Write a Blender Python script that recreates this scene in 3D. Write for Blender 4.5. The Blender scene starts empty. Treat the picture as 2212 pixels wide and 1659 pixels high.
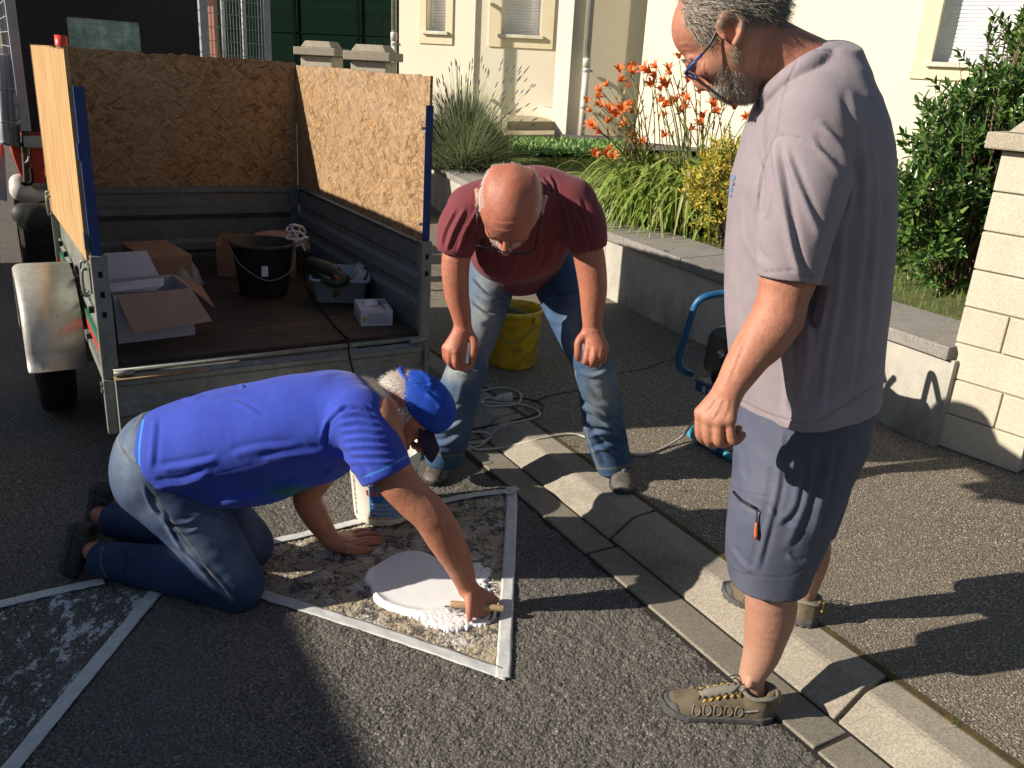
import bpy, bmesh, math, random
import numpy as np
from mathutils import Vector, Matrix

random.seed(7); rng = np.random.default_rng(7)
scene = bpy.context.scene
COL = scene.collection
PI = math.pi
R = math.radians

# ------------------------------------------------------------------ camera
WR = []
EYE = np.array([0., 0., 1.6])
FPX, CX, CY = 1821., 1106., 829.5            # focal length and centre in a 2212 x 1659 frame
_th, _ro = R(20.7), R(3.0)
CF = np.array([0, math.cos(_th), -math.sin(_th)])
_r0 = np.array([1., 0, 0]); _u0 = np.array([0, math.sin(_th), math.cos(_th)])
CR = _r0*math.cos(_ro) + _u0*math.sin(_ro)
CU = _u0*math.cos(_ro) - _r0*math.sin(_ro)
cam_d = bpy.data.cameras.new('camera'); cam = bpy.data.objects.new('camera', cam_d); COL.objects.link(cam)
cam_d.sensor_width = 36; cam_d.lens = 36*FPX/2212; cam_d.clip_start = .05; cam_d.clip_end = 500
cam.matrix_world = Matrix(((CR[0], CU[0], -CF[0], 0), (CR[1], CU[1], -CF[1], 0), (CR[2], CU[2], -CF[2], 1.6), (0, 0, 0, 1)))
scene.camera = cam
# ------------------------------------------------------------------ light
SUN_AZ, SUN_EL = R(15.5), R(26.5)              # direction the light travels, height of the sun
w = bpy.data.worlds.new('World'); scene.world = w; w.use_nodes = True
nt = w.node_tree; bg = nt.nodes['Background']
sky = nt.nodes.new('ShaderNodeTexSky'); sky.sky_type = 'NISHITA'; sky.sun_disc = False
sky.sun_elevation = SUN_EL; sky.sun_rotation = R(254.5); sky.altitude = 200; sky.air_density = 1.2; sky.dust_density = .6
nt.links.new(sky.outputs[0], bg.inputs[0]); bg.inputs[1].default_value = .050
sl = bpy.data.lights.new('sun', 'SUN'); sl.energy = 5.0; sl.angle = R(.55); sl.color = (1, .90, .77)
so = bpy.data.objects.new('sun', sl); COL.objects.link(so)
LD = Vector((math.cos(SUN_AZ)*math.cos(SUN_EL), math.sin(SUN_AZ)*math.cos(SUN_EL), -math.sin(SUN_EL)))
so.rotation_euler = LD.to_track_quat('-Z', 'Y').to_euler(); so.location = (-6, -3, 8)
vs = scene.view_settings
vs.view_transform = 'Standard'; vs.look = 'None'; vs.gamma = 1; vs.exposure = .55; vs.use_curve_mapping = False
scene.render.engine = 'CYCLES'
scene.cycles.max_bounces = 6; scene.cycles.transparent_max_bounces = 12
scene.cycles.use_denoising = True
scene.cycles.sample_clamp_indirect = 6

# ------------------------------------------------------------------ places measured from the photograph
def ray(x, y): return CF + (x-CX)/FPX*CR - (y-CY)/FPX*CU
def gp(x, y, z=0.):
    d = ray(x, y); return EYE + d*((z-EYE[2])/d[2])
def dp(x, y, Y):
    d = ray(x, y); return EYE + d*(Y/d[1])
def pp(x, y, p, n):
    d = ray(x, y); return EYE + d*(np.dot(np.array(p)-EYE, n)/np.dot(d, n))
def depth(p): return float(np.dot(np.array(p)-EYE, CF))

# ------------------------------------------------------------------ objects
def tag(o, label=None, cat=None, group=None, kind=None):
    if label: o['label'] = label
    if cat: o['category'] = cat
    if group: o['group'] = group
    if kind: o['kind'] = kind
    return o
def empty(name, loc=(0, 0, 0), rz=0, mtx=None, parent=None):
    o = bpy.data.objects.new(name, None); COL.objects.link(o); o.empty_display_size = .1
    if mtx is not None: o.matrix_world = mtx
    else: o.location = loc; o.rotation_euler = (0, 0, rz)
    if parent: o.parent = parent
    return o
def mobj(name, v, f, mat=None, parent=None, smooth=False, mi=None, mats=None):
    me = bpy.data.meshes.new(name)
    if isinstance(f, np.ndarray) and isinstance(v, np.ndarray):
        nv, nf, k = len(v), len(f), f.shape[1]
        me.vertices.add(nv); me.vertices.foreach_set('co', np.ascontiguousarray(v, dtype=np.float32).ravel())
        me.loops.add(nf*k); me.loops.foreach_set('vertex_index', np.ascontiguousarray(f, dtype=np.int32).ravel())
        me.polygons.add(nf); me.polygons.foreach_set('loop_start', np.arange(0, nf*k, k, dtype=np.int32))
        me.update(calc_edges=True)
    else:
        me.from_pydata([tuple(map(float, p)) for p in v], [], [tuple(map(int, q)) for q in f]); me.update()
    for m in (mats or ([mat] if mat else [])): me.materials.append(m)
    if mi is not None: me.polygons.foreach_set('material_index', np.array(mi, dtype=np.int32))
    if smooth: me.polygons.foreach_set('use_smooth', np.ones(len(me.polygons), dtype=bool))
    o = bpy.data.objects.new(name, me); COL.objects.link(o)
    if parent: o.parent = parent
    return o
def bevel(o, w=.004, seg=2, ang=35):
    m = o.modifiers.new('b', 'BEVEL'); m.width = w; m.segments = seg; m.limit_method = 'ANGLE'; m.angle_limit = R(ang)
    m.harden_normals = False
    return o
def copy_tree(o, parent=None):
    c = o.copy(); COL.objects.link(c); c.parent = parent
    for ch in o.children: copy_tree(ch, c)
    return c

class MB:
    def __init__(s): s.v = []; s.f = []; s.mi = []; s.m = 0; s.X = None
    def add(s, v, f):
        b = len(s.v)
        if s.X is not None: v = [tuple(s.X @ Vector(p)) for p in v]
        s.v += [tuple(map(float, p)) for p in v]; s.f += [tuple(b+i for i in q) for q in f]; s.mi += [s.m]*len(f); return s
    def box(s, lo, hi):
        a, b = lo, hi
        v = [(x, y, z) for z in (a[2], b[2]) for y in (a[1], b[1]) for x in (a[0], b[0])]
        return s.add(v, [(0, 2, 3, 1), (4, 5, 7, 6), (0, 1, 5, 4), (2, 6, 7, 3), (0, 4, 6, 2), (1, 3, 7, 5)])
    def hexa(s, v):   # 4 bottom, 4 top
        return s.add(v, [(3, 2, 1, 0), (4, 5, 6, 7), (0, 1, 5, 4), (1, 2, 6, 5), (2, 3, 7, 6), (3, 0, 4, 7)])
    def slab(s, pts, n, t):   # polygon thickened by t along n
        n = np.array(n, float)*t; k = len(pts); v = [np.array(p, float) for p in pts]+[np.array(p, float)+n for p in pts]
        f = [tuple(range(k-1, -1, -1)), tuple(range(k, 2*k))]+[(i, (i+1) % k, k+(i+1) % k, k+i) for i in range(k)]
        return s.add(v, f)
    def tube(s, pts, r, n=8, cap=True):
        pts = [np.array(p, float) for p in pts]; m = len(pts)
        rr = r if isinstance(r, (list, tuple, np.ndarray)) else [r]*m
        t0 = pts[1]-pts[0]; t0 /= np.linalg.norm(t0)+1e-12
        a = np.cross(t0, [0, 0, 1.]);
        if np.linalg.norm(a) < 1e-3: a = np.cross(t0, [1., 0, 0])
        a /= np.linalg.norm(a); v = []
        for i, p in enumerate(pts):
            t = pts[min(i+1, m-1)]-pts[max(i-1, 0)]; t /= np.linalg.norm(t)+1e-12
            a = a-t*np.dot(a, t); a /= np.linalg.norm(a)+1e-12; b = np.cross(t, a)
            for k in range(n):
                c = 2*PI*k/n; v.append(p+rr[i]*(a*math.cos(c)+b*math.sin(c)))
        f = [(i*n+k, i*n+(k+1) % n, (i+1)*n+(k+1) % n, (i+1)*n+k) for i in range(m-1) for k in range(n)]
        if cap: f += [tuple(range(n-1, -1, -1)), tuple(range((m-1)*n, m*n))]
        return s.add(v, f)
    def lathe(s, prof, n=32, c=(0, 0, 0), close=False):
        v = []; m = len(prof)
        for r, z in prof:
            for k in range(n):
                a = 2*PI*k/n; v.append((c[0]+r*math.cos(a), c[1]+r*math.sin(a), c[2]+z))
        f = [(i*n+k, i*n+(k+1) % n, (i+1)*n+(k+1) % n, (i+1)*n+k) for i in range(m-1) for k in range(n)]
        return s.add(v, f)
    def obj(s, name, mat=None, parent=None, smooth=False, mats=None, bev=0):
        o = mobj(name, s.v, s.f, mat, parent, smooth, s.mi if mats else None, mats)
        if bev: bevel(o, bev)
        return o
def spline(pts, n=8, closed=False):
    p = [np.array(q, float) for q in pts]; out = []; m = len(p)
    for i in range(m if closed else m-1):
        a, b, c, d = (p[(i-1) % m], p[i], p[(i+1) % m], p[(i+2) % m]) if closed else (p[max(i-1, 0)], p[i], p[i+1], p[min(i+2, m-1)])
        for k in range(n):
            t = k/n; out.append(.5*((2*b)+(c-a)*t+(2*a-5*b+4*c-d)*t*t+(3*b-a-3*c+d)*t**3))
    if not closed: out.append(p[-1])
    return out
def text_mesh(txt, size, extr=.0003):
    c = bpy.data.curves.new('t', 'FONT'); c.body = txt; c.size = size; c.extrude = extr; c.align_x = 'LEFT'
    o = bpy.data.objects.new('t', c); COL.objects.link(o)
    bpy.context.view_layer.update()
    me = bpy.data.meshes.new_from_object(o.evaluated_get(bpy.context.evaluated_depsgraph_get()))
    v = np.array([x.co[:] for x in me.vertices]); f = [tuple(p.vertices) for p in me.polygons]
    bpy.data.objects.remove(o); bpy.data.meshes.remove(me); return v, f

# ------------------------------------------------------------------ materials
class NT:
    def __init__(s, name):
        s.m = bpy.data.materials.new(name); s.m.use_nodes = True; s.t = s.m.node_tree; s.b = s.t.nodes['Principled BSDF']
        s.tc = s.n('ShaderNodeTexCoord')
    def n(s, k, **kw):
        x = s.t.nodes.new(k)
        for a, b in kw.items(): setattr(x, a, b)
        return x
    def L(s, a, b): s.t.links.new(a, b)
    def mp(s, scale=(1, 1, 1), rot=(0, 0, 0), src=None, tex=False):
        m = s.n('ShaderNodeMapping')
        if tex: m.vector_type = 'TEXTURE'; scale = tuple(1/q for q in scale)
        m.inputs['Scale'].default_value = scale; m.inputs['Rotation'].default_value = rot
        s.L(src or s.tc.outputs['Object'], m.inputs[0]); return m.outputs[0]
    def noise(s, sc, det=4, ro=.55, vec=None, dist=0):
        x = s.n('ShaderNodeTexNoise'); x.inputs['Scale'].default_value = sc; x.inputs['Detail'].default_value = det
        x.inputs['Roughness'].default_value = ro; x.inputs['Distortion'].default_value = dist
        s.L(vec or s.tc.outputs['Object'], x.inputs['Vector']); return x.outputs['Fac']
    def vor(s, sc, vec=None, feat='F1', out='Distance', rnd=1):
        x = s.n('ShaderNodeTexVoronoi'); x.feature = feat; x.inputs['Scale'].default_value = sc; x.inputs['Randomness'].default_value = rnd
        s.L(vec or s.tc.outputs['Object'], x.inputs['Vector']); return x.outputs[out]
    def ramp(s, fac, *st, interp='LINEAR'):
        x = s.n('ShaderNodeValToRGB'); cr = x.color_ramp; cr.interpolation = interp
        while len(cr.elements) < len(st): cr.elements.new(.5)
        for e, (p, c) in zip(cr.elements, st):
            e.position = p; e.color = (c, c, c, 1) if isinstance(c, (int, float)) else tuple(c)+(1,)
        s.L(fac, x.inputs[0]); return x.outputs[0]
    def mix(s, f, a, b, mode='MIX'):
        x = s.n('ShaderNodeMix', data_type='RGBA', blend_type=mode)
        for i, q in ((0, f), (6, a), (7, b)):
            if isinstance(q, (int, float)): x.inputs[i].default_value = q if i == 0 else (q, q, q, 1)
            elif isinstance(q, tuple): x.inputs[i].default_value = q+(1,)
            else: s.L(q, x.inputs[i])
        return x.outputs[2]
    def math(s, op, a, b=0., c=None):
        x = s.n('ShaderNodeMath', operation=op)
        for i, q in enumerate((a, b, c)):
            if q is None: continue
            if isinstance(q, (int, float)): x.inputs[i].default_value = q
            else: s.L(q, x.inputs[i])
        return x.outputs[0]
    def sep(s, vec, k):
        x = s.n('ShaderNodeSeparateXYZ'); s.L(vec, x.inputs[0]); return x.outputs[k]
    def attr(s, name, out='Fac'):
        x = s.n('ShaderNodeAttribute', attribute_name=name); return x.outputs[out]
    def bump(s, h, st=.5, d=.003, prev=None):
        x = s.n('ShaderNodeBump'); x.inputs['Strength'].default_value = st; x.inputs['Distance'].default_value = d
        s.L(h, x.inputs['Height'])
        if prev is not None: s.L(prev, x.inputs['Normal'])
        return x.outputs[0]
    def fin(s, col=None, rough=.6, metal=0., nrm=None, spec=.5, **kw):
        b = s.b.inputs
        if col is not None:
            if isinstance(col, tuple): b['Base Color'].default_value = col+(1,)
            else: s.L(col, b['Base Color'])
        if isinstance(rough, (int, float)): b['Roughness'].default_value = rough
        else: s.L(rough, b['Roughness'])
        b['Metallic'].default_value = metal; b['Specular IOR Level'].default_value = spec
        if nrm is not None: s.L(nrm, b['Normal'])
        for k, v in kw.items(): b[k.replace('_', ' ')].default_value = v
        return s.m
_mc = {}
def mat(name, c, c2=None, ns=6, rough=.6, metal=0., bs=80, bd=.0006, bst=.5, spec=.4, **kw):
    if name in _mc: return _mc[name]
    t = NT(name)
    col = t.mix(t.ramp(t.noise(ns, 5, .6), (.38, 0.), (.62, 1.)), tuple(c), tuple(c2 or [x*.75 for x in c]))
    n = t.bump(t.noise(bs, 4, .6), bst, bd) if bd else None
    _mc[name] = t.fin(col, rough, metal, n, spec, **kw); return _mc[name]

def m_asphalt(name, dark, mid, light, sc, glint, wear=.5):
    t = NT(name); P = t.tc.outputs['Object']
    wv = t.n('ShaderNodeTexNoise'); wv.inputs['Scale'].default_value = sc*.7; t.L(P, wv.inputs['Vector'])
    va = t.n('ShaderNodeVectorMath', operation='MULTIPLY_ADD'); t.L(wv.outputs['Color'], va.inputs[0]); va.inputs[1].default_value = (.35/sc,)*3; t.L(P, va.inputs[2])
    v = va.outputs[0]
    d = t.vor(sc, v); cell = t.vor(sc, v, out='Color'); cr = t.sep(cell, 0); cg = t.sep(cell, 1)
    big = t.noise(1.3, 5, .6); mid_n = t.noise(14, 4, .6)
    stone = t.ramp(cr, (0, dark), (.45, mid), (.9, light), (.97, glint))
    col = t.mix(t.ramp(d, (.33, 0.), (.70, 1.)), stone, tuple(x*.32 for x in dark))
    col = t.mix(t.ramp(big, (.35, 0.), (.7, wear)), col, tuple(mid))
    col = t.mix(t.ramp(mid_n, (.45, 0.), (.7, .30)), col, tuple(x*.7 for x in dark)); col = t.mix(t.ramp(t.noise(.55, 5, .65), (.40, 0.), (.66, .40)), col, tuple(x*.8 for x in dark))
    if name == 'road asphalt':
        wn = t.noise(16, 7, .78, dist=.5); wf = t.noise(70, 5, .8)
        mk = t.math('MULTIPLY', t.attr('worn'), t.ramp(t.math('MULTIPLY_ADD', wf, .45, t.math('MULTIPLY', wn, .75)), (.565, 0.), (.60, 1.)))
        col = t.mix(mk, col, t.mix(t.ramp(t.noise(9, 4, .6), (.5, 0.), (.62, 1.)), (.42, .36, .26), (.58, .55, .49)))
        wl_ = t.noise(22, 7, .75, t.mp((1, .45, 1), (0, 0, R(35))))
        mk = t.math('MULTIPLY', t.attr('wornw'), t.ramp(t.math('MULTIPLY_ADD', wf, .35, t.math('MULTIPLY', wl_, .75)), (.580, 0.), (.602, 1.)))
        col = t.mix(mk, col, (.58, .60, .61))
    h = t.math('ADD', t.math('MULTIPLY', t.ramp(d, (0, 1.), (.75, 0.)), t.math('MULTIPLY_ADD', cg, .7, .3)), t.math('MULTIPLY', mid_n, .9))
    n = t.bump(h, .8, .0035)
    return t.fin(col, .88, 0, n, .25)
M_ROAD = m_asphalt('road asphalt', (.13, .121, .108), (.19, .177, .155), (.235, .218, .19), 135, (.38, .36, .32))
M_PAVE = m_asphalt('pavement asphalt', (.20, .170, .130), (.31, .262, .20), (.44, .38, .29), 165, (.8, .74, .64), .25)
def m_concrete(name, a, b, sp=300, stain=.5, bd=.0012):
    t = NT(name)
    col = t.mix(t.ramp(t.noise(3.5, 6, .65), (.35, 0.), (.68, 1.)), a, b)
    g = t.vor(sp, out='Color'); col = t.mix(.35, col, t.ramp(t.sep(g, 0), (0, tuple(x*.45 for x in b)), (.6, a), (1, tuple(min(1, x*1.5) for x in a))))
    col = t.mix(t.ramp(t.noise(1.1, 6, .7, dist=.6), (.5, 0.), (.72, stain)), col, tuple(x*.35 for x in b))
    n = t.bump(t.vor(sp), .6, bd*.6, t.bump(t.noise(25, 6, .7), .5, bd*2))
    return t.fin(col, .9, 0, n, .2)
M_KERB = m_concrete('kerb concrete', (.355, .318, .255), (.24, .215, .175), 260, .7)
M_CHAN = m_concrete('channel concrete', (.27, .245, .195), (.18, .165, .135), 260)
M_COPE = m_concrete('coping concrete', (.30, .28, .25), (.20, .19, .175), 200)
M_STONE = m_concrete('pillar stone', (.58, .525, .42), (.46, .415, .33), 420, .15, .0007)
M_CAP = m_concrete('cap stone', (.42, .37, .29), (.30, .27, .21), 260)
# ================================================================== sculpting with signed distances
class SDF:
    def __init__(s, lo, hi, h):
        s.h = h; s.lo = np.array(lo, float); s.n = np.ceil((np.array(hi)-s.lo)/h).astype(int)+1
        s.ax = [(s.lo[i]+h*np.arange(s.n[i])).astype(np.float32) for i in range(3)]
        s.D = np.full(s.n, .1, np.float32)
    def _win(s, lo, hi):
        a = np.clip(np.floor((np.array(lo)-s.lo)/s.h).astype(int), 0, s.n); b = np.clip(np.ceil((np.array(hi)-s.lo)/s.h).astype(int)+1, 0, s.n)
        sl_ = tuple(slice(int(x), int(y)) for x, y in zip(a, b))
        return sl_, s.ax[0][sl_[0]][:, None, None], s.ax[1][sl_[1]][None, :, None], s.ax[2][sl_[2]][None, None, :]
    def _put(s, sl_, d, k, sub=False):
        a = s.D[sl_]
        if sub:
            d = -d; h = np.maximum(k-np.abs(a-d), 0)/k; s.D[sl_] = np.maximum(a, d)+h*h*k*.25
        else:
            h = np.maximum(k-np.abs(a-d), 0)/k; s.D[sl_] = np.minimum(a, d)-h*h*k*.25
    def cap(s, a, b, ra, rb=None, k=.012, flat=None, fs=1., sub=False):
        a, b = np.array(a, float), np.array(b, float); rb = ra if rb is None else rb; m = max(ra, rb)*max(1, 1/fs if fs < 1 else fs)+k+2*s.h
        sl_, X, Y, Z = s._win(np.minimum(a, b)-m, np.maximum(a, b)+m); ab = b-a; L2 = float(ab @ ab)+1e-12
        t = np.clip(((X-a[0])*ab[0]+(Y-a[1])*ab[1]+(Z-a[2])*ab[2])/L2, 0, 1)
        qx, qy, qz = X-a[0]-t*ab[0], Y-a[1]-t*ab[1], Z-a[2]-t*ab[2]; q2 = qx*qx+qy*qy+qz*qz
        if flat is not None:
            f = np.array(flat, float); f /= np.linalg.norm(f); qn = qx*f[0]+qy*f[1]+qz*f[2]; q2 = q2+qn*qn*(1/fs**2-1)
        s._put(sl_, np.sqrt(q2)-(ra+(rb-ra)*t), k, sub); return s
    def ell(s, c, r, M=None, k=.012, sub=False):
        c = np.array(c, float); r = np.array(r, float); m = r.max()+k+2*s.h; sl_, X, Y, Z = s._win(c-m, c+m)
        M = np.eye(3) if M is None else np.array(M, float)   # rows are the local axes
        x, y, z = X-c[0], Y-c[1], Z-c[2]; u = [(M[i, 0]*x+M[i, 1]*y+M[i, 2]*z) for i in range(3)]
        k0 = np.sqrt(sum((u[i]/r[i])**2 for i in range(3))); k1 = np.sqrt(sum((u[i]/r[i]**2)**2 for i in range(3)))+1e-9
        s._put(sl_, k0*(k0-1)/k1, k, sub); return s
    def path(s, pts, rad, k=.012, n=5, flat=None, fs=1.):
        q = spline([tuple(p)+(r,) for p, r in zip(pts, rad)], n)
        for a, b in zip(q[:-1], q[1:]): s.cap(a[:3], b[:3], float(a[3]), float(b[3]), k if a is q[0] else .004, flat, fs)
        return s
    def loft(s, rows, k=.02, sub=False, e=2.2):
        """rows (z, cx, cy, ax, by, ang) of superellipses stacked in z"""
        rows = sorted(rows); z = np.array([r[0] for r in rows]); m = max(max(r[3], r[4]) for r in rows)+k+2*s.h
        xs = [r[1] for r in rows]; ys = [r[2] for r in rows]
        sl_, X, Y, Z = s._win((min(xs)-m, min(ys)-m, z[0]-k-2*s.h), (max(xs)+m, max(ys)+m, z[-1]+k+2*s.h))
        zz = s.ax[2][sl_[2]]; iv = lambda c: np.interp(zz, z, [r[c] for r in rows]).astype(np.float32)[None, None, :]
        cx, cy, a, b = iv(1), iv(2), iv(3), iv(4); an = float(rows[0][5]) if len(rows[0]) > 5 else 0.
        u = (X-cx)*math.cos(an)+(Y-cy)*math.sin(an); v = -(X-cx)*math.sin(an)+(Y-cy)*math.cos(an)
        d = ((np.abs(u)/a)**e+(np.abs(v)/b)**e)**(1/e)-1; d = d*np.minimum(a, b)
        dz = np.maximum(z[0]-Z, Z-z[-1]); s._put(sl_, np.maximum(d, dz), k, sub); return s
    def plane_cut(s, p, n, lo, hi, k=.004):     # removes what lies on the n side of the plane inside the window
        sl_, X, Y, Z = s._win(lo, hi); n = np.array(n, float); n /= np.linalg.norm(n)
        d = (X-p[0])*n[0]+(Y-p[1])*n[1]+(Z-p[2])*n[2]; a = s.D[sl_]; s.D[sl_] = np.maximum(a, d); return s
    def mesh(s):
        D = s.D; S = D < 0
        c = S[:-1, :-1, :-1].astype(np.int8); cnt = np.zeros_like(c)
        O = [(i, j, k) for i in (0, 1) for j in (0, 1) for k in (0, 1)]
        N = [x-1 for x in D.shape]
        for i, j, k in O: cnt += S[i:i+N[0], j:j+N[1], k:k+N[2]]
        act = np.argwhere((cnt > 0) & (cnt < 8)); ids = np.full(cnt.shape, -1, np.int32); ids[tuple(act.T)] = np.arange(len(act))
        val = {o: D[act[:, 0]+o[0], act[:, 1]+o[1], act[:, 2]+o[2]] for o in O}
        pos = np.zeros((len(act), 3)); w_ = np.zeros(len(act))
        for o in O:
            for ax in range(3):
                if o[ax]: continue
                p = list(o); p[ax] = 1; va, vb = val[o], val[tuple(p)]; m = (va < 0) != (vb < 0)
                t = np.where(m, va/np.where(m, va-vb, 1), 0)
                for q in range(3): pos[:, q] += np.where(m, o[q]+(t if q == ax else 0), 0)
                w_ += m
        v = s.lo+(act+pos/w_[:, None])*s.h; F = []
        for ax in range(3):
            a, b = (ax+1) % 3, (ax+2) % 3
            sl0 = [slice(None)]*3; sl1 = [slice(None)]*3; sl0[ax] = slice(0, -1); sl1[ax] = slice(1, None)
            df = S[tuple(sl0)] != S[tuple(sl1)]; e = np.argwhere(df)
            ok = (e[:, a] > 0) & (e[:, b] > 0) & (e[:, a] < D.shape[a]-1) & (e[:, b] < D.shape[b]-1); e = e[ok]
            sg = S[tuple(sl0)][tuple(e.T)]
            def g(da, db):
                q = e.copy(); q[:, a] += da; q[:, b] += db; return ids[tuple(q.T)]
            f = np.stack([g(-1, -1), g(0, -1), g(0, 0), g(-1, 0)], 1); f[~sg] = f[~sg][:, ::-1]; F.append(f)
        return v, np.concatenate(F)
def vnormals(v, f):
    n = np.zeros_like(v); a = np.cross(v[f[:, 2]]-v[f[:, 0]], v[f[:, 3 if f.shape[1] > 3 else 2]]-v[f[:, 1 if f.shape[1] > 3 else 1]])
    for i in range(f.shape[1]): np.add.at(n, f[:, i], a)
    return n/(np.linalg.norm(n, axis=1, keepdims=True)+1e-12)
def relax(v, f, it=1, l=.5):
    e = np.concatenate([f[:, [i, (i+1) % f.shape[1]]] for i in range(f.shape[1])])
    for _ in range(it):
        s_ = np.zeros_like(v); c = np.zeros(len(v)); np.add.at(s_, e[:, 0], v[e[:, 1]]); np.add.at(c, e[:, 0], 1); np.add.at(s_, e[:, 1], v[e[:, 0]]); np.add.at(c, e[:, 1], 1)
        v = v+(s_/c[:, None]-v)*l
    return v
def projpx(v):
    d = v-EYE; w_ = d @ CF; return np.stack([CX+FPX*(d @ CR)/w_, CY-FPX*(d @ CU)/w_], 1)
def creases(v, n, cr, front=True):
    """cr: (polyline in photo pixels, half width px, depth m): folds that start and end softly, on the side facing the camera"""
    p = projpx(v); fac = np.clip(-(n @ CF)*3, 0, 1) if front else 1.; o = np.zeros(len(v))
    for pl_, w_, am in cr:
        q = [np.array(a[:2], float) for a in spline([(a[0], a[1], 0) for a in pl_], 6)]; best = np.full(len(v), 1e9); sd = np.zeros(len(v)); tt = np.zeros(len(v))
        for i, (a, b) in enumerate(zip(q[:-1], q[1:])):
            ab = b-a; t = np.clip(((p-a) @ ab)/(ab @ ab+1e-9), 0, 1); dd = p-a-t[:, None]*ab; d = np.hypot(dd[:, 0], dd[:, 1]); m = d < best
            best = np.where(m, d, best); sd = np.where(m, np.sign(dd[:, 0]*ab[1]-dd[:, 1]*ab[0])*d, sd); tt = np.where(m, (i+t)/(len(q)-1), tt)
        en = np.clip(np.minimum(tt, 1-tt)*5+.15, 0, 1); x = sd/w_
        o += am*en*(np.exp(-x*x)-.75*np.exp(-((x-1.5)/.9)**2))
    return v+n*(o*fac)[:, None]
def fabric(v, n, amp, sc, stretch=(1, 1, 1), seed=1):
    return v+n*(nsin(v*np.array(stretch), seed, sc, 7)*amp)[:, None]
def skin_obj(name, v, f, m, parent, attrs=None):
    o = mobj(name, v, f, m, parent, smooth=True)
    for k, a in (attrs or {}).items():
        at = o.data.attributes.new(k, 'FLOAT', 'POINT'); at.data.foreach_set('value', np.asarray(a, np.float32))
    return o
def strands(name, v, n, mask, count, length, dirf, width, m, parent, seed=3, curl=.2, lift=.35, var=.4):
    g = np.random.default_rng(seed); idx = np.argwhere(mask).ravel()
    if len(idx) == 0: return None
    pick = g.choice(idx, count); p0 = v[pick]+g.normal(size=(count, 3))*.0015; nn = n[pick]; d = dirf(p0, nn) if callable(dirf) else np.tile(np.array(dirf, float), (count, 1))
    d = d-nn*np.sum(d*nn, 1, keepdims=True)*.9; d += g.normal(size=d.shape)*curl; d /= np.linalg.norm(d, axis=1, keepdims=True)+1e-9
    L_ = length*(1+g.uniform(-var, var, count))[:, None]; side = np.cross(d, nn); side /= np.linalg.norm(side, axis=1, keepdims=True)+1e-9
    bend = g.normal(size=d.shape)*curl*.6; P = []
    for k in range(4):
        t = k/3.; c = p0+(d*t+nn*lift*(t-.55*t*t)+bend*t*t)*L_; w_ = width*(1-.75*t); P += [c-side*w_, c+side*w_]
    V = np.stack(P, 1).reshape(-1, 3); b = np.arange(count)[:, None]*8
    F = np.concatenate([b+np.array([[2*k, 2*k+1, 2*k+3, 2*k+2]]) for k in range(3)])
    o = mobj(name, V, F, m, parent, smooth=True); o['kind'] = 'stuff'; return o

def m_skin(name, base, red, dark, hair=(.25, .22, .19), rough=.42):
    t = NT(name)
    c = t.mix(t.ramp(t.noise(16, 5, .65), (.35, 0.), (.68, 1.)), base, red)
    c = t.mix(t.math('MULTIPLY', t.ramp(t.noise(90, 3, .6), (.5, 0.), (.72, 1.)), .35), c, dark)
    c = t.mix(t.math('MULTIPLY', t.attr('hairy'), t.ramp(t.noise(420, 2, .6), (.3, .45), (.6, 1.))), c, hair)
    c = t.mix(t.attr('pale'), c, (.42, .27, .20))
    c = t.mix(t.math('MULTIPLY', t.ramp(t.noise(7, 4, .6), (.40, 0.), (.65, 1.)), .35), c, tuple(x*.72 for x in red))
    n = t.bump(t.noise(260, 4, .7), .7, .0009, t.bump(t.noise(45, 5, .65), .7, .0030))
    return t.fin(c, rough+.12, 0, n, .38, Subsurface_Weight=.10, Subsurface_Radius=(.012, .004, .002), Subsurface_Scale=1.)
M_SKIN1 = m_skin('tanned skin', (.46, .21, .128), (.41, .15, .092), (.25, .11, .07), (.36, .33, .30))
M_SKIN2 = m_skin('ruddy tanned skin', (.45, .19, .118), (.45, .145, .092), (.26, .11, .07), (.42, .40, .37), .34)
M_SKIN3 = m_skin('weathered tanned skin', (.49, .235, .15), (.43, .17, .108), (.28, .13, .08), (.17, .14, .11))
def m_cloth(name, c, c2=None, fade=None, rough=.85, ns=9, weave=1500, sheen=.0, line=0):
    t = NT(name); col = t.mix(t.ramp(t.noise(ns, 5, .65), (.36, 0.), (.66, 1.)), c, c2 or tuple(x*.86 for x in c))
    if fade: col = t.mix(t.math('MULTIPLY', t.attr('fade'), t.ramp(t.noise(34, 4, .7, t.mp((1, 1, .4))), (.3, .55), (.7, 1.))), col, fade)
    col = t.mix(t.math('MULTIPLY', t.attr('stitch'), .9), col, (.30, .24, .12) if fade else tuple(x*.55 for x in c))
    v = t.noise(weave*.35, 3, .7); h = t.bump(v, .35, .0006, t.bump(t.noise(55, 4, .65), .5, .0016))
    col = t.mix(t.math('MULTIPLY', t.ramp(v, (.4, 0.), (.62, 1.)), .22), col, tuple(x*.6 for x in c))
    return t.fin(col, rough, 0, h, .2, Sheen_Weight=sheen)
M_JEAN1 = m_cloth('dark blue denim', (.028, .052, .128), (.020, .038, .095), (.24, .30, .38))
M_JEAN2 = m_cloth('worn blue denim', (.058, .108, .205), (.034, .070, .14), (.36, .39, .36))
M_BLUE = m_cloth('royal blue cotton', (.040, .065, .42), (.034, .055, .37), sheen=.1)
M_MAROON = m_cloth('maroon cotton', (.20, .048, .058), (.165, .040, .048), sheen=.1)
M_GREY = m_cloth('faded mauve grey cotton', (.315, .268, .292), (.25, .215, .242), sheen=.1, ns=5)
M_SHORT = m_cloth('slate blue nylon', (.105, .115, .165), (.08, .09, .135), rough=.6)
M_HAIRG = mat('grey hair', (.50, .47, .42), (.30, .27, .23), 300, .55, bd=0)
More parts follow.
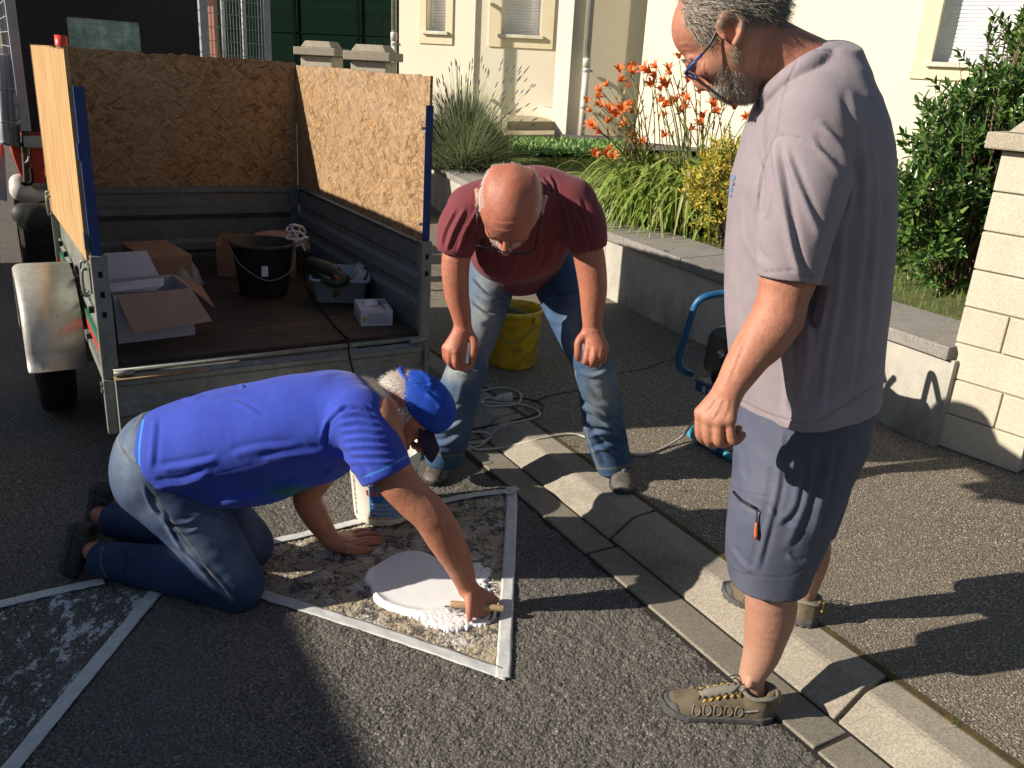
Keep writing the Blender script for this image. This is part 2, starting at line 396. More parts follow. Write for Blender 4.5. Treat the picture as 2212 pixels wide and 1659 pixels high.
M_BEARD = mat('brown grey beard', (.46, .40, .32), (.30, .25, .19), 400, .7, bd=0)
M_HAIRD = mat('dark grey hair', (.22, .20, .17), (.07, .062, .055), 300, .55, bd=0)
M_HAIRM = mat('salt and pepper hair', (.36, .32, .26), (.20, .175, .14), 400, .6, bd=0)
M_HAIRW = mat('white hair', (.74, .72, .66), (.5, .47, .42), 300, .5, bd=0)

def ear(s, c, up, fwd, out, h=.062):
    """c: centre of the ear on the side of the head"""
    up, fwd, out = [np.array(x, float)/np.linalg.norm(x) for x in (up, fwd, out)]
    pts = [c+fwd*(.30*h)+up*(-.02*h)+out*.004, c+fwd*(.32*h)+up*(.26*h)+out*.010, c+fwd*(.10*h)+up*(.47*h)+out*.015, c-fwd*(.18*h)+up*(.42*h)+out*.019, c-fwd*(.34*h)+up*(.18*h)+out*.021, c-fwd*(.30*h)-up*(.10*h)+out*.018, c-fwd*(.10*h)-up*(.32*h)+out*.012, c+fwd*(.06*h)-up*(.46*h)+out*.006]
    s.ell(c+out*.006-fwd*.04*h, (.30*h, .42*h, .008), np.stack([fwd, up, out]), .004)
    s.path(pts, [.004, .0045, .005, .0052, .0052, .005, .0055, .0065], .004, 4)
    s.ell(c+out*.014+fwd*.05*h-up*.02*h, (.15*h, .25*h, .009), np.stack([fwd, up, out]), .004, True)
    s.cap(c+fwd*.28*h-up*.06*h+out*.006, c+fwd*.26*h-up*.14*h+out*.006, .005, .005, .004)
def head(s, c, fwd, up, sc=1., neck=None, ears=True):
    fwd = np.array(fwd, float); fwd /= np.linalg.norm(fwd); up = np.array(up, float); up -= fwd*(up @ fwd); up /= np.linalg.norm(up); lf = np.cross(up, fwd); M = np.stack([fwd, lf, up])
    L_ = lambda x, y, z: np.array(c)+(fwd*x+lf*y+up*z)*sc
    E_ = lambda p, r, k=.012, sub=False: s.ell(L_(*p), np.array(r)*sc, M, k, sub)
    E_((-.008, 0, .038), (.100, .077, .090)); E_((.040, 0, .040), (.056, .062, .060), .03)
    E_((.030, 0, -.045), (.062, .056, .070), .03); s.cap(L_(.070, -.012, -.098), L_(.070, .012, -.098), .020*sc, None, .02)
    for y in (-1, 1):
        s.cap(L_(-.005, .062*y, -.045), L_(.055, .030*y, -.098), .018*sc, .018*sc, .03)
        E_((.062, .040*y, -.020), (.028, .022, .020), .02)
        E_((.100, .031*y, .002), (.018, .020, .013), .012, True)
        E_((.080, .031*y, -.001), (.014, .016, .011), .004)
        s.cap(L_(.091, .012*y, .020), L_(.082, .046*y, .020), .008*sc, .007*sc, .012)
        E_((.103, .013*y, -.036), (.011, .009, .009), .006)
        if ears: ear(s, L_(-.008, .076*y, -.006), up*.98-fwd*.15, fwd+up*.15, lf*y+fwd*-.35, .062*sc)
    s.path([L_(.088, 0, .012), L_(.104, 0, -.012), L_(.119, 0, -.031)], [.008*sc, .0085*sc, .0125*sc], .010)
    s.cap(L_(.091, -.016, -.060), L_(.091, .016, -.060), .009*sc, None, .010); s.cap(L_(.089, -.014, -.072), L_(.089, .014, -.072), .009*sc, None, .008)
    s.cap(L_(.101, -.021, -.066), L_(.101, .021, -.066), .0022*sc, None, .004, sub=True)
    return L_, M
# ================================================================== ground
KT = np.array([.514, -.858, 0]); KN = np.array([.858, .514, 0])     # along the kerb (towards the camera), across it (towards the houses)
def kp(s, n, z=0.): return KT*s+KN*n+np.array([0, 0, z])
PZ = .075
# road: a fine displaced sheet near the camera, coarse beyond
def sheet(name, x0, x1, y0, y1, z, m, hole=None):
    v = [(x0, y0, z), (x1, y0, z), (x1, y1, z), (x0, y1, z)]; f = [(0, 1, 2, 3)]
    return mobj(name, v, f, m)
tag(sheet('road', -120, 120, -60, 160, -.004, M_ROAD), kind='structure')
def nsin(p, seed, sc, n=6):
    g = np.random.default_rng(seed); o = 0
    for i in range(n):
        k = g.normal(size=p.shape[-1]); k /= np.linalg.norm(k); o = o+np.sin((p@k)*sc*(1+.35*i)+g.uniform(0, 6.28)+1.3*np.sin((p@np.roll(k, 1))*sc*.8+g.uniform(0, 6)))
    return o/n
def stone_grid(name, poly_fn, x0, x1, y0, y1, step, zb, m, amp, sc):
    nx, ny = int((x1-x0)/step), int((y1-y0)/step)
    X, Y = np.meshgrid(np.linspace(x0, x1, nx), np.linspace(y0, y1, ny)); P = np.stack([X, Y], -1)
    # packed stones: jittered lattice, height falls off from each stone's centre
    c = 1/sc; gx, gy = np.floor(X/c).astype(int), np.floor(Y/c).astype(int); H = np.full(X.shape, -1.)
    def h(i, j, k):
        q = (i*73856093) ^ (j*19349663) ^ (k*83492791); q = (q ^ (q >> 13))*1274126177 & 0x7fffffff; return (q % 10007)/10007.
    for di in (-1, 0, 1):
        for dj in (-1, 0, 1):
            i, j = gx+di, gy+dj
            cx, cy = (i+.15+.7*h(i, j, 1))*c, (j+.15+.7*h(i, j, 2))*c
            d = np.hypot((X-cx)*(1+.5*(h(i, j, 4)-.5)), (Y-cy)*(1+.5*(h(i, j, 5)-.5)))/c
            H = np.maximum(H, (.35+.65*h(i, j, 3))*(1-np.clip(d/.75, 0, 1)**2.5)-.0)
    H = H+.5*nsin(P, 3, 22)+.4*nsin(P, 4, 60)
    Z = zb+amp*(H-1.0); keep = poly_fn(X, Y)
    idx = np.arange(nx*ny).reshape(ny, nx); k = keep[:-1, :-1] & keep[1:, :-1] & keep[:-1, 1:] & keep[1:, 1:]
    f = np.stack([idx[:-1, :-1][k], idx[:-1, 1:][k], idx[1:, 1:][k], idx[1:, :-1][k]], -1)
    v = np.stack([X.ravel(), Y.ravel(), Z.ravel()], -1); used = np.unique(f); mp = np.zeros(len(v), int); mp[used] = np.arange(len(used))
    o = mobj(name, v[used], mp[f], m, smooth=True); q = v[used]
    for nm_, fn in (('worn', worn_beige), ('wornw', worn_white)):
        at = o.data.attributes.new(nm_, 'FLOAT', 'POINT'); at.data.foreach_set('value', fn(q[:, 0], q[:, 1]).astype(np.float32))
    return tag(o, kind='structure')
def _pl(pts): return [gp(x, y, .004)[:2] for x, y in pts]
def _in(X, Y, poly, soft=.02):
    c = np.zeros(X.shape, bool); j = len(poly)-1; d = np.full(X.shape, 9.)
    for i in range(len(poly)):
        xi, yi = poly[i]; xj, yj = poly[j]; c ^= ((yi > Y) != (yj > Y)) & (X < (xj-xi)*(Y-yi)/(yj-yi+1e-12)+xi)
        ab = poly[j]-poly[i]; t = np.clip(((X-xi)*ab[0]+(Y-yi)*ab[1])/(ab @ ab), 0, 1); d = np.minimum(d, np.hypot(X-xi-t*ab[0], Y-yi-t*ab[1])); j = i
    return np.clip(np.where(c, d, -d)/soft+.5, 0, 1)
def worn_beige(X, Y): return _in(X, Y, _pl([(540, 1275), (700, 1322), (1085, 1450), (1092, 1280), (1103, 1062), (950, 1090), (760, 1134), (560, 1180)]))
def worn_white(X, Y): return _in(X, Y, _pl([(-150, 1345), (0, 1312), (210, 1262), (330, 1285), (200, 1440), (0, 1630), (-150, 1700)]), .05)
def dkn(X, Y): return X*KN[0]+Y*KN[1]
def in_view(X, Y, mg=.15, zz=0):
    w_ = Y*CF[1]+(zz-1.6)*CF[2]; u = (X*CR[0]+Y*CR[1]+(zz-1.6)*CR[2])/w_; v_ = (Y*CU[1]+X*CU[0]+(zz-1.6)*CU[2])/w_
    return (w_ > .3) & (np.abs(u) < .607+.12) & (v_ > -.4555-.09)
stone_grid('road_surface', lambda X, Y: (dkn(X, Y) < 1.565) & in_view(X, Y), -2.2, 1.1, 1.25, 3.1, .0042, .004, M_ROAD, .0056, 125)
# pavement behind the kerb
WALL = [(-3.0, 13.8), (-1.7, 11.6), (-.9, 9.9), (-.3, 8.2), (.75, 6.05), (1.35, 4.9), (1.9, 3.95), (2.6, 3.7), (3.6, 2.4), (6.7, -2.9), (12.7, -12.6)]
v = [kp(-30, 1.92), kp(-16, 1.92)]+[kp(s, 1.92) for s in (-8, -4, 0, 4, 14)]
wl = [np.array([a, b, 0]) for a, b in WALL][::-1]
vv = v+wl+[np.array([-14, 32, 0])]
vv = [np.array([p[0], p[1], PZ]) for p in vv]
bm = bmesh.new(); bm.faces.new([bm.verts.new(p) for p in vv]); bmesh.ops.triangulate(bm, faces=bm.faces[:]); me = bpy.data.meshes.new('pavement'); bm.to_mesh(me); bm.free()
me.materials.append(M_PAVE); o = bpy.data.objects.new('pavement', me); COL.objects.link(o); tag(o, kind='structure')
# soil/moss in the joint between kerb and pavement
tag(MB().slab([kp(-12, 1.905, .066), kp(5, 1.905, .066), kp(5, 1.93, .066), kp(-12, 1.93, .066)], (0, 0, 1), .010).obj('joint_soil', mat('joint moss', (.10, .07, .025), (.05, .045, .02), 30, .95, bs=120, bd=.004)), kind='structure')
kerb = empty('kerb'); tag(kerb, kind='structure')
kg = np.random.default_rng(5)
def extr(mb, prof, s0, s1, ds=.0, cuts=1):
    k = len(prof); v = []
    for i in range(cuts+1):
        s = s0+(s1-s0)*i/cuts
        v += [kp(s, n, z) for n, z in prof]
    f = [(i*k+j, (i+1)*k+j, (i+1)*k+(j+1) % k, i*k+(j+1) % k) for i in range(cuts) for j in range(k)]
    f += [tuple(range(k)), tuple(range(cuts*k+k-1, cuts*k-1, -1))]
    mb.add(v, f)
s0 = -1.083-1.02*13
for i in range(17):
    a, b = s0+1.02*i+.006, s0+1.02*(i+1)-.006; dz = kg.uniform(-.004, .004); dn = kg.uniform(-.004, .004)
    mb = MB(); extr(mb, [(1.712+dn, -.08), (1.712+dn, .006+dz), (1.722+dn, .012+dz), (1.802+dn, .066+dz), (1.815+dn, .070+dz), (1.912+dn, .074+dz), (1.912+dn, -.08)], a, b)
    o = mb.obj('kerb_stone', M_KERB, kerb, bev=.005)
    a += .05; b += .05
    mb = MB(); extr(mb, [(1.575+dn, -.08), (1.575+dn, .008+dz*.6), (1.703+dn, .003), (1.703+dn, -.08)], a, b)
    mb.obj('channel_stone', M_CHAN, kerb, bev=.004)
tag(MB().slab([kp(-14, 1.55, -.003), kp(6, 1.55, -.003), kp(6, 1.72, -.003), kp(-14, 1.72, -.003)], (0, 0, 1), .003).obj('joint_bed', mat('joint dirt', (.03, .028, .022), None, 30, .95, bs=100, bd=.004)), kind='structure')

# ================================================================== garden wall
def offset(poly, d):
    out = []; p = [np.array(q, float) for q in poly]
    for i in range(len(p)):
        t = p[min(i+1, len(p)-1)]-p[max(i-1, 0)]; t /= np.linalg.norm(t); n = np.array([-t[1], t[0]]); out.append(p[i]+n*d)
    return out
def resample(poly, step):
    p = [np.array(q, float) for q in spline(poly, 12)]; out = [p[0]]; acc = 0
    for a, b in zip(p[:-1], p[1:]):
        L_ = np.linalg.norm(b-a); pos = 0
        while acc+L_-pos >= step:
            pos += step-acc; out.append(a+(b-a)*pos/L_); acc = 0
        acc += L_-pos
    return out
WZ = .545
main = [(-1.40, 10.35), (-1.12, 9.78), (-.5, 8.11), (.59, 5.93), (1.18, 4.75), (1.72, 3.83), (1.90, 3.50)]
def m_wall():
    t = NT('rendered wall')
    z = t.sep(t.tc.outputs['Object'], 2)
    col = t.mix(t.ramp(t.noise(2.2, 6, .7), (.35, 0.), (.65, 1.)), (.52, .49, .42), (.40, .385, .345))
    dirt = t.math('MULTIPLY', t.ramp(t.noise(3.5, 6, .75, t.mp((1, 1, .35))), (.42, 0.), (.66, 1.)), t.ramp(z, (.08, 1.), (.5, .25)))
    col = t.mix(t.math('MULTIPLY', dirt, .75), col, (.16, .15, .125))
    return t.fin(col, .92, 0, t.bump(t.noise(60, 5, .7), .7, .003), .2)
wall = empty('garden_wall'); tag(wall, 'low rendered grey garden wall with wide concrete coping along the pavement', 'wall')
wp = resample(main, .1)+[np.array(main[-1])]
inn, fr = offset(wp, .36), offset(wp, .03)
v = []; 
for a, b in zip(fr, inn): v += [(a[0], a[1], 0.), (a[0], a[1], WZ-.06), (b[0], b[1], WZ-.06), (b[0], b[1], 0.)]
f = [(i*4+j, (i+1)*4+j, (i+1)*4+(j+1) % 4, i*4+(j+1) % 4) for i in range(len(fr)-1) for j in range(4)]+[(0, 1, 2, 3), tuple(len(v)-1-k for k in range(4))]
mobj('wall_body', v, f, m_wall(), wall)
cs = resample(main, .04); n_ = 24
front, back = offset(cs, 0), offset(cs, .42)
for i in range(0, len(cs)-1, n_):
    j = min(i+n_, len(cs)-1)
    if j-i < 2: continue
    v = []; rows = list(range(i, j+1, 4));
    if rows[-1] != j: rows.append(j)
    for q, k in enumerate(rows):
        e = (.004 if q == 0 else -.004 if q == len(rows)-1 else 0); t_ = (np.array(cs[min(k+1, len(cs)-1)])-np.array(cs[max(k-1, 0)])); t_ = t_/np.linalg.norm(t_)*e
        a, b = front[k]+t_, back[k]+t_
        v += [(a[0], a[1], WZ-.06), (a[0], a[1], WZ), (b[0], b[1], WZ+.012), (b[0], b[1], WZ-.06)]
    m_ = len(rows); f = [(r*4+c, (r+1)*4+c, (r+1)*4+(c+1) % 4, r*4+(c+1) % 4) for r in range(m_-1) for c in range(4)]+[(0, 1, 2, 3), tuple(len(v)-1-k for k in range(4))]
    bevel(mobj('coping_stone', v, f, M_COPE, wall), .006)

# ------------------------------------------------------------------ stone gate pillars
def pillar(c, ang, w_, d_, z0, z1, rows, label, capz=.12, ov=.055):
    """c: front-left bottom corner; local x along the visible face, y into the block"""
    X = Matrix.Translation((c[0], c[1], 0)) @ Matrix.Rotation(ang, 4, 'Z')
    o = empty('stone_pillar', mtx=X); tag(o, label, 'pillar', 'stone gate pillars')
    h = (z1-z0)/rows
    MB().box((.012, .012, z0), (w_-.012, d_-.012, z1)).obj('core', mat('mortar', (.42, .38, .30), None, 20, .95), o)
    for r in range(rows):
        za, zb = z0+r*h+.003, z0+(r+1)*h-.003
        cutx = [0, w_*(.64 if r % 4 == 1 else .5), w_] if r % 2 else [0, w_]
        cuty = [0, d_] if r % 2 else [0, d_*.5, d_]
        for a, b in zip(cutx[:-1], cutx[1:]):
            e = kg.uniform(0, .004)
            MB().box((a+.003 if a else 0, -e, za), (b-.003 if b < w_ else b, .05, zb)).obj('block', M_STONE, o, bev=.005)
            MB().box((a+.003 if a else 0, d_-.05, za), (b-.003 if b < w_ else b, d_+e, zb)).obj('block', M_STONE, o, bev=.005)
        for a, b in zip(cuty[:-1], cuty[1:]):
            for xa, xb in ((-.002, .05), (w_-.05, w_+.002)):
                MB().box((xa, a+.053 if a == 0 else a+.003, za), (xb, b-.053 if b == d_ else b-.003, zb)).obj('block', M_STONE, o, bev=.005)
    mb = MB(); q = ov
    mb.box((-q, -q, z1+.004), (w_+q, d_+q, z1+.004+capz*.55))
    a_, b_ = z1+.004+capz*.55, z1+.004+capz
    mb.obj('cap', M_CAP, o, bev=.008); MB().hexa([(.0, .0, a_+.001), (w_, .0, a_+.001), (w_, d_, a_+.001), (.0, d_, a_+.001), (.04, .04, b_), (w_-.04, .04, b_), (w_-.04, d_-.04, b_), (.04, d_-.04, b_)]).obj('cap_step', M_CAP, o, bev=.008); return o
pc = gp(2010, 957, PZ); pe = gp(2197, 1024, PZ); pv = pe-pc
pillar(pc, math.atan2(pv[1], pv[0]), float(np.linalg.norm(pv)), .38, PZ, 1.375, 8, 'tall sandstone block pillar at the right end of the garden wall')
def fpillar(xl, xr, yt, Yv, label, ang):
    a, b = dp(xl, yt, Yv), dp(xr, yt, Yv); w_ = .36
    c = (a+b)/2; z1 = a[2]-.12-.004
    d = np.array([math.cos(ang), math.sin(ang)])
    pillar((c[0]-d[0]*w_/2, c[1]-d[1]*w_/2), ang, w_, .36, PZ, z1, 9, label, .15, .06)
fpillar(633, 731, 92, 9.95, 'stone gate pillar behind the trailer with a stepped cap, farther from the house', R(-8))
fpillar(738, 852, 100, 8.9, 'stone gate pillar with flat stepped cap at the far end of the garden wall beside the house', R(-8))

# ================================================================== garden ground
GZ = lambda x, y: .52+.16*min(1, max(0, (x*KN[0]+y*KN[1]-3.9)/6.5))
gv, gf = [], []
ins = offset(resample(main, .3), .36)
for k, p in enumerate(ins):
    for j in range(13):
        q = p+np.array([KN[0], KN[1]])*(j/12)**1.5*16
        gv.append((q[0], q[1], GZ(q[0], q[1])+(.012*math.sin(7*q[0])*math.sin(5*q[1]) if j else -.01)))
gf = [(k*13+j, (k+1)*13+j, (k+1)*13+j+1, k*13+j+1) for k in range(len(ins)-1) for j in range(12)]
M_SOIL = mat('lawn soil', (.13, .15, .045), (.085, .10, .03), 9, .95, bs=90, bd=.01)
tag(mobj('lawn', gv, gf, M_SOIL, smooth=True), kind='structure')
# extend garden beyond both ends
tag(mobj('garden_ground', [(-3.5, 13.5, .4), (-1.3, 10.3, .4), (14, 19, .6), (-6, 30, .6)], [(0, 1, 2, 3)], M_SOIL), kind='structure')
tag(mobj('garden_ground', [(2.5, 3.9, .45), (4.0, 1.4, .45), (16, 3, .5), (12, 12, .6)], [(0, 1, 2, 3)], M_SOIL), kind='structure')

# ================================================================== house
def m_render(name, a, b):
    t = NT(name); col = t.mix(t.ramp(t.noise(.9, 5, .6), (.35, 0.), (.7, 1.)), a, b)
    return t.fin(col, .9, 0, t.bump(t.noise(140, 4, .7), .6, .0022), .15)
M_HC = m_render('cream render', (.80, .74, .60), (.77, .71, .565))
M_HB = m_render('shade-toned render', (.72, .64, .47), (.68, .60, .44))  # darker copy of the cream, shade of the less lit faces put into the colour
M_FR = m_render('ochre window surround', (.77, .68, .48), (.73, .645, .45))
M_SH = mat('white roller shutter', (.82, .82, .82), (.78, .78, .78), 4, .45, bd=0)
M_ZN = mat('zinc pipe', (.46, .47, .48), (.36, .37, .38), 9, .42, .55, bs=40, bd=.0008)
M_PVC = mat('white pvc pipe', (.68, .66, .61), (.6, .58, .53), 5, .4, bd=0)
house = empty('house', (1.0, 13, .6)); house.location = (0, 0, 0)
tag(house, 'cream rendered house with ochre window surrounds and white roller shutters', 'house')
def plane(p, wdir):
    wdir = np.array([wdir[0], wdir[1], 0.]); wdir /= np.linalg.norm(wdir); n = np.array([wdir[1], -wdir[0], 0]); return np.array([p[0], p[1], 0.]), wdir, n   # n faces the camera
def wall_piece(pln, xl, xr, m, zt=6.2, t=.2, name='wall', yref=150):
    p, wd_, n = pln; a, b = pp(xl, yref, p, n), pp(xr, yref, p, n)
    mb = MB(); mb.slab([(a[0], a[1], .3), (b[0], b[1], .3), (b[0], b[1], zt), (a[0], a[1], zt)], -n, t); return mb.obj(name, m, house), a, b
def wall_win(pln, xl, xr, m, wins, yref=150, zt=6.2):
    """wall with recessed windows; wins: (xl, xr, ysill, height, surround width)"""
    p, wd_, n = pln; a, b = pp(xl, yref, p, n), pp(xr, yref, p, n); s_of = lambda q: float((q-a) @ wd_)
    L_ = s_of(b); ws = []
    for (x0, x1, ys, hh, sw) in wins:
        q0, q1 = pp(x0, ys, p, n), pp(x1, ys, p, n); ws.append((s_of(q0), s_of(q1), q0[2], q0[2]+hh, sw))
    mb = MB(); T_ = .24
    def pt(s, z, d=0.): q = a+wd_*s-n*d; return (q[0], q[1], z)
    def blk(s0, s1, z0, z1, d0=0., d1=T_):
        mb.hexa([pt(s0, z0, d0), pt(s1, z0, d0), pt(s1, z0, d1), pt(s0, z0, d1), pt(s0, z1, d0), pt(s1, z1, d0), pt(s1, z1, d1), pt(s0, z1, d1)])
    xs = 0
    for (s0, s1, z0, z1, sw) in ws:
        blk(xs, s0, .3, zt); blk(s0, s1, .3, z0-.002); blk(s0, s1, z1, zt); xs = s1
    blk(xs, L_, .3, zt); o = mb.obj('wall', m, house)
    for (s0, s1, z0, z1, sw) in ws:
        wn = empty('window', parent=house)
        mb = MB(); blk2 = blk
        def bb(s0_, s1_, z0_, z1_, d0, d1): mb.hexa([pt(s0_, z0_, d0), pt(s1_, z0_, d0), pt(s1_, z0_, d1), pt(s0_, z0_, d1), pt(s0_, z1_, d0), pt(s1_, z1_, d0), pt(s1_, z1_, d1), pt(s0_, z1_, d1)])
        e = .022
        bb(s0-sw, s0, z0-.19, z1+sw, -e, .03); bb(s1, s1+sw, z0-.19, z1+sw, -e, .03); bb(s0, s1, z0-.19, z0-.055, -e, .03); bb(s0, s1, z1, z1+sw, -e, .03)
        mb.obj('surround', M_FR, wn, bev=.004)
        mb = MB(); bb(s0-.05, s1+.05, z0-.053, z0-.002, -.07, .16); mb.obj('sill', mat('stone sill', (.72, .68, .56), None, 10, .8), wn, bev=.005)
        D = .17
        mb = MB(); bb(s0+.001, s0+.045, z0, z1, D-.03, D+.03); bb(s1-.045, s1-.001, z0, z1, D-.03, D+.03); bb(s0+.045, s1-.045, z0, z0+.05, D-.02, D+.03); mb.obj('guide_rail', M_SH, wn)
        mb = MB(); z = z0+.052; hs = .042
        while z < z1-.01:
            q = [(z, D+.002), (z+.008, D-.009), (z+hs-.008, D-.009), (z+hs-.002, D+.002)]
            base = len(mb.v); mb.add([pt(s0+.046, zz, dd) for zz, dd in q]+[pt(s1-.046, zz, dd) for zz, dd in q], [(0, 4, 5, 1), (1, 5, 6, 2), (2, 6, 7, 3), (0, 1, 2, 3), (7, 6, 5, 4)]); z += hs
        mb.obj('shutter', M_SH, wn)
        for sx in (s0+(s1-s0)*.2, s0+(s1-s0)*.85): MB().tube([pt(sx, z0+.17, D-.006), pt(sx, z0+.17, D-.045), pt(sx+.03, z0+.165, D-.05)], .008, 6).obj('shutter_stop', M_PVC, wn)
    return a, b
PLA = plane(dp(940, 150, 14.3), (1, -.30)); PLB = plane(dp(1025, 150, 14.15), (1, -.12))
wall_win(PLA, 862, 1023, M_HC, [(921, 963, 66, 1.5, .12)])
wall_win(PLB, 1023, 1204, M_HC, [(1083, 1168, 73, 1.5, .20)])
PLK = plane(dp(1215, 150, 12.9), (1, -.55)); _, ka, kb = wall_piece(PLK, 1199, 1231, M_HC, t=.3)
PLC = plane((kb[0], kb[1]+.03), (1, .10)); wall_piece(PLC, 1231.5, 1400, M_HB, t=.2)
PLD = plane(dp(1385, 150, 12.2), (1, -.60)); wall_win(PLD, 1385, 2420, M_HC, [(2012, 2230, 133, 1.6, .20)])
# plinths & side return at the far left
_p, _w, _n = PLA; q = pp(862, 150, _p, _n)
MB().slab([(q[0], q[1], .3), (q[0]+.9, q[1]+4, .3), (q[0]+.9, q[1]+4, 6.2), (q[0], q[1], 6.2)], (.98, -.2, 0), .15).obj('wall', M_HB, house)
def downpipe(xt, yt, xb, yb, Yv, zb, zsw, label, r=.045):
    a, b = dp(xt, yt, Yv), dp(xb, yb, Yv); x, y = b[0], b[1]
    o = empty('downpipe', (0, 0, 0)); tag(o, label, 'drainpipe', 'rainwater pipes')
    MB().tube([(x, y, zsw), (x, y, 6)], r, 16).obj('upper_pipe', M_ZN, o, True)
    MB().tube([(x, y, zb), (x, y, zsw-.06)], r*1.05, 16).obj('lower_pipe', M_PVC, o, True)
    MB().tube([(x, y, zsw-.10), (x, y, zsw), (x, y, zsw+.02)], r*1.25, 16).obj('collar', M_PVC, o, True)
    for z in (zsw-.16, zb+.45, zsw+1.2):
        mb = MB(); mb.tube([(x, y, z), (x, y, z+.03)], r*1.3, 16); mb.box((x+.02, y-.01, z), (x+.09, y+.12, z+.03)); mb.obj('bracket', M_ZN, o)
downpipe(1270, 20, 1257, 278, 12.75, .62, 1.72, 'grey rainwater pipe with white lower section on the shaded house wall')
downpipe(850, 20, 851, 130, 13.6, .4, 1.95, 'slim rainwater pipe at the far left corner of the house beside the green fence', .04)
# entrance steps: paved slab edges left of the column
st = empty('entrance_steps'); tag(st, 'tiled entrance steps and low slab beside the lavender', 'steps')
M_TILE = mat('beige step tile', (.62, .55, .40), (.55, .48, .35), 8, .75)
M_EXP = m_concrete('washed concrete', (.45, .38, .26), (.33, .28, .19), 160)
def pslab(name, pts, z, th, m):
    P_ = [gp(x, y, z) for x, y in pts]; mb = MB(); mb.slab([(p[0], p[1], z-th) for p in P_], (0, 0, 1), th); return mb.obj(name, m, st, bev=.008)
pslab('step', [(1060, 200), (1140, 222), (1200, 237), (1212, 205), (1100, 190)], 1.02, .16, M_TILE)
pslab('step', [(1095, 262), (1200, 262), (1200, 237), (1140, 222), (1060, 210)], .86, .25, M_EXP)
pslab('step', [(1090, 292), (1198, 290), (1200, 262), (1095, 262)], .74, .14, M_EXP)
# gravel bed along the house
tag(MB().slab([gp(1090, 318, .68), gp(1560, 330, .68), gp(1560, 290, .68), gp(1180, 285, .68)], (0, 0, 1), .012).obj('gravel_bed', mat('violet gravel', (.20, .17, .17), (.10, .085, .09), 60, .9, bs=120, bd=.02, bst=1)), kind='structure')

# ================================================================== behind: fence, gate mesh, neighbouring building
M_GRN = mat('dark green fence', (.004, .016, .010), (.003, .011, .007), 6, .8, spec=.03)
fence = empty('green_fence'); tag(fence, 'dark green privacy fence with vertical slats left of the house', 'fence')
fa, fb = dp(470, 40, 17.0), dp(870, 60, 15.2); fd = (fb-fa); fl = math.hypot(fd[0], fd[1]); fu = np.array([fd[0]/fl, fd[1]/fl, 0]); fn = np.array([fu[1], -fu[0], 0])
slat_me = None; zt = 2.62; n_s = 110; wsl = fl/n_s
for i in range(n_s):
    p = fa+fu*(i+.5)*wsl; X = Matrix(((fu[0], fn[0], 0, p[0]), (fu[1], fn[1], 0, p[1]), (0, 0, 1, 0), (0, 0, 0, 1)))
    if slat_me is None:
        s_ = MB().box((-wsl*.40, -.006, .4), (wsl*.36, .006, zt-.06)).obj('slat', M_GRN, fence); slat_me = s_.data
    else:
        s_ = bpy.data.objects.new('slat', slat_me); COL.objects.link(s_); s_.parent = fence
    s_.matrix_world = X
for k in range(3):
    p = fa+fu*(fl*(k+.35)/3); MB().box((p[0]-.02, p[1]-.09, .3), (p[0]+.02, p[1]-.05, zt+.05)).obj('post', M_GRN, fence)
mb = MB()
for k in range(2):
    z = .75+k*1.2; mb.slab([tuple(fa[:2]+fn[:2]*.02)+(z,), tuple(fb[:2]+fn[:2]*.02)+(z,), tuple(fb[:2]+fn[:2]*.02)+(z+.012,), tuple(fa[:2]+fn[:2]*.02)+(z+.012,)], fn, .012)
mb.obj('wire', M_GRN, fence)
pk = empty('neighbour_building'); tag(pk, 'dusky pink building beyond the green fence', 'building')
M_PK = m_render('shaded pink render', (.34, .16, .16), (.30, .14, .15)); M_PL = m_render('lit pink render', (.62, .30, .22), (.58, .28, .2))  # one pink building: its shaded and sunlit tones painted as two colours
MB().box((-9.5, 27, 0), (-2.0, 34, 7)).obj('wall', M_PK, pk)
MB().box((-9.6, 23.5, 0), (-8.15, 25, 7)).obj('wall', M_PL, pk)
mb = MB(); mb.box((-9.5, 23.3, 3.0), (-8.3, 23.48, 3.12)); mb.box((-9.5, 23.3, 3.3), (-8.3, 23.48, 3.4)); mb.obj('awning', mat('cream awning', (.7, .55, .35)), pk)
MB().box((-9.0, 26.7, 3.3), (-2.3, 26.98, 3.5)).obj('cornice', M_PL, pk)


# ================================================================== people
def up_attr(v, fn): return fn(v).astype(np.float32)
def gauss_px(v, blobs):
    p = projpx(v); o = np.zeros(len(v))
    for x, y, rx, ry, a in blobs: o = np.maximum(o, a*np.exp(-(((p[:, 0]-x)/rx)**2+((p[:, 1]-y)/ry)**2)))
    return o
def lines_px(v, lines, w_):
    p = projpx(v); o = np.zeros(len(v))
    for pl_ in lines:
        q = [np.array(a[:2], float) for a in spline([(a[0], a[1], 0) for a in pl_], 6)]
        for a, b in zip(q[:-1], q[1:]):
            ab = b-a; t = np.clip(((p-a) @ ab)/(ab @ ab+1e-9), 0, 1); dd = p-a-t[:, None]*ab; o = np.maximum(o, np.exp(-(np.hypot(dd[:, 0], dd[:, 1])/w_)**2))
    return o
M_RUB = mat('black rubber', (.030, .030, .032), (.05, .05, .05), 40, .7, bs=200, bd=.001)
M_RUBG = mat('grey rubber sole', (.10, .10, .095), (.06, .06, .06), 30, .75, bs=200, bd=.001)
M_SUEDE = mat('olive brown suede', (.165, .13, .085), (.12, .095, .062), 25, .9, bs=300, bd=.0012)
M_SUEDE2 = mat('worn suede edge', (.25, .20, .13), (.18, .145, .09), 25, .9, bs=300, bd=.0008)
M_MESH = mat('grey mesh fabric', (.23, .21, .17), (.14, .13, .11), 300, .85, bs=500, bd=.0015)
M_BOOT = mat('dusty black leather', (.075, .07, .062), (.13, .118, .10), 30, .65, bs=120, bd=.0015)
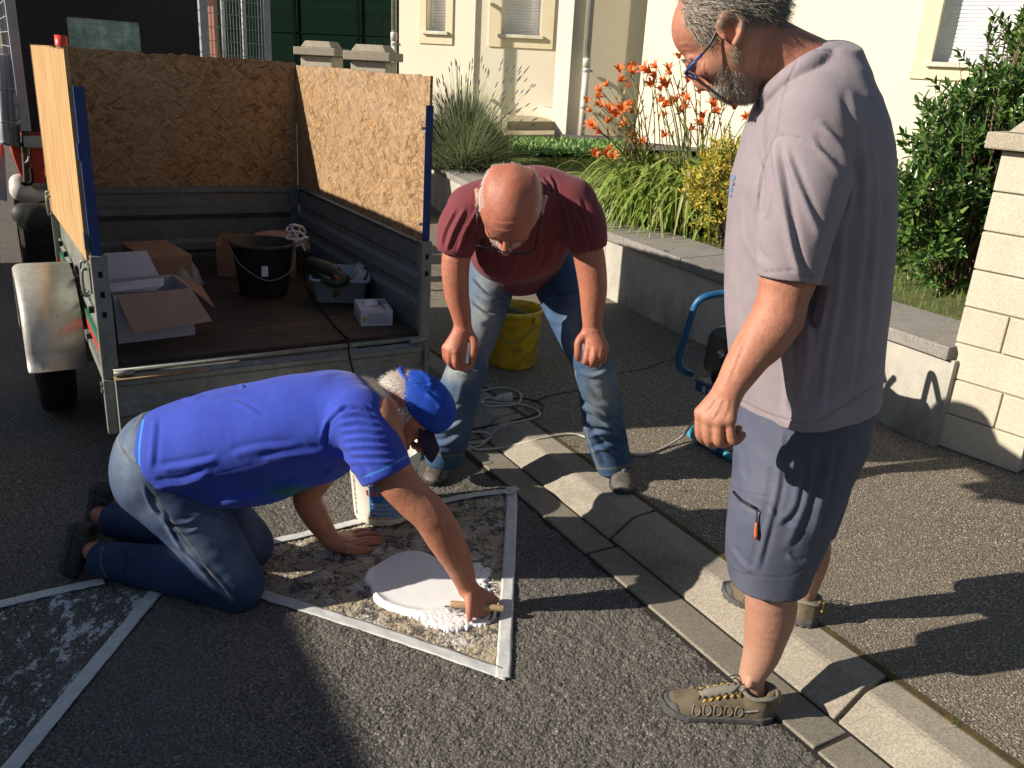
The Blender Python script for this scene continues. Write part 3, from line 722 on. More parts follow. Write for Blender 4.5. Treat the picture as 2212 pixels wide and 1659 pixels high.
M_LACE = mat('black lace', (.02, .02, .02), None, 50, .8)
M_YEL = mat('yellow cord', (.62, .38, .06), None, 50, .7)
M_DSHOE = mat('dark shoe cloth', (.030, .028, .026), (.05, .045, .04), 30, .85, bs=200, bd=.001)
M_STRIPE = mat('blue strip', (.05, .16, .36), None, 50, .6)
M_BLACKP = mat('black plastic', (.015, .015, .017), None, 20, .35, bd=0)

def shoe(parent, heel, toe, up, L_=.29, h=.0024, style='hike', W=.052, ankle=.085):
    """heel, toe: ends of the sole on the ground; local x runs to the toe"""
    heel, toe = np.array(heel, float), np.array(toe, float); fx = toe-heel; fx /= np.linalg.norm(fx); up = np.array(up, float); up -= fx*(up @ fx); up /= np.linalg.norm(up); sx = np.cross(up, fx)
    mtx = Matrix(((fx[0], sx[0], up[0], heel[0]), (fx[1], sx[1], up[1], heel[1]), (fx[2], sx[2], up[2], heel[2]), (0, 0, 0, 1)))
    root = empty('shoe', mtx=mtx, parent=parent); k = L_/.29
    xs = np.array([0, .01, .035, .08, .13, .18, .225, .26, .28, .290])*k
    ws = np.array([.004, .024, .033, .033, .035, .042, .0455, .039, .026, .004])*W/.050
    hs = np.array([.060, .078, .088 if style != 'plain' else .070, .088 if style != 'plain' else .068, .078, .062, .052, .045, .036, .022])
    if style == 'plain': hs[4:] *= .85
    wid = lambda x: np.interp(x, xs, ws); top = lambda x: np.interp(x, xs, hs); off = lambda x: np.interp(x, [0, .12*k, .26*k], [0, -.001, -.006])
    def body(lo, hi, grow=0., zmul=1.):
        s = SDF(lo, hi, h); X, Y, Z = s.ax[0][:, None, None], s.ax[1][None, :, None], s.ax[2][None, None, :]
        w_ = (wid(X)+grow).astype(np.float32); t_ = (top(X)+grow).astype(np.float32); y = (Y-off(X).astype(np.float32))
        q = ((np.abs(y)/w_)**2.5+(np.clip(Z, -.004, 1)/t_)**2.3)**(1/2.4); s.D = ((q-1)*np.minimum(w_, t_)*.85).astype(np.float32); s.D = np.maximum(s.D, (np.abs(X-L_/2)-L_/2-grow)); return s
    lo, hi = (-.012, -.075, -.006), (L_+.015, .075, .14)
    s = body(lo, hi); s.cap((.045*k, 0, .06), (.048*k, 0, ankle+.004), .036, .037, .02)
    s.plane_cut((0, 0, .014), (0, 0, -1), (-1, -1, -1), (1, 1, 1)); s.cap((.050*k, 0, ankle-.006), (.050*k, 0, ankle+.06), .026, .030, .004, sub=True)
    s.plane_cut((0, 0, ankle+.006), (.12, 0, 1), (-1, -1, -1), (1, 1, 1))
    if style == 'hike':   # seams cut into the upper
        for q in range(5):
            x = (.100+q*.027)*k
            for y in (-1, 1):
                yy = lambda zz: y*wid(x)*.97*(1-max(0, zz-.03)*6)+off(x)
                s.path([(x-.009, yy(.052), .052), (x-.011, yy(.04), .040), (x-.002, yy(.028)*1.01, .027), (x+.008, yy(.034), .034), (x+.004, yy(.05), .050), (x-.009, yy(.052), .052)], [.0022]*6, .001, 3) if False else None
    v, f = s.mesh(); v = relax(v, f, 1); n = vnormals(v, f); v = fabric(v, n, .0007, 75, seed=4)
    t_attr = ((v[:, 0] > .232*k) & (v[:, 2] < .045)).astype(float)
    mobj('upper', v, f, M_SUEDE if style == 'hike' else M_BOOT if style == 'boot' else M_DSHOE, root, True)
    # sole
    s = SDF((-.02, -.08, -.006), (L_+.02, .08, .05), h); X, Y, Z = s.ax[0][:, None, None], s.ax[1][None, :, None], s.ax[2][None, None, :]
    w_ = (wid(X)+.0050).astype(np.float32); y = Y-off(X).astype(np.float32); d = np.abs(y)-w_; d = np.maximum(d, np.abs(X-L_/2)-L_/2-.004)
    zt_ = (.020+.018*np.clip((X-.22*k)/(.07*k), 0, 1)**2*(1 if style == 'hike' else .4)+.004*np.clip((.05*k-X)/.05, 0, 1)).astype(np.float32); zb_ = (.007*np.clip((X-.24*k)/(.05*k), 0, 1)**2).astype(np.float32)
    tread = (.0038*(np.sin(X*2*PI/.020) > .2)*(np.abs(y) > w_-.016)).astype(np.float32)*(1 if style != 'plain' else 0)*(np.abs(X-.105) > .02)
    s.D = np.maximum(d, np.maximum(Z-zt_, zb_+tread*(1 if style != 'plain' else 0)-Z)).astype(np.float32)
    v, f = s.mesh(); v = relax(v, f, 1); mobj('sole', v, f, M_RUBG if style == 'hike' else M_RUB, root, True)
    if style in ('hike', 'boot'):
        s2 = body((.19*k, -.075, 0), (L_+.015, .075, .07), .0024); s2.plane_cut(((.232 if style == 'hike' else .222)*k, 0, .0), (-1, 0, .55 if style == 'hike' else .15), (-1, -1, -1), (1, 1, 1)); s2.plane_cut((0, 0, .016), (0, 0, -1), (-1, -1, -1), (1, 1, 1))
        if style == 'hike': s2.plane_cut((.25*k, 0, .040), (0, 0, 1), (-1, -1, -1), (1, 1, 1))
        v, f = s2.mesh(); mobj('toe_cap', relax(v, f, 1), f, M_RUBG if style == 'hike' else M_BOOT, root, True)
    if style == 'hike':
        for q in range(5):
            x = (.098+q*.027)*k
            for y in (-1, 1):
                def sf(dx, z, e=.0012):
                    xx = x+dx; t_ = top(xx); w2 = wid(xx); yy = w2*max(0., 1-(z/t_)**2.3)**(1/2.5); return (xx, y*(yy+e)+off(xx), z+e*.4)
                z1 = min(.050, top(x)*.80); pts = [sf(.006, z1), sf(-.005, z1*.98), sf(-.011, z1*.75), sf(-.006, z1*.52), sf(.004, z1*.46), sf(.010, z1*.62), sf(.006, z1)]
                MB().tube(spline(pts, 4), .0020, 5).obj('overlay_loop', M_SUEDE2, root, True)
                c = [sf(.004, z1*.9, .0006), sf(-.003, z1*.9, .0006), sf(-.008, z1*.74, .0006), sf(-.004, z1*.57, .0006), sf(.003, z1*.53, .0006), sf(.007, z1*.64, .0006)]
                MB().add(c+[tuple(np.mean(c, 0)+np.array([0, y*.0006, 0]))], [(i_, (i_+1) % 6, 6) for i_ in range(6)]).obj('mesh_panel', M_MESH, root, True)
        MB().tube(spline([(.006, -.022, ankle-.002), (.03, -.033, ankle+.001), (.065, -.033, ankle-.003), (.088, -.022, ankle+.004), (.094, 0, ankle+.010), (.088, .022, ankle+.004), (.065, .034, ankle-.003), (.03, .034, ankle+.001), (.006, .022, ankle-.002), (.002, 0, ankle), (.006, -.022, ankle-.002)], 5), .0062, 8).obj('collar', M_MESH, root, True)
        MB().box((-.010, -.007, .052), (-.004, .007, .086)).obj('heel_loop', M_YEL, root, bev=.002)
        tv, tf = text_mesh('MERRELL', .0105, .0002); mobj('lettering', [(.083*k-p[0]*.80, wid(.06*k)+.0055+p[2], .0415+p[1]*.8+p[0]*.22) for p in tv], tf, mat('white print', (.72, .72, .70), None, 10, .5, bd=0), root)
        for y in (-1, 1): MB().tube([(.030*k, y*(wid(.03*k)+.001), .060), (.055*k, y*(wid(.055*k)*.97+.001), .052), (.085*k, y*(wid(.085*k)*.97+.001), .040)], .0035, 6).obj('side_strap', M_RUB, root, True)
    if style in ('hike', 'boot'):
        # tongue and crossed laces on top of the instep
        tn = [(x*k, 0, top(x*k)-.001) for x in (.085, .11, .14, .17, .195)]; MB().tube([(.075*k, 0, ankle+.016)]+tn, [.012, .017, .018, .017, .015, .010], 10).obj('tongue', M_MESH if style == 'hike' else M_BOOT, root, True)
        for q in range(6 if style == 'hike' else 3):
            x = (.100+q*.0165)*k; x2 = x+.0165*k; z, z2 = top(x)+.010-.006*(q/5), top(x2)+.009-.006*(q/5)
            for y in (-1, 1):
                MB().tube([(x, y*.021+off(x), z-.008), ((x+x2)/2, off(x), (z+z2)/2+.008), (x2, -y*.021+off(x), z2-.008)], .0019, 6).obj('lace', M_LACE, root, True)
                if style == 'hike': MB().tube([(x-.003, y*.020+off(x), z-.007), (x+.006, y*.026+off(x), z-.013)], .0028, 6).obj('eyelet', M_YEL, root, True)
        z = top(.095*k)+.014
        for y in (-1, 1): MB().tube(spline([(.092*k, 0, z), (.100*k, y*.016, z+.016), (.120*k, y*.030, z-.002), (.112*k, y*.020, z-.008), (.096*k, y*.004, z)], 6), .0016, 6).obj('lace_bow', M_LACE, root, True)
        MB().tube(spline([(.094*k, .0, z), (.105*k, -.018, z+.004), (.118*k, -.034, z-.020), (.128*k, -.038, z-.036)], 5), .0016, 6).obj('lace_end', M_LACE, root, True)
    return root

# ------------------------------------------------------------------ standing man in the grey T-shirt
def man_standing():
    root = empty('person', gp(1640, 1545, 0)); WR.append(root)
    tag(root, 'standing man in faded grey T-shirt and slate shorts, looking down over blue glasses', 'person')
    Ym = 1.97
    Q = lambda x, y, Y=Ym: dp(x, y, Y)
    k = lambda px, p: px*depth(p)/FPX
    lo, hi = (.25, 1.50, 0.03), (1.12, 2.34, 1.86)
    # --- body (skin)
    s = SDF(lo, hi, .0036); LY = np.array([0, -1., 0])
    ax1 = CR*.90+CU*.436; ax1 /= np.linalg.norm(ax1); ax3 = CU*.90-CR*.436; ax2 = np.cross(ax3, ax1); Mh = np.stack([ax1, ax2, ax3])
    s.ell(Q(1583, 18), (.112, .076, .100), Mh); s.ell(Q(1521, 60), (.069, .060, .069), None, .03)
    for sg in (-1, 1):
        y_ = Ym+sg*.030
        s.cap(Q(1494, 136, y_), Q(1494, 138, Ym+sg*.008), .0135, .0125, .014)
        s.ell(Q(1512, 151, Ym+sg*.030), (.012, .014, .012), None, .004)
        s.ell(Q(1497, 156, Ym+sg*.040), (.010, .014, .012), None, .010, True)
        s.ell(Q(1548, 132, Ym+sg*.036), (.036, .026, .036), None, .02)
        s.cap(Q(1592, 95, Ym+sg*.056), Q(1592, 180, Ym+sg*.028), .030, .026, .03)
        s.ell(Q(1531, 186, Ym+sg*.013), (.010, .009, .011), None, .006)
    s.cap(Q(1505, 130), Q(1500, 160), .020, .011, .012)
    s.path([Q(1498, 156), Q(1506, 168), Q(1519, 181)], [.0095, .0110, .0155], .006)
    s.ell(Q(1533, 193), (.005, .005, .006), None, .003, True)
    s.ell(Q(1571, 158), (.041, .044, .044), None, .02)
    s.cap(Q(1549, 192, Ym-.012), Q(1549, 192, Ym+.012), .0135, None, .010); s.cap(Q(1562, 199, Ym-.010), Q(1562, 199, Ym+.010), .0115, None, .010)
    s.cap(Q(1555, 203, Ym-.02), Q(1555, 203, Ym+.02), .003, None, .003, sub=True)
    s.ell(Q(1587, 190), (.034, .034, .030), None, .03); s.ell(Q(1614, 190), (.032, .034, .028), None, .03)
    s.path([Q(1612, 92), Q(1668, 118), Q(1722, 158, 1.975), Q(1755, 210, 1.98)], [.066, .069, .076, .085], .03)
    ue = -CR*.44+CU*.90
    ear(s, Q(1573, 62, Ym-.077), ue, -CR*.8-CU*.6, -LY*-1+CR*.30, .070); ear(s, Q(1573, 58, Ym+.077), ue, -CR*.8-CU*.6, -LY+CR*.3, .066)
    s.path([Q(1755, 210, 1.98), Q(1750, 330, 1.98), Q(1740, 600, 1.99)], [.10, .13, .13], .05)
    # near arm
    s.cap(Q(1752, 300, 1.83), Q(1700, 600, 1.765), .056, .052, .03)
    s.path([Q(1704, 606, 1.765), Q(1676, 680, 1.755), Q(1646, 730, 1.74), Q(1606, 790, 1.72), Q(1574, 843, 1.70)], [.055, .050, .0475, .0405, .0305], .02, flat=LY, fs=.95)
    s.cap(Q(1690, 690, 1.76), Q(1660, 745, 1.745), .042, .030, .03)
    # near hand: loose fist, back of the hand to the camera
    H0 = Q(1571, 850, 1.70)
    kn = [Q(1514, 891, 1.700), Q(1531, 903, 1.682), Q(1553, 910, 1.672), Q(1576, 905, 1.668)]
    for i, kk in enumerate(kn):
        s.cap(H0+np.array([(.004*i-.006), .004*(1-i), 0]), kk, .0215-.001*i, .0150, .016)
    s.ell(Q(1556, 880, 1.70), (.034, .020, .036), None, .012)
    pip = [Q(1513, 938, 1.700), Q(1531, 950, 1.680), Q(1553, 953, 1.668), Q(1580, 947, 1.664)]
    tip = [Q(1540, 938, 1.725), Q(1558, 943, 1.712), Q(1596, 926, 1.700), Q(1604, 939, 1.676)]
    dpp = [Q(1528, 952, 1.716), Q(1545, 958, 1.700), Q(1572, 953, 1.688), Q(1590, 951, 1.668)]
    for i in range(4): s.path([kn[i], pip[i], dpp[i], tip[i]], [.0122, .0110, .0102, .0088] if i < 3 else [.0112, .0098, .0092, .0082], .004, 4)
    for i in range(4): s.ell(kn[i]+np.array([0, -.004, .002]), (.0115, .0105, .011), None, .006)
    s.path([H0+np.array([-.006, .018, -.004]), Q(1528, 905, 1.735), Q(1538, 935, 1.74)], [.017, .0125, .0105], .012)   # thumb behind
    # far arm, hangs on the far side
    s.path([Q(1770, 330, 2.17), Q(1745, 640, 2.24), Q(1700, 820, 2.2), Q(1690, 880, 2.16)], [.052, .045, .032, .036], .02)
    for i in range(4): s.path([Q(1690, 880, 2.14+.018*i), Q(1684, 930, 2.14+.018*i), Q(1700, 948, 2.15+.018*i)], [.013, .0105, .009], .01, 3)
    s.path([Q(1690, 870, 2.13), Q(1672, 905, 2.12)], [.014, .010], .012)
    # legs
    s.path([Q(1735, 800, 1.90), Q(1690, 1040, 1.87), Q(1664, 1205, 1.845), Q(1661, 1310, 1.845), Q(1648, 1400, 1.84), Q(1623, 1468, 1.835), Q(1630, 1520, 1.83)], [.085, .075, .060, .0590, .049, .0325, .036], .03)
    s.ell(Q(1682, 1320, 1.85), (.040, .040, .085), None, .03); s.ell(Q(1618, 1478, 1.80), (.011, .010, .012), None, .012); s.ell(Q(1650, 1500, 1.84), (.02, .017, .03), None, .02)
    s.path([Q(1780, 800, 2.06), Q(1760, 1000, 2.10), Q(1748, 1120, 2.115), Q(1750, 1200, 2.13), Q(1738, 1280, 2.152), Q(1738, 1318, 2.158)], [.085, .07, .056, .054, .0335, .031], .03)
    v, f = s.mesh(); v = relax(v, f, 1); n = vnormals(v, f)
    v = creases(v, n, [([(1440+26*q/2+150, 100+q*9), (1600+q*5, 150), (1625+q*6, 190)], 2.2, .0012) for q in range(0, 7, 2)] + [([(1660, 100), (1650, 150), (1640, 185)], 2.5, .0016), ([(1675, 110), (1668, 160), (1655, 195)], 2.5, .0014), ([(1640, 95), (1632, 140), (1625, 175)], 2.5, .0014),
        ([(1515, 120), (1512, 135), (1505, 150)], 2, .0012), ([(1520, 130), (1520, 150), (1530, 178)], 2.2, .0014), ([(1545, 860), (1530, 880), (1518, 893)], 3, .0013), ([(1560, 862), (1550, 885), (1540, 903)], 3, .0013), ([(1575, 862), (1570, 885), (1562, 905)], 3, .0012),
        ([(1462, 100), (1480, 92), (1500, 98)], 2, .0009), ([(1460, 112), (1478, 106), (1498, 110)], 2, .0009), ([(1560, 812), (1580, 822), (1604, 826)], 2.5, .0010), ([(1618, 700), (1590, 770), (1572, 820)], 5, .0012)])
    p = projpx(v)
    beard = gauss_px(v, [(1585, 184, 48, 30, 1.0), (1562, 150, 22, 28, .45), (1552, 192, 18, 12, 1.), (1600, 205, 40, 22, 1.2), (1590, 120, 18, 30, .6), (1618, 185, 26, 28, 1.)])
    scalp = ((p[:, 1] < 62) & (p[:, 0] > 1478) & (p[:, 1] < 120)).astype(float)
    hairy = np.clip(beard, 0, 1)*(p[:, 1] < 235)*(p[:, 1] > 90)+scalp*(v[:, 2] > 1.5)
    skin_obj('body', v, f, M_SKIN3, root, {'hairy': np.clip(hairy, 0, .9), 'pale': (p[:, 1] > 1180)*.55*(v[:, 2] < .6)})
    n = vnormals(v, f)
    # hair on the sides and back of the head, beard
    hx = lambda x0, x1, y0, y1: (p[:, 0] > x0) & (p[:, 0] < x1) & (p[:, 1] > y0) & (p[:, 1] < y1) & (v[:, 2] > 1.45)
    sx = 1466+np.clip(p[:, 1]*.35, 0, 60)
    m1 = (v[:, 2] > 1.5) & (p[:, 0] > sx) & (p[:, 1] < 98-np.abs(p[:, 0]-1545)*.02) & (p[:, 0] < 1724) & ~((p[:, 0] > 1540) & (p[:, 0] < 1650) & (p[:, 1] > 22+.25*np.maximum(0, p[:, 0]-1590))) & (((p[:, 0]-1540)*.9+(p[:, 1]-62) < 20) | (p[:, 1] < 30)) & ~((p[:, 0] > 1632) & (p[:, 1] > 20+(p[:, 0]-1632)*.6)) & (p[:, 1] < 92) & (p[:, 0] > 1466+(p[:, 1]-20)*.5)
    back = CR*.8-CU*.45
    strands('hair', v, n, m1, 9000, .024, lambda q, nn: np.tile(back, (len(q), 1)), .0007, M_HAIRM, root, 3, .28, .10)
    m2 = m1 & (p[:, 0] > 1560); strands('hair', v, n, m2, 5000, .032, lambda q, nn: np.tile(CR*.7-CU*.7, (len(q), 1)), .0008, M_HAIRD, root, 4, .22, .09)
    m3 = (beard > .35) & (p[:, 1] < 225) & (p[:, 1] > 70) & (p[:, 0] < 1645) & (p[:, 0] > 1536) & (v[:, 2] > 1.45)
    strands('beard', v, n, m3, 7000, .0060, lambda q, nn: np.tile(-CR*.3-CU*.8, (len(q), 1)), .00038, M_BEARD, root, 5, .45, .25)
    m4 = m3 & (p[:, 1] > 182); strands('moustache', v, n, (gauss_px(v, [(1547, 195, 11, 8, 1)]) > .4) & (v[:, 2] > 1.45), 700, .009, lambda q, nn: np.tile(-CR*.2-CU*.9, (len(q), 1)), .0005, M_HAIRG, root, 8, .35, .35); strands('beard', v, n, m4, 1500, .008, lambda q, nn: np.tile(-CR*.4-CU*.8, (len(q), 1)), .0006, M_HAIRD, root, 6, .4, .3)
    strands('eyebrow', v, n, (gauss_px(v, [(1488, 133, 12, 6, 1)]) > .5) & (v[:, 2] > 1.5), 200, .007, lambda q, nn: np.tile(-CR*.2+CU*.5, (len(q), 1)), .0006, M_HAIRD, root, 7, .5, .7)
    # glasses
    gl = empty('glasses', parent=root)
    GM = mat('blue glasses frame', (.02, .10, .34), None, 30, .35, bd=0); GK = mat('black glasses frame', (.012, .012, .015), None, 30, .35, bd=0)
    def wq(x, y, Y): a = np.array(Q(x, y, Y)); return a
    for Y_ in (Ym-.080, Ym+.078):
        a, b, c = wq(1556, 48, Y_), wq(1536, 92, Y_), wq(1516, 118, Y_); d_, e_ = wq(1484, 152, Y_+(.008 if Y_ < Ym else -.008)), wq(1481, 160, Y_+(.010 if Y_ < Ym else -.010))
        mb = MB(); mb.tube(spline([a, b, c], 4), [.0028]*9, 6); mb.obj('temple_arm', GK, gl, True)
        mb = MB(); mb.tube([c, d_], .0034, 6); mb.obj('temple_arm', GM, gl, True); mb = MB(); mb.tube([d_, e_], .0036, 6); mb.obj('hinge', GK, gl, True)
    for sg in (-1, 1):
        pts = [wq(1482, 161, Ym+sg*.068), wq(1492, 168, Ym+sg*.066), wq(1503, 171, Ym+sg*.045), wq(1505, 170, Ym+sg*.020), wq(1497, 162, Ym+sg*.012), wq(1484, 158, Ym+sg*.018), wq(1481, 158, Ym+sg*.045)]
        mb = MB(); q_ = spline(pts, 5, True); mb.tube(q_+[q_[0]], .0024, 6); mb.obj('rim', GM, gl, True)
    mb = MB(); mb.tube([wq(1489, 158, Ym-.014), wq(1486, 155, Ym), wq(1489, 158, Ym+.014)], .0022, 6); mb.obj('bridge', GM, gl, True)
    # --- T-shirt
    s = SDF((.30, 1.60, .74), (1.05, 2.40, 1.72), .0042)
    rows = []
    for y, xl, xr, b in ((124, 1762, 1838, .070), (150, 1722, 1866, .110), (200, 1652, 1896, .165), (250, 1625, 1912, .190), (300, 1607, 1922, .200), (400, 1580, 1928, .208), (540, 1567, 1922, .212), (640, 1566, 1913, .212), (700, 1568, 1905, .214), (800, 1578, 1896, .214), (870, 1592, 1889, .214), (905, 1596, 1884, .214)):
        a_, b_ = Q(xl, y, 1.98), Q(xr, y, 1.98); rows.append(((a_[2]+b_[2])/2, (a_[0]+b_[0])/2, 1.985, (b_[0]-a_[0])/2-.004, b, 0))
    s.loft(rows, .03, e=2.15)
    s.cap(Q(1790, 165, 1.95), Q(1752, 262, 1.845), .070, .078, .05); s.cap(Q(1800, 165, 2.02), Q(1790, 250, 2.15), .070, .078, .05)
    s.path([Q(1757, 270, 1.835), Q(1738, 400, 1.80), Q(1716, 500, 1.775), Q(1704, 603, 1.755)], [.084, .086, .079, .064], .03, flat=LY, fs=.95)
    s.path([Q(1800, 270, 2.16), Q(1790, 400, 2.20), Q(1775, 560, 2.22)], [.082, .080, .068], .03)
    s.ell(Q(1752, 928, 1.785), (.032, .022, .05), None, .06)
    s.path([Q(1655, 214, 1.945), Q(1680, 190, 1.905), Q(1716, 160, 1.88), Q(1756, 136, 1.885), Q(1800, 114, 1.93)], [.014, .018, .022, .024, .022], .02); s.path([Q(1655, 214, 2.0), Q(1700, 180, 2.06), Q(1750, 146, 2.07), Q(1805, 114, 2.02)], [.014, .020, .024, .022], .02)
    h1, h2, h3 = Q(1592, 878, 1.98), Q(1892, 846, 1.98), Q(1742, 932, 1.77); hn_ = np.cross(h2-h1, h3-h1); hn_ /= np.linalg.norm(hn_); hn_ = hn_ if hn_[2] < 0 else -hn_; s.plane_cut(h1, hn_, (-9, -9, -9), (9, 9, 9))
    e_ = Q(1704, 606, 1.755); ax_ = Q(1676, 680, 1.75)-Q(1716, 500, 1.775); ax_ /= np.linalg.norm(ax_)
    s.plane_cut(e_, ax_, e_+np.array([-.11, -.12, -.10]), e_+np.array([.085, .075, .05])); s.cap(e_-ax_*.012, e_+ax_*.1, .0565, .0565, .006, sub=True)
    v, f = s.mesh(); v = relax(v, f, 2); n = vnormals(v, f)
    v = creases(v, n, [([(1672, 300), (1690, 420), (1712, 540), (1730, 600)], 9, .009), ([(1690, 315), (1740, 440), (1775, 520)], 9, .006), ([(1640, 330), (1650, 430), (1642, 470)], 7, -.006),
        ([(1655, 250), (1650, 330), (1640, 400), (1640, 470)], 6, .005), ([(1750, 300), (1800, 360), (1830, 400)], 8, .005), ([(1770, 270), (1815, 320), (1840, 400), (1825, 480)], 9, .007),
        ([(1850, 260), (1868, 400), (1860, 560), (1835, 740)], 10, .006), ([(1880, 300), (1892, 430), (1885, 600), (1862, 780)], 10, .005), ([(1820, 480), (1812, 620), (1790, 760), (1770, 900)], 10, .007),
        ([(1690, 650), (1700, 760), (1702, 900)], 9, .006), ([(1745, 620), (1745, 760), (1730, 880)], 10, .006), ([(1600, 420), (1615, 520), (1650, 580)], 9, .006), ([(1590, 500), (1600, 640), (1615, 780)], 9, -.004),
        ([(1860, 640), (1845, 760), (1832, 840)], 9, .005), ([(1610, 180), (1640, 260), (1640, 320)], 7, .004), ([(1820, 200), (1850, 300), (1865, 420)], 10, -.005), ([(1785, 640), (1762, 760), (1755, 860)], 8, .004)])
    n = vnormals(v, f); v = fabric(v, n, .0016, 26, (1, 1, .28), 2); v = fabric(v, n, .0007, 70, (1, 1, .5), 8)
    st_ = lines_px(v, [[(1675, 290), (1655, 340), (1642, 400), (1636, 460)], [(1672, 295), (1710, 292), (1760, 312), (1812, 350)], [(1648, 588), (1690, 585), (1716, 583)], [(1725, 592), (1760, 600)], [(1600, 866), (1660, 895), (1740, 916)], [(1760, 914), (1830, 872), (1888, 832)], [(1690, 120), (1740, 105), (1800, 112)], [(1722, 130), (1690, 210), (1678, 290)]], 1.6)
    v = v-n*(st_*.0030)[:, None]
    vsh = v.copy(); skin_obj('t_shirt', v, f, M_GREY, root, {'stitch': st_*.7})
    mb = MB(); col_pts = [Q(1647, 205, 1.945), Q(1672, 180, 1.902), Q(1708, 150, 1.880), Q(1750, 124, 1.885), Q(1787, 106, 1.925), Q(1808, 100, 1.985), Q(1784, 106, 2.045), Q(1738, 128, 2.068), Q(1692, 165, 2.058), Q(1655, 198, 2.01)]
    s = SDF((.45, 1.84, 1.50), (.75, 2.12, 1.72), .0034); q_ = spline([tuple(a) for a in col_pts], 5, True)
    for a, b in zip(q_, q_[1:]+q_[:1]): s.cap(a+np.array([0, 0, -.006]), b+np.array([0, 0, -.006]), .0068, None, .002, flat=None); s.cap(a+np.array([-.001, 0, .005]), b+np.array([-.001, 0, .005]), .0055, None, .006)
    v, f = s.mesh(); skin_obj('collar', relax(v, f, 2), f, M_GREY, root, {'stitch': np.zeros(len(v))})
    # chest print seen at the very front
    pr = mat('faded blue print', (.13, .22, .42), (.16, .20, .33), 60, .8); prints = [(1583, 383, 6), (1580, 396, 6), (1578, 410, 6), (1576, 422, 4)]
    def onv(vv, x, y, off=.003):
        P_ = projpx(vv); c_ = np.argsort((P_[:, 0]-x)**2+(P_[:, 1]-y)**2)[:12]; i_ = c_[np.argmin((vv[c_]-EYE) @ CF)]; r_ = ray(x, y); return EYE+r_*(((vv[i_]-EYE) @ CF)/(r_ @ CF))-CF*off
    for (x_, y_, r_) in prints:
        c_ = [onv(vsh, x_+r_*math.cos(a_)*.8, y_+r_*math.sin(a_), .0015) for a_ in np.linspace(0, 2*PI, 8, endpoint=False)]; MB().add(c_, [tuple(range(8))]).obj('print', pr, root)
    # --- shorts
    s = SDF((.40, 1.60, .36), (1.05, 2.40, .98), .0042)
    rows = []
    for y, xl, xr, Yc, b in ((840, 1605, 1880, 1.97, .185), (930, 1590, 1866, 1.96, .19), (980, 1586, 1850, 1.93, .16), (1040, 1582, 1826, 1.895, .135), (1100, 1574, 1804, 1.875, .118), (1160, 1568, 1784, 1.865, .108), (1205, 1566, 1762, 1.86, .104), (1252, 1572, 1744, 1.855, .100)):
        a_, b_ = Q(xl, y, Yc), Q(xr, y, Yc); rows.append(((a_[2]+b_[2])/2, (a_[0]+b_[0])/2, Yc, (b_[0]-a_[0])/2-.003, b, 0))
    s.loft(rows, .02, e=2.3)
    rows = []
    for y, xl, xr, Yc, b in ((850, 1700, 1876, 2.03, .15), (940, 1690, 1862, 2.07, .135), (1000, 1690, 1842, 2.10, .125), (1070, 1690, 1822, 2.12, .115), (1130, 1692, 1800, 2.125, .110)):
        a_, b_ = Q(xl, y, Yc), Q(xr, y, Yc); rows.append(((a_[2]+b_[2])/2, (a_[0]+b_[0])/2, Yc, (b_[0]-a_[0])/2-.003, b, 0))
    s.loft(rows, .03, e=2.3)
    s.cap(Q(1662, 1230, 1.85), Q(1660, 1300, 1.85), .068, None, .006, sub=True); s.cap(Q(1748, 1120, 2.12), Q(1748, 1200, 2.12), .068, None, .006, sub=True)
    v, f = s.mesh(); v = relax(v, f, 2); n = vnormals(v, f)
    v = creases(v, n, [([(1690, 930), (1680, 1050), (1655, 1150), (1635, 1230)], 7, .004), ([(1760, 960), (1740, 1080), (1700, 1180)], 9, .006), ([(1800, 960), (1780, 1060), (1755, 1160)], 9, .006), ([(1590, 1080), (1620, 1098), (1645, 1110)], 4, -.004),
        ([(1590, 960), (1600, 1040)], 8, .004), ([(1660, 1100), (1690, 1130), (1720, 1140)], 6, .004), ([(1575, 1180), (1600, 1215), (1625, 1235)], 6, .004), ([(1700, 1200), (1720, 1215), (1740, 1220)], 6, .005), ([(1730, 1000), (1715, 1090), (1680, 1130)], 8, .005)])
    n = vnormals(v, f); v = fabric(v, n, .0018, 24, (1, 1, .5), 5)
    st_ = lines_px(v, [[(1668, 1010), (1660, 1080), (1640, 1160), (1622, 1225)], [(1662, 1010), (1654, 1080), (1634, 1160), (1616, 1225)], [(1580, 1052), (1610, 1064), (1655, 1072)], [(1575, 1228), (1620, 1242), (1700, 1246), (1738, 1226)]], 1.5)
    v = v-n*(st_*.0016)[:, None]; skin_obj('shorts', v, f, M_SHORT, root, {'stitch': st_*.5})
    # zip and pull
    Ys = 1.735
    zp = [(1584, 1062), (1600, 1080), (1618, 1090), (1634, 1099)]
    def on(vv, x, y, off=.003):
        P_ = projpx(vv); d_ = (P_[:, 0]-x)**2+(P_[:, 1]-y)**2; c_ = np.argsort(d_)[:12]; i_ = c_[np.argmin((vv[c_]-EYE) @ CF)]; r_ = ray(x, y); return EYE+r_*(((vv[i_]-EYE) @ CF)/(r_ @ CF))-CF*off
    mb = MB(); mb.tube([on(v, *q, .001) for q in zp], .0035, 6); mb.obj('zip', mat('dark zip', (.01, .01, .012), None, 40, .5), root, True)
    mb = MB(); mb.tube([on(v, 1634, 1100, .004), on(v, 1633, 1122, .006), on(v, 1632, 1130, .006)], .0022, 6); mb.obj('zip_cord', M_LACE, root, True)
    mb = MB(); mb.tube([on(v, 1632, 1128, .007), on(v, 1631, 1140, .007), on(v, 1631, 1152, .007), on(v, 1631, 1163, .007)], [.003, .0032, .0048, .0035], 8); mb.obj('zip_pull', mat('orange zip pull', (.75, .16, .05), None, 30, .5, bd=0), root, True)
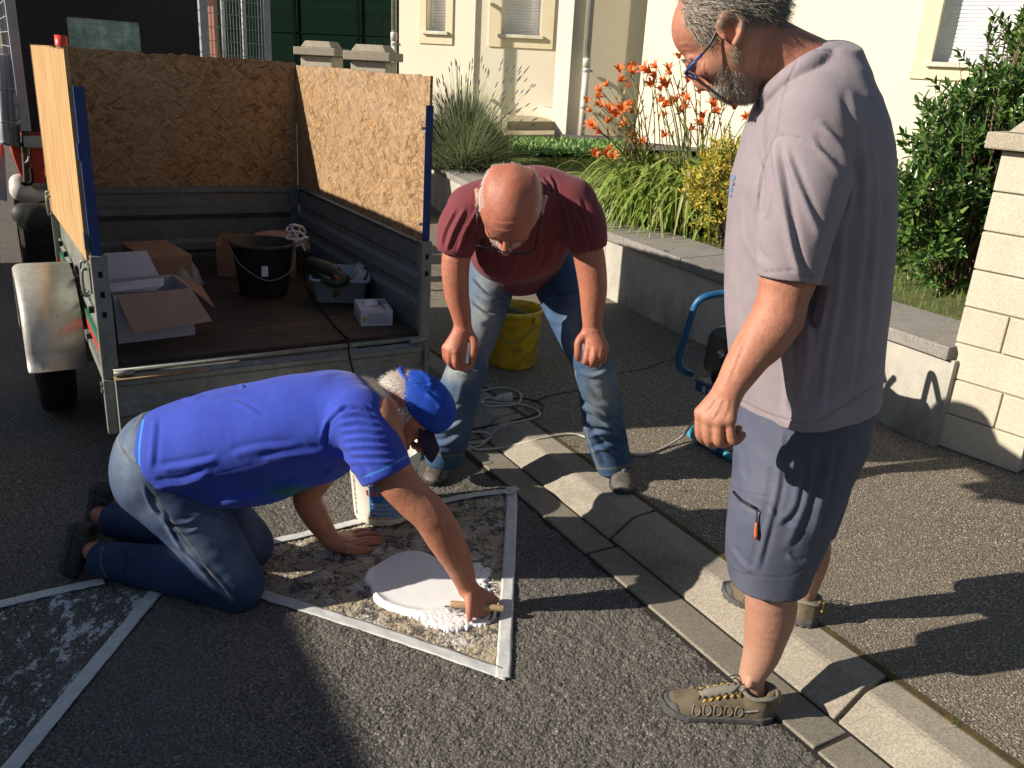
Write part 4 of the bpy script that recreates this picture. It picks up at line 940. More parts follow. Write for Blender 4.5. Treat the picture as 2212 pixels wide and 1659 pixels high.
    # --- socks and shoes
    for (a, b, r_) in ((Q(1628, 1494, 1.83), Q(1634, 1530, 1.83), .0385), (Q(1738, 1300, 2.155), Q(1739, 1325, 2.158), .0350)):
        mb = MB(); mb.tube([a, a*.6+b*.4, b], [r_, r_*1.04, r_], 20); mb.obj('sock', M_LACE, root, True)
    hl, tw = gp(1678, 1550, 0), gp(1440, 1532, 0); d_ = tw-hl; d_ /= np.linalg.norm(d_); shoe(root, hl+d_*.012, tw, (0, 0, 1), .30)
    hl, tw = gp(1766, 1352, .074), gp(1590, 1292, .074); d_ = tw-hl; d_ /= np.linalg.norm(d_); shoe(root, hl+d_*.004, hl+d_*.3, (0, 0, 1), .29)
    return root
man_standing()
# ------------------------------------------------------------------ bald man bending with his hands on his knees
def man_bending():
    root = empty('person', gp(1130, 1040, .03)); WR.append(root)
    tag(root, 'bald man in maroon T-shirt and worn jeans bending forward with hands on his knees', 'person')
    Q = dp
    s = SDF((-.62, 2.22, .30), (.72, 3.62, 1.40), .0040)
    a_ = R(62); yw = R(-5); fwd = np.array([math.sin(yw)*math.cos(a_), -math.cos(yw)*math.cos(a_), -math.sin(a_)]); up = np.array([.045, -math.sin(a_), math.cos(a_)])
    hc = Q(1101, 448, 2.52); L_, M_ = head(s, hc, fwd, up, 1.06, ears=False)
    lf = np.cross(up, fwd)
    for sg in (-1, 1):
        ear(s, L_(-.008, .080*sg, -.008), up*.98-fwd*.15, fwd+up*.15, lf*sg*.9-fwd*.45, .066)
        s.ell(L_(-.02, .050*sg, .035), (.082, .030, .070), M_, .03)
    s.path([L_(-.02, 0, -.03), L_(-.06, 0, -.10), Q(1115, 425, 2.86)], [.066, .070, .085], .03)
    s.path([Q(1020, 480, 2.92), Q(1120, 455, 2.94), Q(1235, 470, 2.92)], [.050, .07, .050], .03)
    # arms
    s.path([Q(1006, 485, 2.90), Q(985, 560, 2.885), Q(986, 630, 2.88), Q(994, 668, 2.88), Q(1001, 708, 2.88)], [.048, .0490, .0430, .0365, .0285], .02)
    s.path([Q(1252, 480, 2.90), Q(1272, 550, 2.885), Q(1281, 620, 2.88), Q(1280, 665, 2.88), Q(1279, 704, 2.88)], [.048, .053, .0485, .040, .0325], .02)
    # his right hand (left in the picture)
    W = Q(1002, 712, 2.88); kn = [Q(1000, 757, 2.85), Q(984, 759, 2.838), Q(972, 757, 2.845), Q(963, 751, 2.86)]
    for i, q in enumerate(kn): s.cap(W+np.array([-.004*i, -.004, 0]), q, .021, .0145, .016)
    pip = [Q(999, 786, 2.845), Q(985, 786, 2.832), Q(971, 780, 2.84), Q(963, 769, 2.858)]; tp = [Q(1016, 790, 2.88), Q(1004, 797, 2.88), Q(986, 795, 2.885), Q(972, 785, 2.89)]
    for i in range(4): s.path([kn[i], pip[i], (pip[i]+tp[i])/2+np.array([0, 0, -.006]), tp[i]], [.0130, .0118, .0105, .0095], .004, 4); s.ell(kn[i], (.012, .012, .011), None, .006)
    s.path([W+np.array([.012, 0, -.01]), Q(1024, 738, 2.86), Q(1022, 765, 2.852), Q(1018, 782, 2.86)], [.020, .0150, .0125, .0100], .014, 4)
    # his left hand
    W = Q(1280, 712, 2.88); kn = [Q(1271, 752, 2.85), Q(1285, 755, 2.838), Q(1297, 753, 2.842), Q(1306, 747, 2.855)]
    for i, q in enumerate(kn): s.cap(W+np.array([-.004+.004*i, -.004, 0]), q, .022, .0148, .016)
    pip = [Q(1266, 779, 2.838), Q(1282, 776, 2.825), Q(1294, 773, 2.83), Q(1305, 766, 2.85)]; tp = [Q(1262, 783, 2.87), Q(1276, 790, 2.85), Q(1288, 790, 2.85), Q(1303, 780, 2.865)]
    for i in range(4): s.path([kn[i], pip[i], tp[i]], [.0135, .0120, .0100], .004, 4); s.ell(kn[i], (.0125, .012, .011), None, .006)
    s.path([W+np.array([-.014, 0, -.01]), Q(1251, 738, 2.86), Q(1249, 762, 2.852), Q(1249, 776, 2.86)], [.021, .0150, .0130, .0100], .014, 4)
    v, f = s.mesh(); v = relax(v, f, 1); n = vnormals(v, f)
    v = creases(v, n, [([(1070, 495), (1090, 500), (1110, 497)], 3, .0012), ([(1062, 478), (1095, 484), (1130, 478)], 3, .0009), ([(1268, 712), (1290, 716), (1300, 712)], 2.5, .0015), ([(990, 712), (1002, 715), (1015, 712)], 2.5, .0013)])
    P = (v-hc) @ M_.T/1.06; hd = np.linalg.norm(P, axis=1) < .2
    stub = hd*np.clip((-P[:, 2]-.028)/.03, 0, 1)*(P[:, 0] > -.03)*.7; rim = hd*((np.abs(P[:, 1]) > .066)*(P[:, 0] < .035)*(P[:, 2] > -.02)*(P[:, 2] < .085) | ((P[:, 0] < -.085) & (P[:, 2] < .07)))
    skin_obj('body', v, f, M_SKIN2, root, {'hairy': np.clip(stub+rim*.5, 0, .8), 'pale': np.zeros(len(v))})
    n = vnormals(v, f)
    strands('hair', v, n, (rim > 0) & (np.abs(P[:, 1]) < .088), 5200, .0035, lambda q, nn: np.tile(-up+.2*fwd, (len(q), 1)), .0005, M_HAIRW, root, 3, .5, .8)
    strands('beard', v, n, stub > .3, 1500, .003, lambda q, nn: np.tile(-up, (len(q), 1)), .0006, M_HAIRW, root, 5, .6, .8)
    gl = empty('glasses', parent=root); GK = mat('thin dark metal', (.02, .02, .025), None, 30, .3, .5, bd=0)
    for sg in (-1, 1):
        mb = MB(); mb.tube([L_(-.012, .088*sg, .022), L_(.05, .087*sg, .012), L_(.118, .080*sg, -.002)], .0022, 6); mb.obj('temple_arm', GK, gl, True)
        pts = [L_(.120, .078*sg, .006), L_(.128, .045*sg, .010), L_(.128, .014*sg, .006), L_(.124, .012*sg, -.016), L_(.124, .040*sg, -.026), L_(.116, .072*sg, -.018)]
        q_ = spline(pts, 5, True); mb = MB(); mb.tube(q_+[q_[0]], .0018, 6); mb.obj('rim', GK, gl, True)
    mb = MB(); mb.tube([L_(.128, -.014, .005), L_(.131, 0, .008), L_(.128, .014, .005)], .0018, 6); mb.obj('bridge', GK, gl, True)
    # --- T-shirt
    s = SDF((-.42, 2.62, .74), (.46, 3.60, 1.34), .0044)
    ax = Q(1120, 560, 3.28)-Q(1120, 425, 2.90); ax /= np.linalg.norm(ax); lat = np.array([1., .0, .02]); nr = np.cross(ax, lat); nr /= np.linalg.norm(nr); Mt = np.stack([lat, ax, nr])
    s.ell(Q(1126, 468, 2.98), (.205, .20, .112), Mt, .03); s.ell(Q(1122, 520, 3.10), (.190, .19, .140), Mt, .06); s.ell(Q(1122, 562, 3.26), (.180, .15, .138), Mt, .06)
    s.ell(Q(1096, 560, 3.03), (.125, .10, .085), None, .06)
    s.path([Q(1018, 452, 2.93), Q(1085, 432, 2.94), Q(1165, 422, 2.95), Q(1232, 440, 2.93)], [.078, .092, .100, .084], .04)
    s.path([Q(1020, 455, 2.92), Q(996, 490, 2.895), Q(984, 534, 2.885)], [.082, .078, .065], .03)
    s.path([Q(1232, 444, 2.92), Q(1258, 482, 2.895), Q(1269, 522, 2.885)], [.086, .080, .067], .03)
    for (e0, e1) in ((Q(991, 480, 2.895), Q(982, 540, 2.885)), (Q(1262, 470, 2.895), Q(1271, 528, 2.885))):
        d_ = (e1-e0)/np.linalg.norm(e1-e0); s.plane_cut(e1, d_, e1-.11, e1+.11) if False else None
        s.cap(e1-d_*.006, e1+d_*.12, .0575, .0575, .005, sub=True)
    v, f = s.mesh(); v = relax(v, f, 2); n = vnormals(v, f)
    v = creases(v, n, [([(1048, 440), (1024, 490), (1014, 540)], 4, .008), ([(1035, 450), (1004, 500), (990, 545)], 4, .009), ([(1005, 450), (980, 500), (966, 540)], 4, .007), ([(985, 450), (960, 500), (954, 530)], 4, .005), ([(1058, 430), (1050, 500), (1060, 560)], 6, .005),
        ([(1215, 430), (1228, 480), (1242, 535)], 4, .008), ([(1235, 440), (1258, 490), (1268, 540)], 4, .007), ([(1200, 440), (1205, 500), (1190, 560)], 7, .005), ([(1250, 430), (1265, 480), (1275, 520)], 5, .004), ([(1160, 470), (1170, 530), (1150, 580)], 7, .005), ([(1120, 545), (1110, 580), (1090, 600)], 6, .004), ([(1170, 385), (1180, 400), (1185, 420)], 4, .006), ([(1185, 380), (1195, 400), (1196, 425)], 4, .005), ([(1075, 540), (1085, 575)], 5, .004)])
    n = vnormals(v, f); v = fabric(v, n, .0016, 28, seed=12)
    st_ = lines_px(v, [[(952, 532), (970, 545), (1000, 552), (1020, 548)], [(1236, 548), (1265, 545), (1292, 528)], [(1030, 400), (1022, 440), (1035, 500), (1040, 540)]], 1.3)
    v = v-n*(st_*.0014)[:, None]; skin_obj('t_shirt', v, f, M_MAROON, root, {'stitch': st_*.6})
    # --- jeans
    s = SDF((-.50, 2.72, .06), (.66, 3.66, 1.06), .0046)
    s.ell(Q(1130, 560, 3.36), (.180, .150, .135), None, .03)
    s.path([Q(1066, 585, 3.30), Q(1036, 692, 3.13), Q(1010, 785, 2.985), Q(992, 850, 3.00), Q(976, 920, 3.04), Q(958, 985, 3.06)], [.105, .088, .0735, .0800, .0830, .0750], .03)
    s.path([Q(1196, 582, 3.30), Q(1238, 690, 3.13), Q(1277, 782, 2.985), Q(1295, 850, 3.00), Q(1304, 920, 3.04), Q(1326, 1002, 3.06)], [.105, .088, .0730, .0780, .0830, .0720], .03)
    for (a, b) in ((Q(962, 965, 3.06), Q(952, 1020, 3.05)), (Q(1323, 985, 3.06), Q(1332, 1040, 3.05))): s.cap(a, b, .058, None, .006, sub=True)
    v, f = s.mesh(); v = relax(v, f, 2); n = vnormals(v, f)
    v = creases(v, n, [([(1015, 600), (1050, 640), (1100, 655)], 5, .007), ([(1010, 650), (1050, 680), (1090, 680)], 5, .006), ([(1180, 620), (1215, 660), (1235, 720)], 5, .006), ([(925, 900), (960, 895), (1010, 870)], 5, .007), ([(1250, 870), (1285, 895), (1340, 940)], 5, .009), ([(1262, 920), (1300, 965), (1345, 985)], 5, .009), ([(940, 930), (970, 925), (1005, 905)], 6, .008), ([(935, 960), (965, 958), (1000, 935)], 6, .007), ([(1000, 820), (985, 880), (950, 920)], 7, .005), ([(1262, 900), (1300, 920), (1340, 915)], 7, .010), ([(1275, 940), (1310, 935), (1350, 950)], 6, .009), ([(1280, 975), (1315, 965), (1352, 975)], 6, .007), ([(1255, 830), (1290, 870), (1335, 880)], 8, .006),
        ([(1130, 640), (1080, 645), (1030, 620)], 7, .006), ([(1135, 655), (1090, 690), (1040, 690)], 7, .006), ([(1150, 650), (1190, 690), (1240, 700)], 7, .006), ([(1180, 640), (1230, 640), (1280, 620)], 7, .005), ([(980, 800), (1010, 808), (1045, 800)], 5, .005), ([(1250, 800), (1280, 812), (1315, 800)], 5, .006), ([(1265, 950), (1300, 1000)], 5, .006), ([(1340, 900), (1352, 950), (1345, 1000)], 5, .005)])
    n = vnormals(v, f); v = fabric(v, n, .0024, 20, seed=7); v = fabric(v, n, .0011, 55, seed=9)
    st_ = lines_px(v, [[(1243, 800), (1248, 870), (1268, 940), (1292, 1010)], [(918, 968), (958, 985), (1003, 980)], [(1288, 1012), (1325, 1012), (1364, 1002)], [(1055, 760), (1045, 850), (1020, 960)]], 1.4)
    fade = gauss_px(v, [(1045, 690, 38, 75, .9), (990, 800, 34, 26, 1.2), (1300, 850, 30, 60, .9), (1255, 740, 26, 24, .8), (1240, 690, 22, 60, .4), (975, 900, 26, 50, .45), (1060, 600, 40, 60, .8)])  # worn fading, plus lit highlights on the legs painted into the denim colour
    skin_obj('jeans', v, f, M_JEAN2, root, {'fade': np.clip(fade, 0, 1), 'stitch': st_*.8})
    for (h_, t_) in ((Q(950, 985, 3.20), gp(938, 1052, 0)), (Q(1330, 1000, 3.20), gp(1352, 1072, .068))):
        z = t_[2]; hp = np.array([h_[0], t_[1]+.28, z]); shoe(root, hp, t_, (0, 0, 1), .285, style='boot', W=.054, ankle=.095)
    return root
man_bending()

# ------------------------------------------------------------------ kneeling man in the blue T-shirt
def man_kneeling():
    root = empty('person', gp(520, 1310, 0)); WR.append(root)
    tag(root, 'kneeling man in royal blue T-shirt, jeans and blue cap spreading white paint with a trowel', 'person')
    Q = dp
    s = SDF((-1.45, 2.00, -.005), (.12, 2.78, .98), .0040)
    fwd = CR*.66-CU*.75; up = CR*.75+CU*.66-CF*.08
    hc = Q(866, 890, 2.42); L_, M_ = head(s, hc, fwd, up, 1.04, ears=False); lf = np.cross(up, fwd)
    fd, upn, lfn = M_[0], M_[2], M_[1]
    for sg in (-1, 1): ear(s, L_(-.010, .078*sg, -.008), upn*.98-fd*.15, fd+upn*.15, lfn*sg*.85-fd*.5, .068)
    s.path([L_(-.02, 0, -.01), L_(-.050, 0, -.06), Q(780, 876, 2.42)], [.064, .066, .078], .03)
    s.path([Q(815, 905, 2.26), Q(780, 880, 2.42), Q(800, 870, 2.60)], [.07, .09, .07], .03)
    # right arm (near) with the trowel
    s.path([Q(818, 920, 2.24), Q(846, 1018, 2.17), Q(890, 1075, 2.155), Q(929, 1112, 2.15), Q(960, 1160, 2.16), Q(988, 1212, 2.18), Q(1007, 1262, 2.20)], [.066, .0590, .0545, .0535, .0530, .0430, .0305], .02)
    s.ell(Q(932, 1124, 2.125), (.022, .02, .022), None, .02)
    W = Q(1010, 1272, 2.20); kn = [Q(1064, 1294, 2.215), Q(1052, 1301, 2.195), Q(1038, 1306, 2.18), Q(1024, 1306, 2.17)]
    for i, q in enumerate(kn): s.cap(W+np.array([.002*(3-i), .004*(1-i), 0]), q, .021, .0145, .016)
    s.ell(Q(1032, 1288, 2.20), (.036, .028, .020), None, .012)
    for i, q in enumerate(kn):
        a = q+np.array([.004, -.010, -.022]); b = a+np.array([-.006, .012, -.016]); s.path([q, a, b], [.0125, .0112, .0095], .005, 4)
    s.path([Q(1014, 1290, 2.17), Q(1015, 1318, 2.145), Q(1014, 1338, 2.14)], [.0150, .0118, .0085], .010, 4)
    s.path([W, Q(1050, 1288, 2.24), Q(1072, 1297, 2.245)], [.018, .0135, .0105], .012, 4)
    # left arm (far) with the hand flat on the ground
    s.path([Q(765, 895, 2.50), Q(700, 1010, 2.50), Q(664, 1068, 2.495), Q(682, 1115, 2.50), Q(705, 1152, 2.512), Q(718, 1170, 2.515)], [.062, .054, .0480, .0430, .0330, .0300], .02)
    W = Q(722, 1172, 2.52)+np.array([0, 0, .004]); kn = [gp(762, 1182, .018), gp(768, 1172, .020), gp(766, 1162, .020), gp(757, 1155, .018)]
    for i, q in enumerate(kn): s.cap(W+np.array([0, -.006+.006*i, 0]), q, .0225, .0135, .014)
    ends = [gp(806, 1183, .009), gp(822, 1164, .009), gp(815, 1153, .009), gp(795, 1146, .009)]
    s.path([W+np.array([0, -.012, -.004]), gp(762, 1190, .016), gp(797, 1186, .010)], [.020, .0145, .0100], .012, 4)
    for i in range(4):
        e = ends[i] if i else gp(818, 1172, .009); m_ = (kn[i]+e)/2+np.array([0, 0, .006]); s.path([kn[i], m_, e], [.0128, .0108, .0085], .005, 4)
    s.path([Q(775, 885, 2.42), Q(580, 930, 2.35), Q(360, 985, 2.33)], [.07, .08, .07], .02); s.path([Q(360, 985, 2.33), Q(450, 1160, 2.22), Q(508, 1268, 2.19), Q(400, 1238, 2.24), Q(300, 1218, 2.28)], [.05, .04, .03, .03, .03], .02); s.path([Q(360, 985, 2.36), Q(455, 1092, 2.43), Q(538, 1180, 2.42), Q(400, 1156, 2.47), Q(300, 1132, 2.50)], [.05, .04, .03, .03, .03], .02)
    # ankles
    s.path([Q(300, 1215, 2.28), Q(225, 1203, 2.30), Q(200, 1190, 2.31)], [.030, .031, .030], .02); s.path([Q(300, 1132, 2.50), Q(245, 1122, 2.52), Q(215, 1112, 2.535)], [.030, .031, .030], .02)
    v, f = s.mesh(); v = relax(v, f, 1); n = vnormals(v, f)
    v = creases(v, n, [([(800, 850), (815, 890), (835, 930)], 3, .0012), ([(905, 1050), (940, 1100), (960, 1160)], 6, .0015), ([(1000, 1255), (1012, 1262), (1025, 1262)], 2.5, .0012), ([(735, 1172), (765, 1180)], 2.5, .0012), ([(738, 1166), (768, 1168)], 2.5, .0012)])
    P = (v-hc) @ M_.T/1.04; hd = np.linalg.norm(P, axis=1) < .19
    hair = hd & ((P[:, 0] < .03) & (P[:, 2] > -.035+.02*(P[:, 0] > -.03)) & (np.linalg.norm(P-np.array([-.008, 0, .038]), axis=1) > .05) & ~((np.abs(P[:, 1]) > .055) & (P[:, 0] > -.048) & (P[:, 0] < .03) & (P[:, 2] < .050)) | ((P[:, 0] < -.055) & (P[:, 2] > -.08)))
    side = hd & (P[:, 0] > 0) & (P[:, 0] < .035) & (P[:, 2] > -.05) & (P[:, 2] < .04) & (np.abs(P[:, 1]) > .045)
    skin_obj('body', v, f, M_SKIN1, root, {'hairy': (hair | side)*.75, 'pale': np.zeros(len(v))})
    n = vnormals(v, f)
    strands('hair', v, n, hair, 8000, .018, lambda q, nn: np.tile(-fd*.75-upn*.5, (len(q), 1)), .0007, M_HAIRW, root, 3, .22, .06)
    strands('hair', v, n, side, 900, .012, lambda q, nn: np.tile(-upn*.7+fd*.1, (len(q), 1)), .0007, M_HAIRW, root, 4, .4, .3)
    # cap worn low over the forehead
    s = SDF(Q(900, 900, 2.25)-np.array([.16, .12, .16]), Q(920, 860, 2.45)+np.array([.16, .20, .16]), .0036)
    C0 = L_(.012, 0, .062); M2 = M_
    s.ell(L_(.018, 0, .066), (.110, .086, .086), M2, .02); s.ell(L_(.062, 0, .085), (.062, .070, .052), M2, .04)
    s.plane_cut(L_(.03, 0, .030), -upn*.93+fd*.05, (-9, -9, -9), (9, 9, 9)); s.plane_cut(L_(-.086, 0, .05), -fd, (-9, -9, -9), (9, 9, 9)); s.plane_cut(L_(-.060, 0, .045), -fd*.75-upn*.66, (-9, -9, -9), (9, 9, 9))
    v, f = s.mesh(); v = relax(v, f, 2); n = vnormals(v, f)
    v = creases(v, n, [([(905, 800), (925, 815), (932, 840)], 5, .006), ([(920, 850), (945, 870), (950, 885)], 5, .006), ([(895, 830), (915, 835), (940, 830)], 3, .003), ([(940, 800), (958, 825), (965, 850)], 4, .004)])
    n = vnormals(v, f); v = fabric(v, n, .0012, 60, seed=3)
    MC = m_cloth('bright blue cap cotton', (.015, .075, .48), (.012, .06, .40), rough=.7); MC2 = m_cloth('dark plum brim', (.035, .018, .045), (.028, .015, .035), rough=.8)
    cp = empty('cap', parent=root); st_ = lines_px(v, [[(892, 829), (915, 826), (940, 818)]], 1.2)
    skin_obj('cap_crown', v, f, MC, cp, {'stitch': st_})
    s = SDF(Q(925, 930, 2.25)-np.array([.14, .12, .12]), Q(935, 900, 2.45)+np.array([.14, .20, .16]), .0034)
    s.ell(L_(.128, 0, .020), (.095, .080, .0060), np.stack([fd*.94-upn*.34, lfn, upn*.94+fd*.34]), .004); s.plane_cut(L_(.075, 0, .03), -fd, (-9, -9, -9), (9, 9, 9))
    v, f = s.mesh(); P = (v-hc) @ M_.T; v = v-upn*(P[:, 1]**2*5.5)[:, None]
    skin_obj('cap_brim', relax(v, f, 1), f, MC2, cp, {'stitch': np.zeros(len(v))})
    mb = MB(); mb.tube(spline([L_(-.050, -.055, .085), L_(-.088, -.03, .086), L_(-.098, 0, .088), L_(-.088, .03, .086), L_(-.050, .055, .085)], 5), .007, 6); mb.obj('cap_strap', MC, cp, True)
    # lettering on the brim
    tv, tf = text_mesh('FA', .022); o_ = L_(.120, -.045, .048); ex = (lfn*-.25+fd*.95); ey = np.cross(upn, ex); tv = tv-tv.mean(0)
    mobj('cap_lettering', [L_(.112, -.030, .033)+ex*p[0]*1.+(-lfn*.8+upn*.3)*p[1]+upn*p[2] for p in tv], tf, mat('red embroidery', (.6, .03, .05), None, 30, .6), cp)
    # --- T-shirt
    s = SDF((-1.34, 2.00, .10), (-.22, 2.82, .90), .0046)
    V = np.array([0, 1., 0])
    def el(x, y, Y, ra, rl, rn, k=.06, tilt=0.):
        axd = Q(800, 880, 2.38)-Q(330, 985, 2.34); axd /= np.linalg.norm(axd); nn = np.cross(axd, V); nn /= np.linalg.norm(nn); s.ell(Q(x, y, Y), (ra, rl, rn), np.stack([axd, V, nn]), k)
    el(375, 980, 2.33, .135, .180, .145); el(470, 955, 2.34, .19, .195, .155); el(580, 930, 2.35, .20, .198, .150); el(680, 908, 2.37, .18, .200, .140); el(735, 900, 2.38, .12, .175, .118)
    s.path([Q(772, 897, 2.26), Q(738, 868, 2.42), Q(750, 892, 2.53)], [.082, .094, .082], .04)
    s.path([Q(780, 912, 2.245), Q(806, 962, 2.20), Q(832, 1018, 2.165)], [.088, .084, .078], .03)
    s.path([Q(765, 895, 2.50), Q(718, 985, 2.50)], [.088, .074], .03)
    s.ell(Q(345, 1085, 2.20), (.030, .03, .05), None, .06)
    s.ell(Q(500, 1040, 2.30), (.20, .11, .07), None, .06); s.ell(Q(640, 998, 2.34), (.16, .12, .065), None, .06)
    e1 = Q(838, 1024, 2.165); d_ = Q(880, 1080, 2.155)-Q(822, 960, 2.20); d_ /= np.linalg.norm(d_); s.plane_cut(e1, d_, e1-.10, e1+.10); s.cap(e1-d_*.012, e1+d_*.1, .066, .066, .005, sub=True)
    # cut at the hem along the waist
    pl0, pl1 = Q(317, 880, 2.34), Q(345, 1100, 2.22); hn = np.cross(pl1-pl0, V); hn /= np.linalg.norm(hn); hn = hn if hn[0] < 0 else -hn
    s.plane_cut(Q(309, 960, 2.34), hn*.9+np.array([-.2, 0, 0]), (-9, -9, -9), (9, 9, 9))
    v, f = s.mesh(); v = relax(v, f, 2); n = vnormals(v, f)
    cr = [([(722+4*i, 880+i*17), (765+6*i, 872+i*18), (800+8*i, 885+i*16)], 4, .0045) for i in range(8)]
    cr += [([(345, 1015), (410, 1005), (470, 992)], 8, .006), ([(335, 1050), (395, 1045), (450, 1025)], 8, .007), ([(500, 985), (560, 970), (640, 965)], 9, .004), ([(505, 800), (520, 830), (527, 840)], 4, .007), ([(460, 865), (510, 870), (560, 895)], 5, .004),
        ([(335, 905), (330, 960), (326, 1010)], 7, .004), ([(700, 955), (715, 910), (752, 878)], 5, -.006), ([(470, 1090), (560, 1070), (660, 1040)], 9, .006), ([(560, 1000), (630, 985), (705, 978)], 9, .005), ([(720, 980), (760, 1000), (790, 1030)], 7, .006), ([(620, 805), (680, 815), (740, 800)], 6, .003), ([(395, 860), (420, 862), (440, 848)], 4, .004), ([(700, 1030), (730, 1010), (770, 1020)], 7, .006)]
    v = creases(v, n, cr); n = vnormals(v, f); v = fabric(v, n, .0020, 22, seed=21); v = fabric(v, n, .0008, 60, seed=22)
    st_ = lines_px(v, [[(312, 890), (301, 960), (303, 1020), (325, 1075), (352, 1105)], [(786, 1030), (830, 1012), (880, 985)]], 1.5)
    st2 = lines_px(v, [[(702, 978), (715, 925), (740, 895), (770, 880)], [(700, 985), (620, 990), (540, 1005), (400, 1040), (330, 1048)]], 1.4)
    v = v-n*((st_+st2)*.0012)[:, None]
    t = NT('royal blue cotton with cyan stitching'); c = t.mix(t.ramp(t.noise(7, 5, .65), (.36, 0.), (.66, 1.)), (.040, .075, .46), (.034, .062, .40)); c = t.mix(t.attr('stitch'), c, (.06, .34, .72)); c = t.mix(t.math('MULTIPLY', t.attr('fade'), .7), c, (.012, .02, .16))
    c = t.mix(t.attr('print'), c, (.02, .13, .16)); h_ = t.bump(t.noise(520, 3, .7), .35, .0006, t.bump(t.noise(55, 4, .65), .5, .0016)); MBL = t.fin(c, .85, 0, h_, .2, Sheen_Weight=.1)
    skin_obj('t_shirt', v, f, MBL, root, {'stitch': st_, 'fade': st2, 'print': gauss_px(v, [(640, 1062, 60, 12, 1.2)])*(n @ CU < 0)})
    # --- jeans
    s = SDF((-1.48, 2.00, -.01), (-.60, 2.80, .72), .0046)
    s.ell(Q(342, 985, 2.33), (.125, .165, .140), None, .04); s.ell(Q(330, 1035, 2.25), (.105, .09, .120), None, .04); s.ell(Q(335, 1000, 2.40), (.100, .080, .105), None, .04)
    s.path([Q(335, 1040, 2.25), Q(430, 1140, 2.22), Q(507, 1250, 2.19), Q(516, 1275, 2.19)], [.112, .098, .080, .068], .03)
    s.path([Q(505, 1272, 2.20), Q(400, 1238, 2.24), Q(330, 1225, 2.27), Q(225, 1209, 2.30)], [.066, .076, .070, .058], .03)
    s.path([Q(350, 1010, 2.41), Q(455, 1092, 2.40), Q(538, 1166, 2.40), Q(543, 1184, 2.41)], [.100, .086, .072, .064], .03)
    s.path([Q(535, 1188, 2.42), Q(400, 1152, 2.47), Q(245, 1124, 2.52)], [.062, .068, .056], .03)
    s.cap(Q(218, 1209, 2.305), Q(170, 1203, 2.31), .046, None, .005, sub=True); s.cap(Q(240, 1124, 2.522), Q(195, 1118, 2.53), .045, None, .005, sub=True)
    s.plane_cut((0, 0, .004), (0, 0, -1), (-9, -9, -9), (9, 9, 9))
    v, f = s.mesh(); v = relax(v, f, 2); n = vnormals(v, f)
    v = creases(v, n, [([(345, 1110), (380, 1130), (420, 1125)], 5, .005), ([(360, 1140), (400, 1150), (430, 1140)], 5, .004), ([(370, 1180), (440, 1230), (500, 1300)], 5, -.006), ([(240, 1180), (270, 1200), (262, 1240)], 5, .005), ([(215, 1190), (222, 1220), (240, 1240)], 4, .005), ([(290, 1190), (320, 1220), (310, 1260)], 6, .004),
        ([(350, 1100), (380, 1170), (440, 1240), (480, 1290)], 4, .004), ([(255, 960), (285, 1000), (340, 1020)], 4, .003), ([(420, 1110), (470, 1120), (500, 1160)], 6, .004), ([(310, 1050), (330, 1100), (365, 1130)], 4, .005)])
    n = vnormals(v, f); v = fabric(v, n, .0020, 22, seed=17); v = fabric(v, n, .0009, 60, seed=19)
    fade = gauss_px(v, [(285, 985, 45, 90, .85), (455, 1150, 60, 55, .55), (420, 1190, 60, 20, .5), (500, 1220, 40, 50, .5), (545, 1150, 30, 60, .5), (330, 1100, 40, 30, .5)])
    fade = np.maximum(fade, lines_px(v, [[(345, 1120), (390, 1185), (450, 1250), (500, 1295)]], 6)*.5)
    st_ = lines_px(v, [[(250, 935), (262, 975), (300, 1000), (322, 1012)], [(322, 1000), (332, 1060), (360, 1110), (420, 1190), (470, 1260)], [(222, 1180), (217, 1215), (228, 1245)], [(312, 885), (290, 920)]], 1.4)
    skin_obj('jeans', v, f, M_JEAN1, root, {'fade': np.clip(fade, 0, 1), 'stitch': st_*.8})
    # --- shoes, toes on the ground, heels up
    def kshoe(toe, heel, w_):
        toe, heel = np.array(toe), np.array(heel); fx = toe-heel; u_ = np.array([.9, .10, .35]); r = shoe(root, heel, heel+fx, u_, .29, style='plain', W=.050, ankle=.07)
        mb = MB()
        s_ = float(np.linalg.norm(fx))/.29
        r.scale = (s_, 1, 1)
        for k_ in (0, 1): 
            m2 = MB(); m2.tube(spline([(.05+.012*k_, -.040, .02), (.07+.012*k_, -.043, .045), (.085+.012*k_, -.036, .066)], 4), .0018, 5); m2.obj('side_stripe', M_STRIPE if k_ else M_RUBG, r, True)
    kshoe(gp(146, 1248, .005), Q(162, 1128, 2.37), 0); kshoe(gp(196, 1150, .005), Q(205, 1040, 2.60), 0)
    return root
man_kneeling()
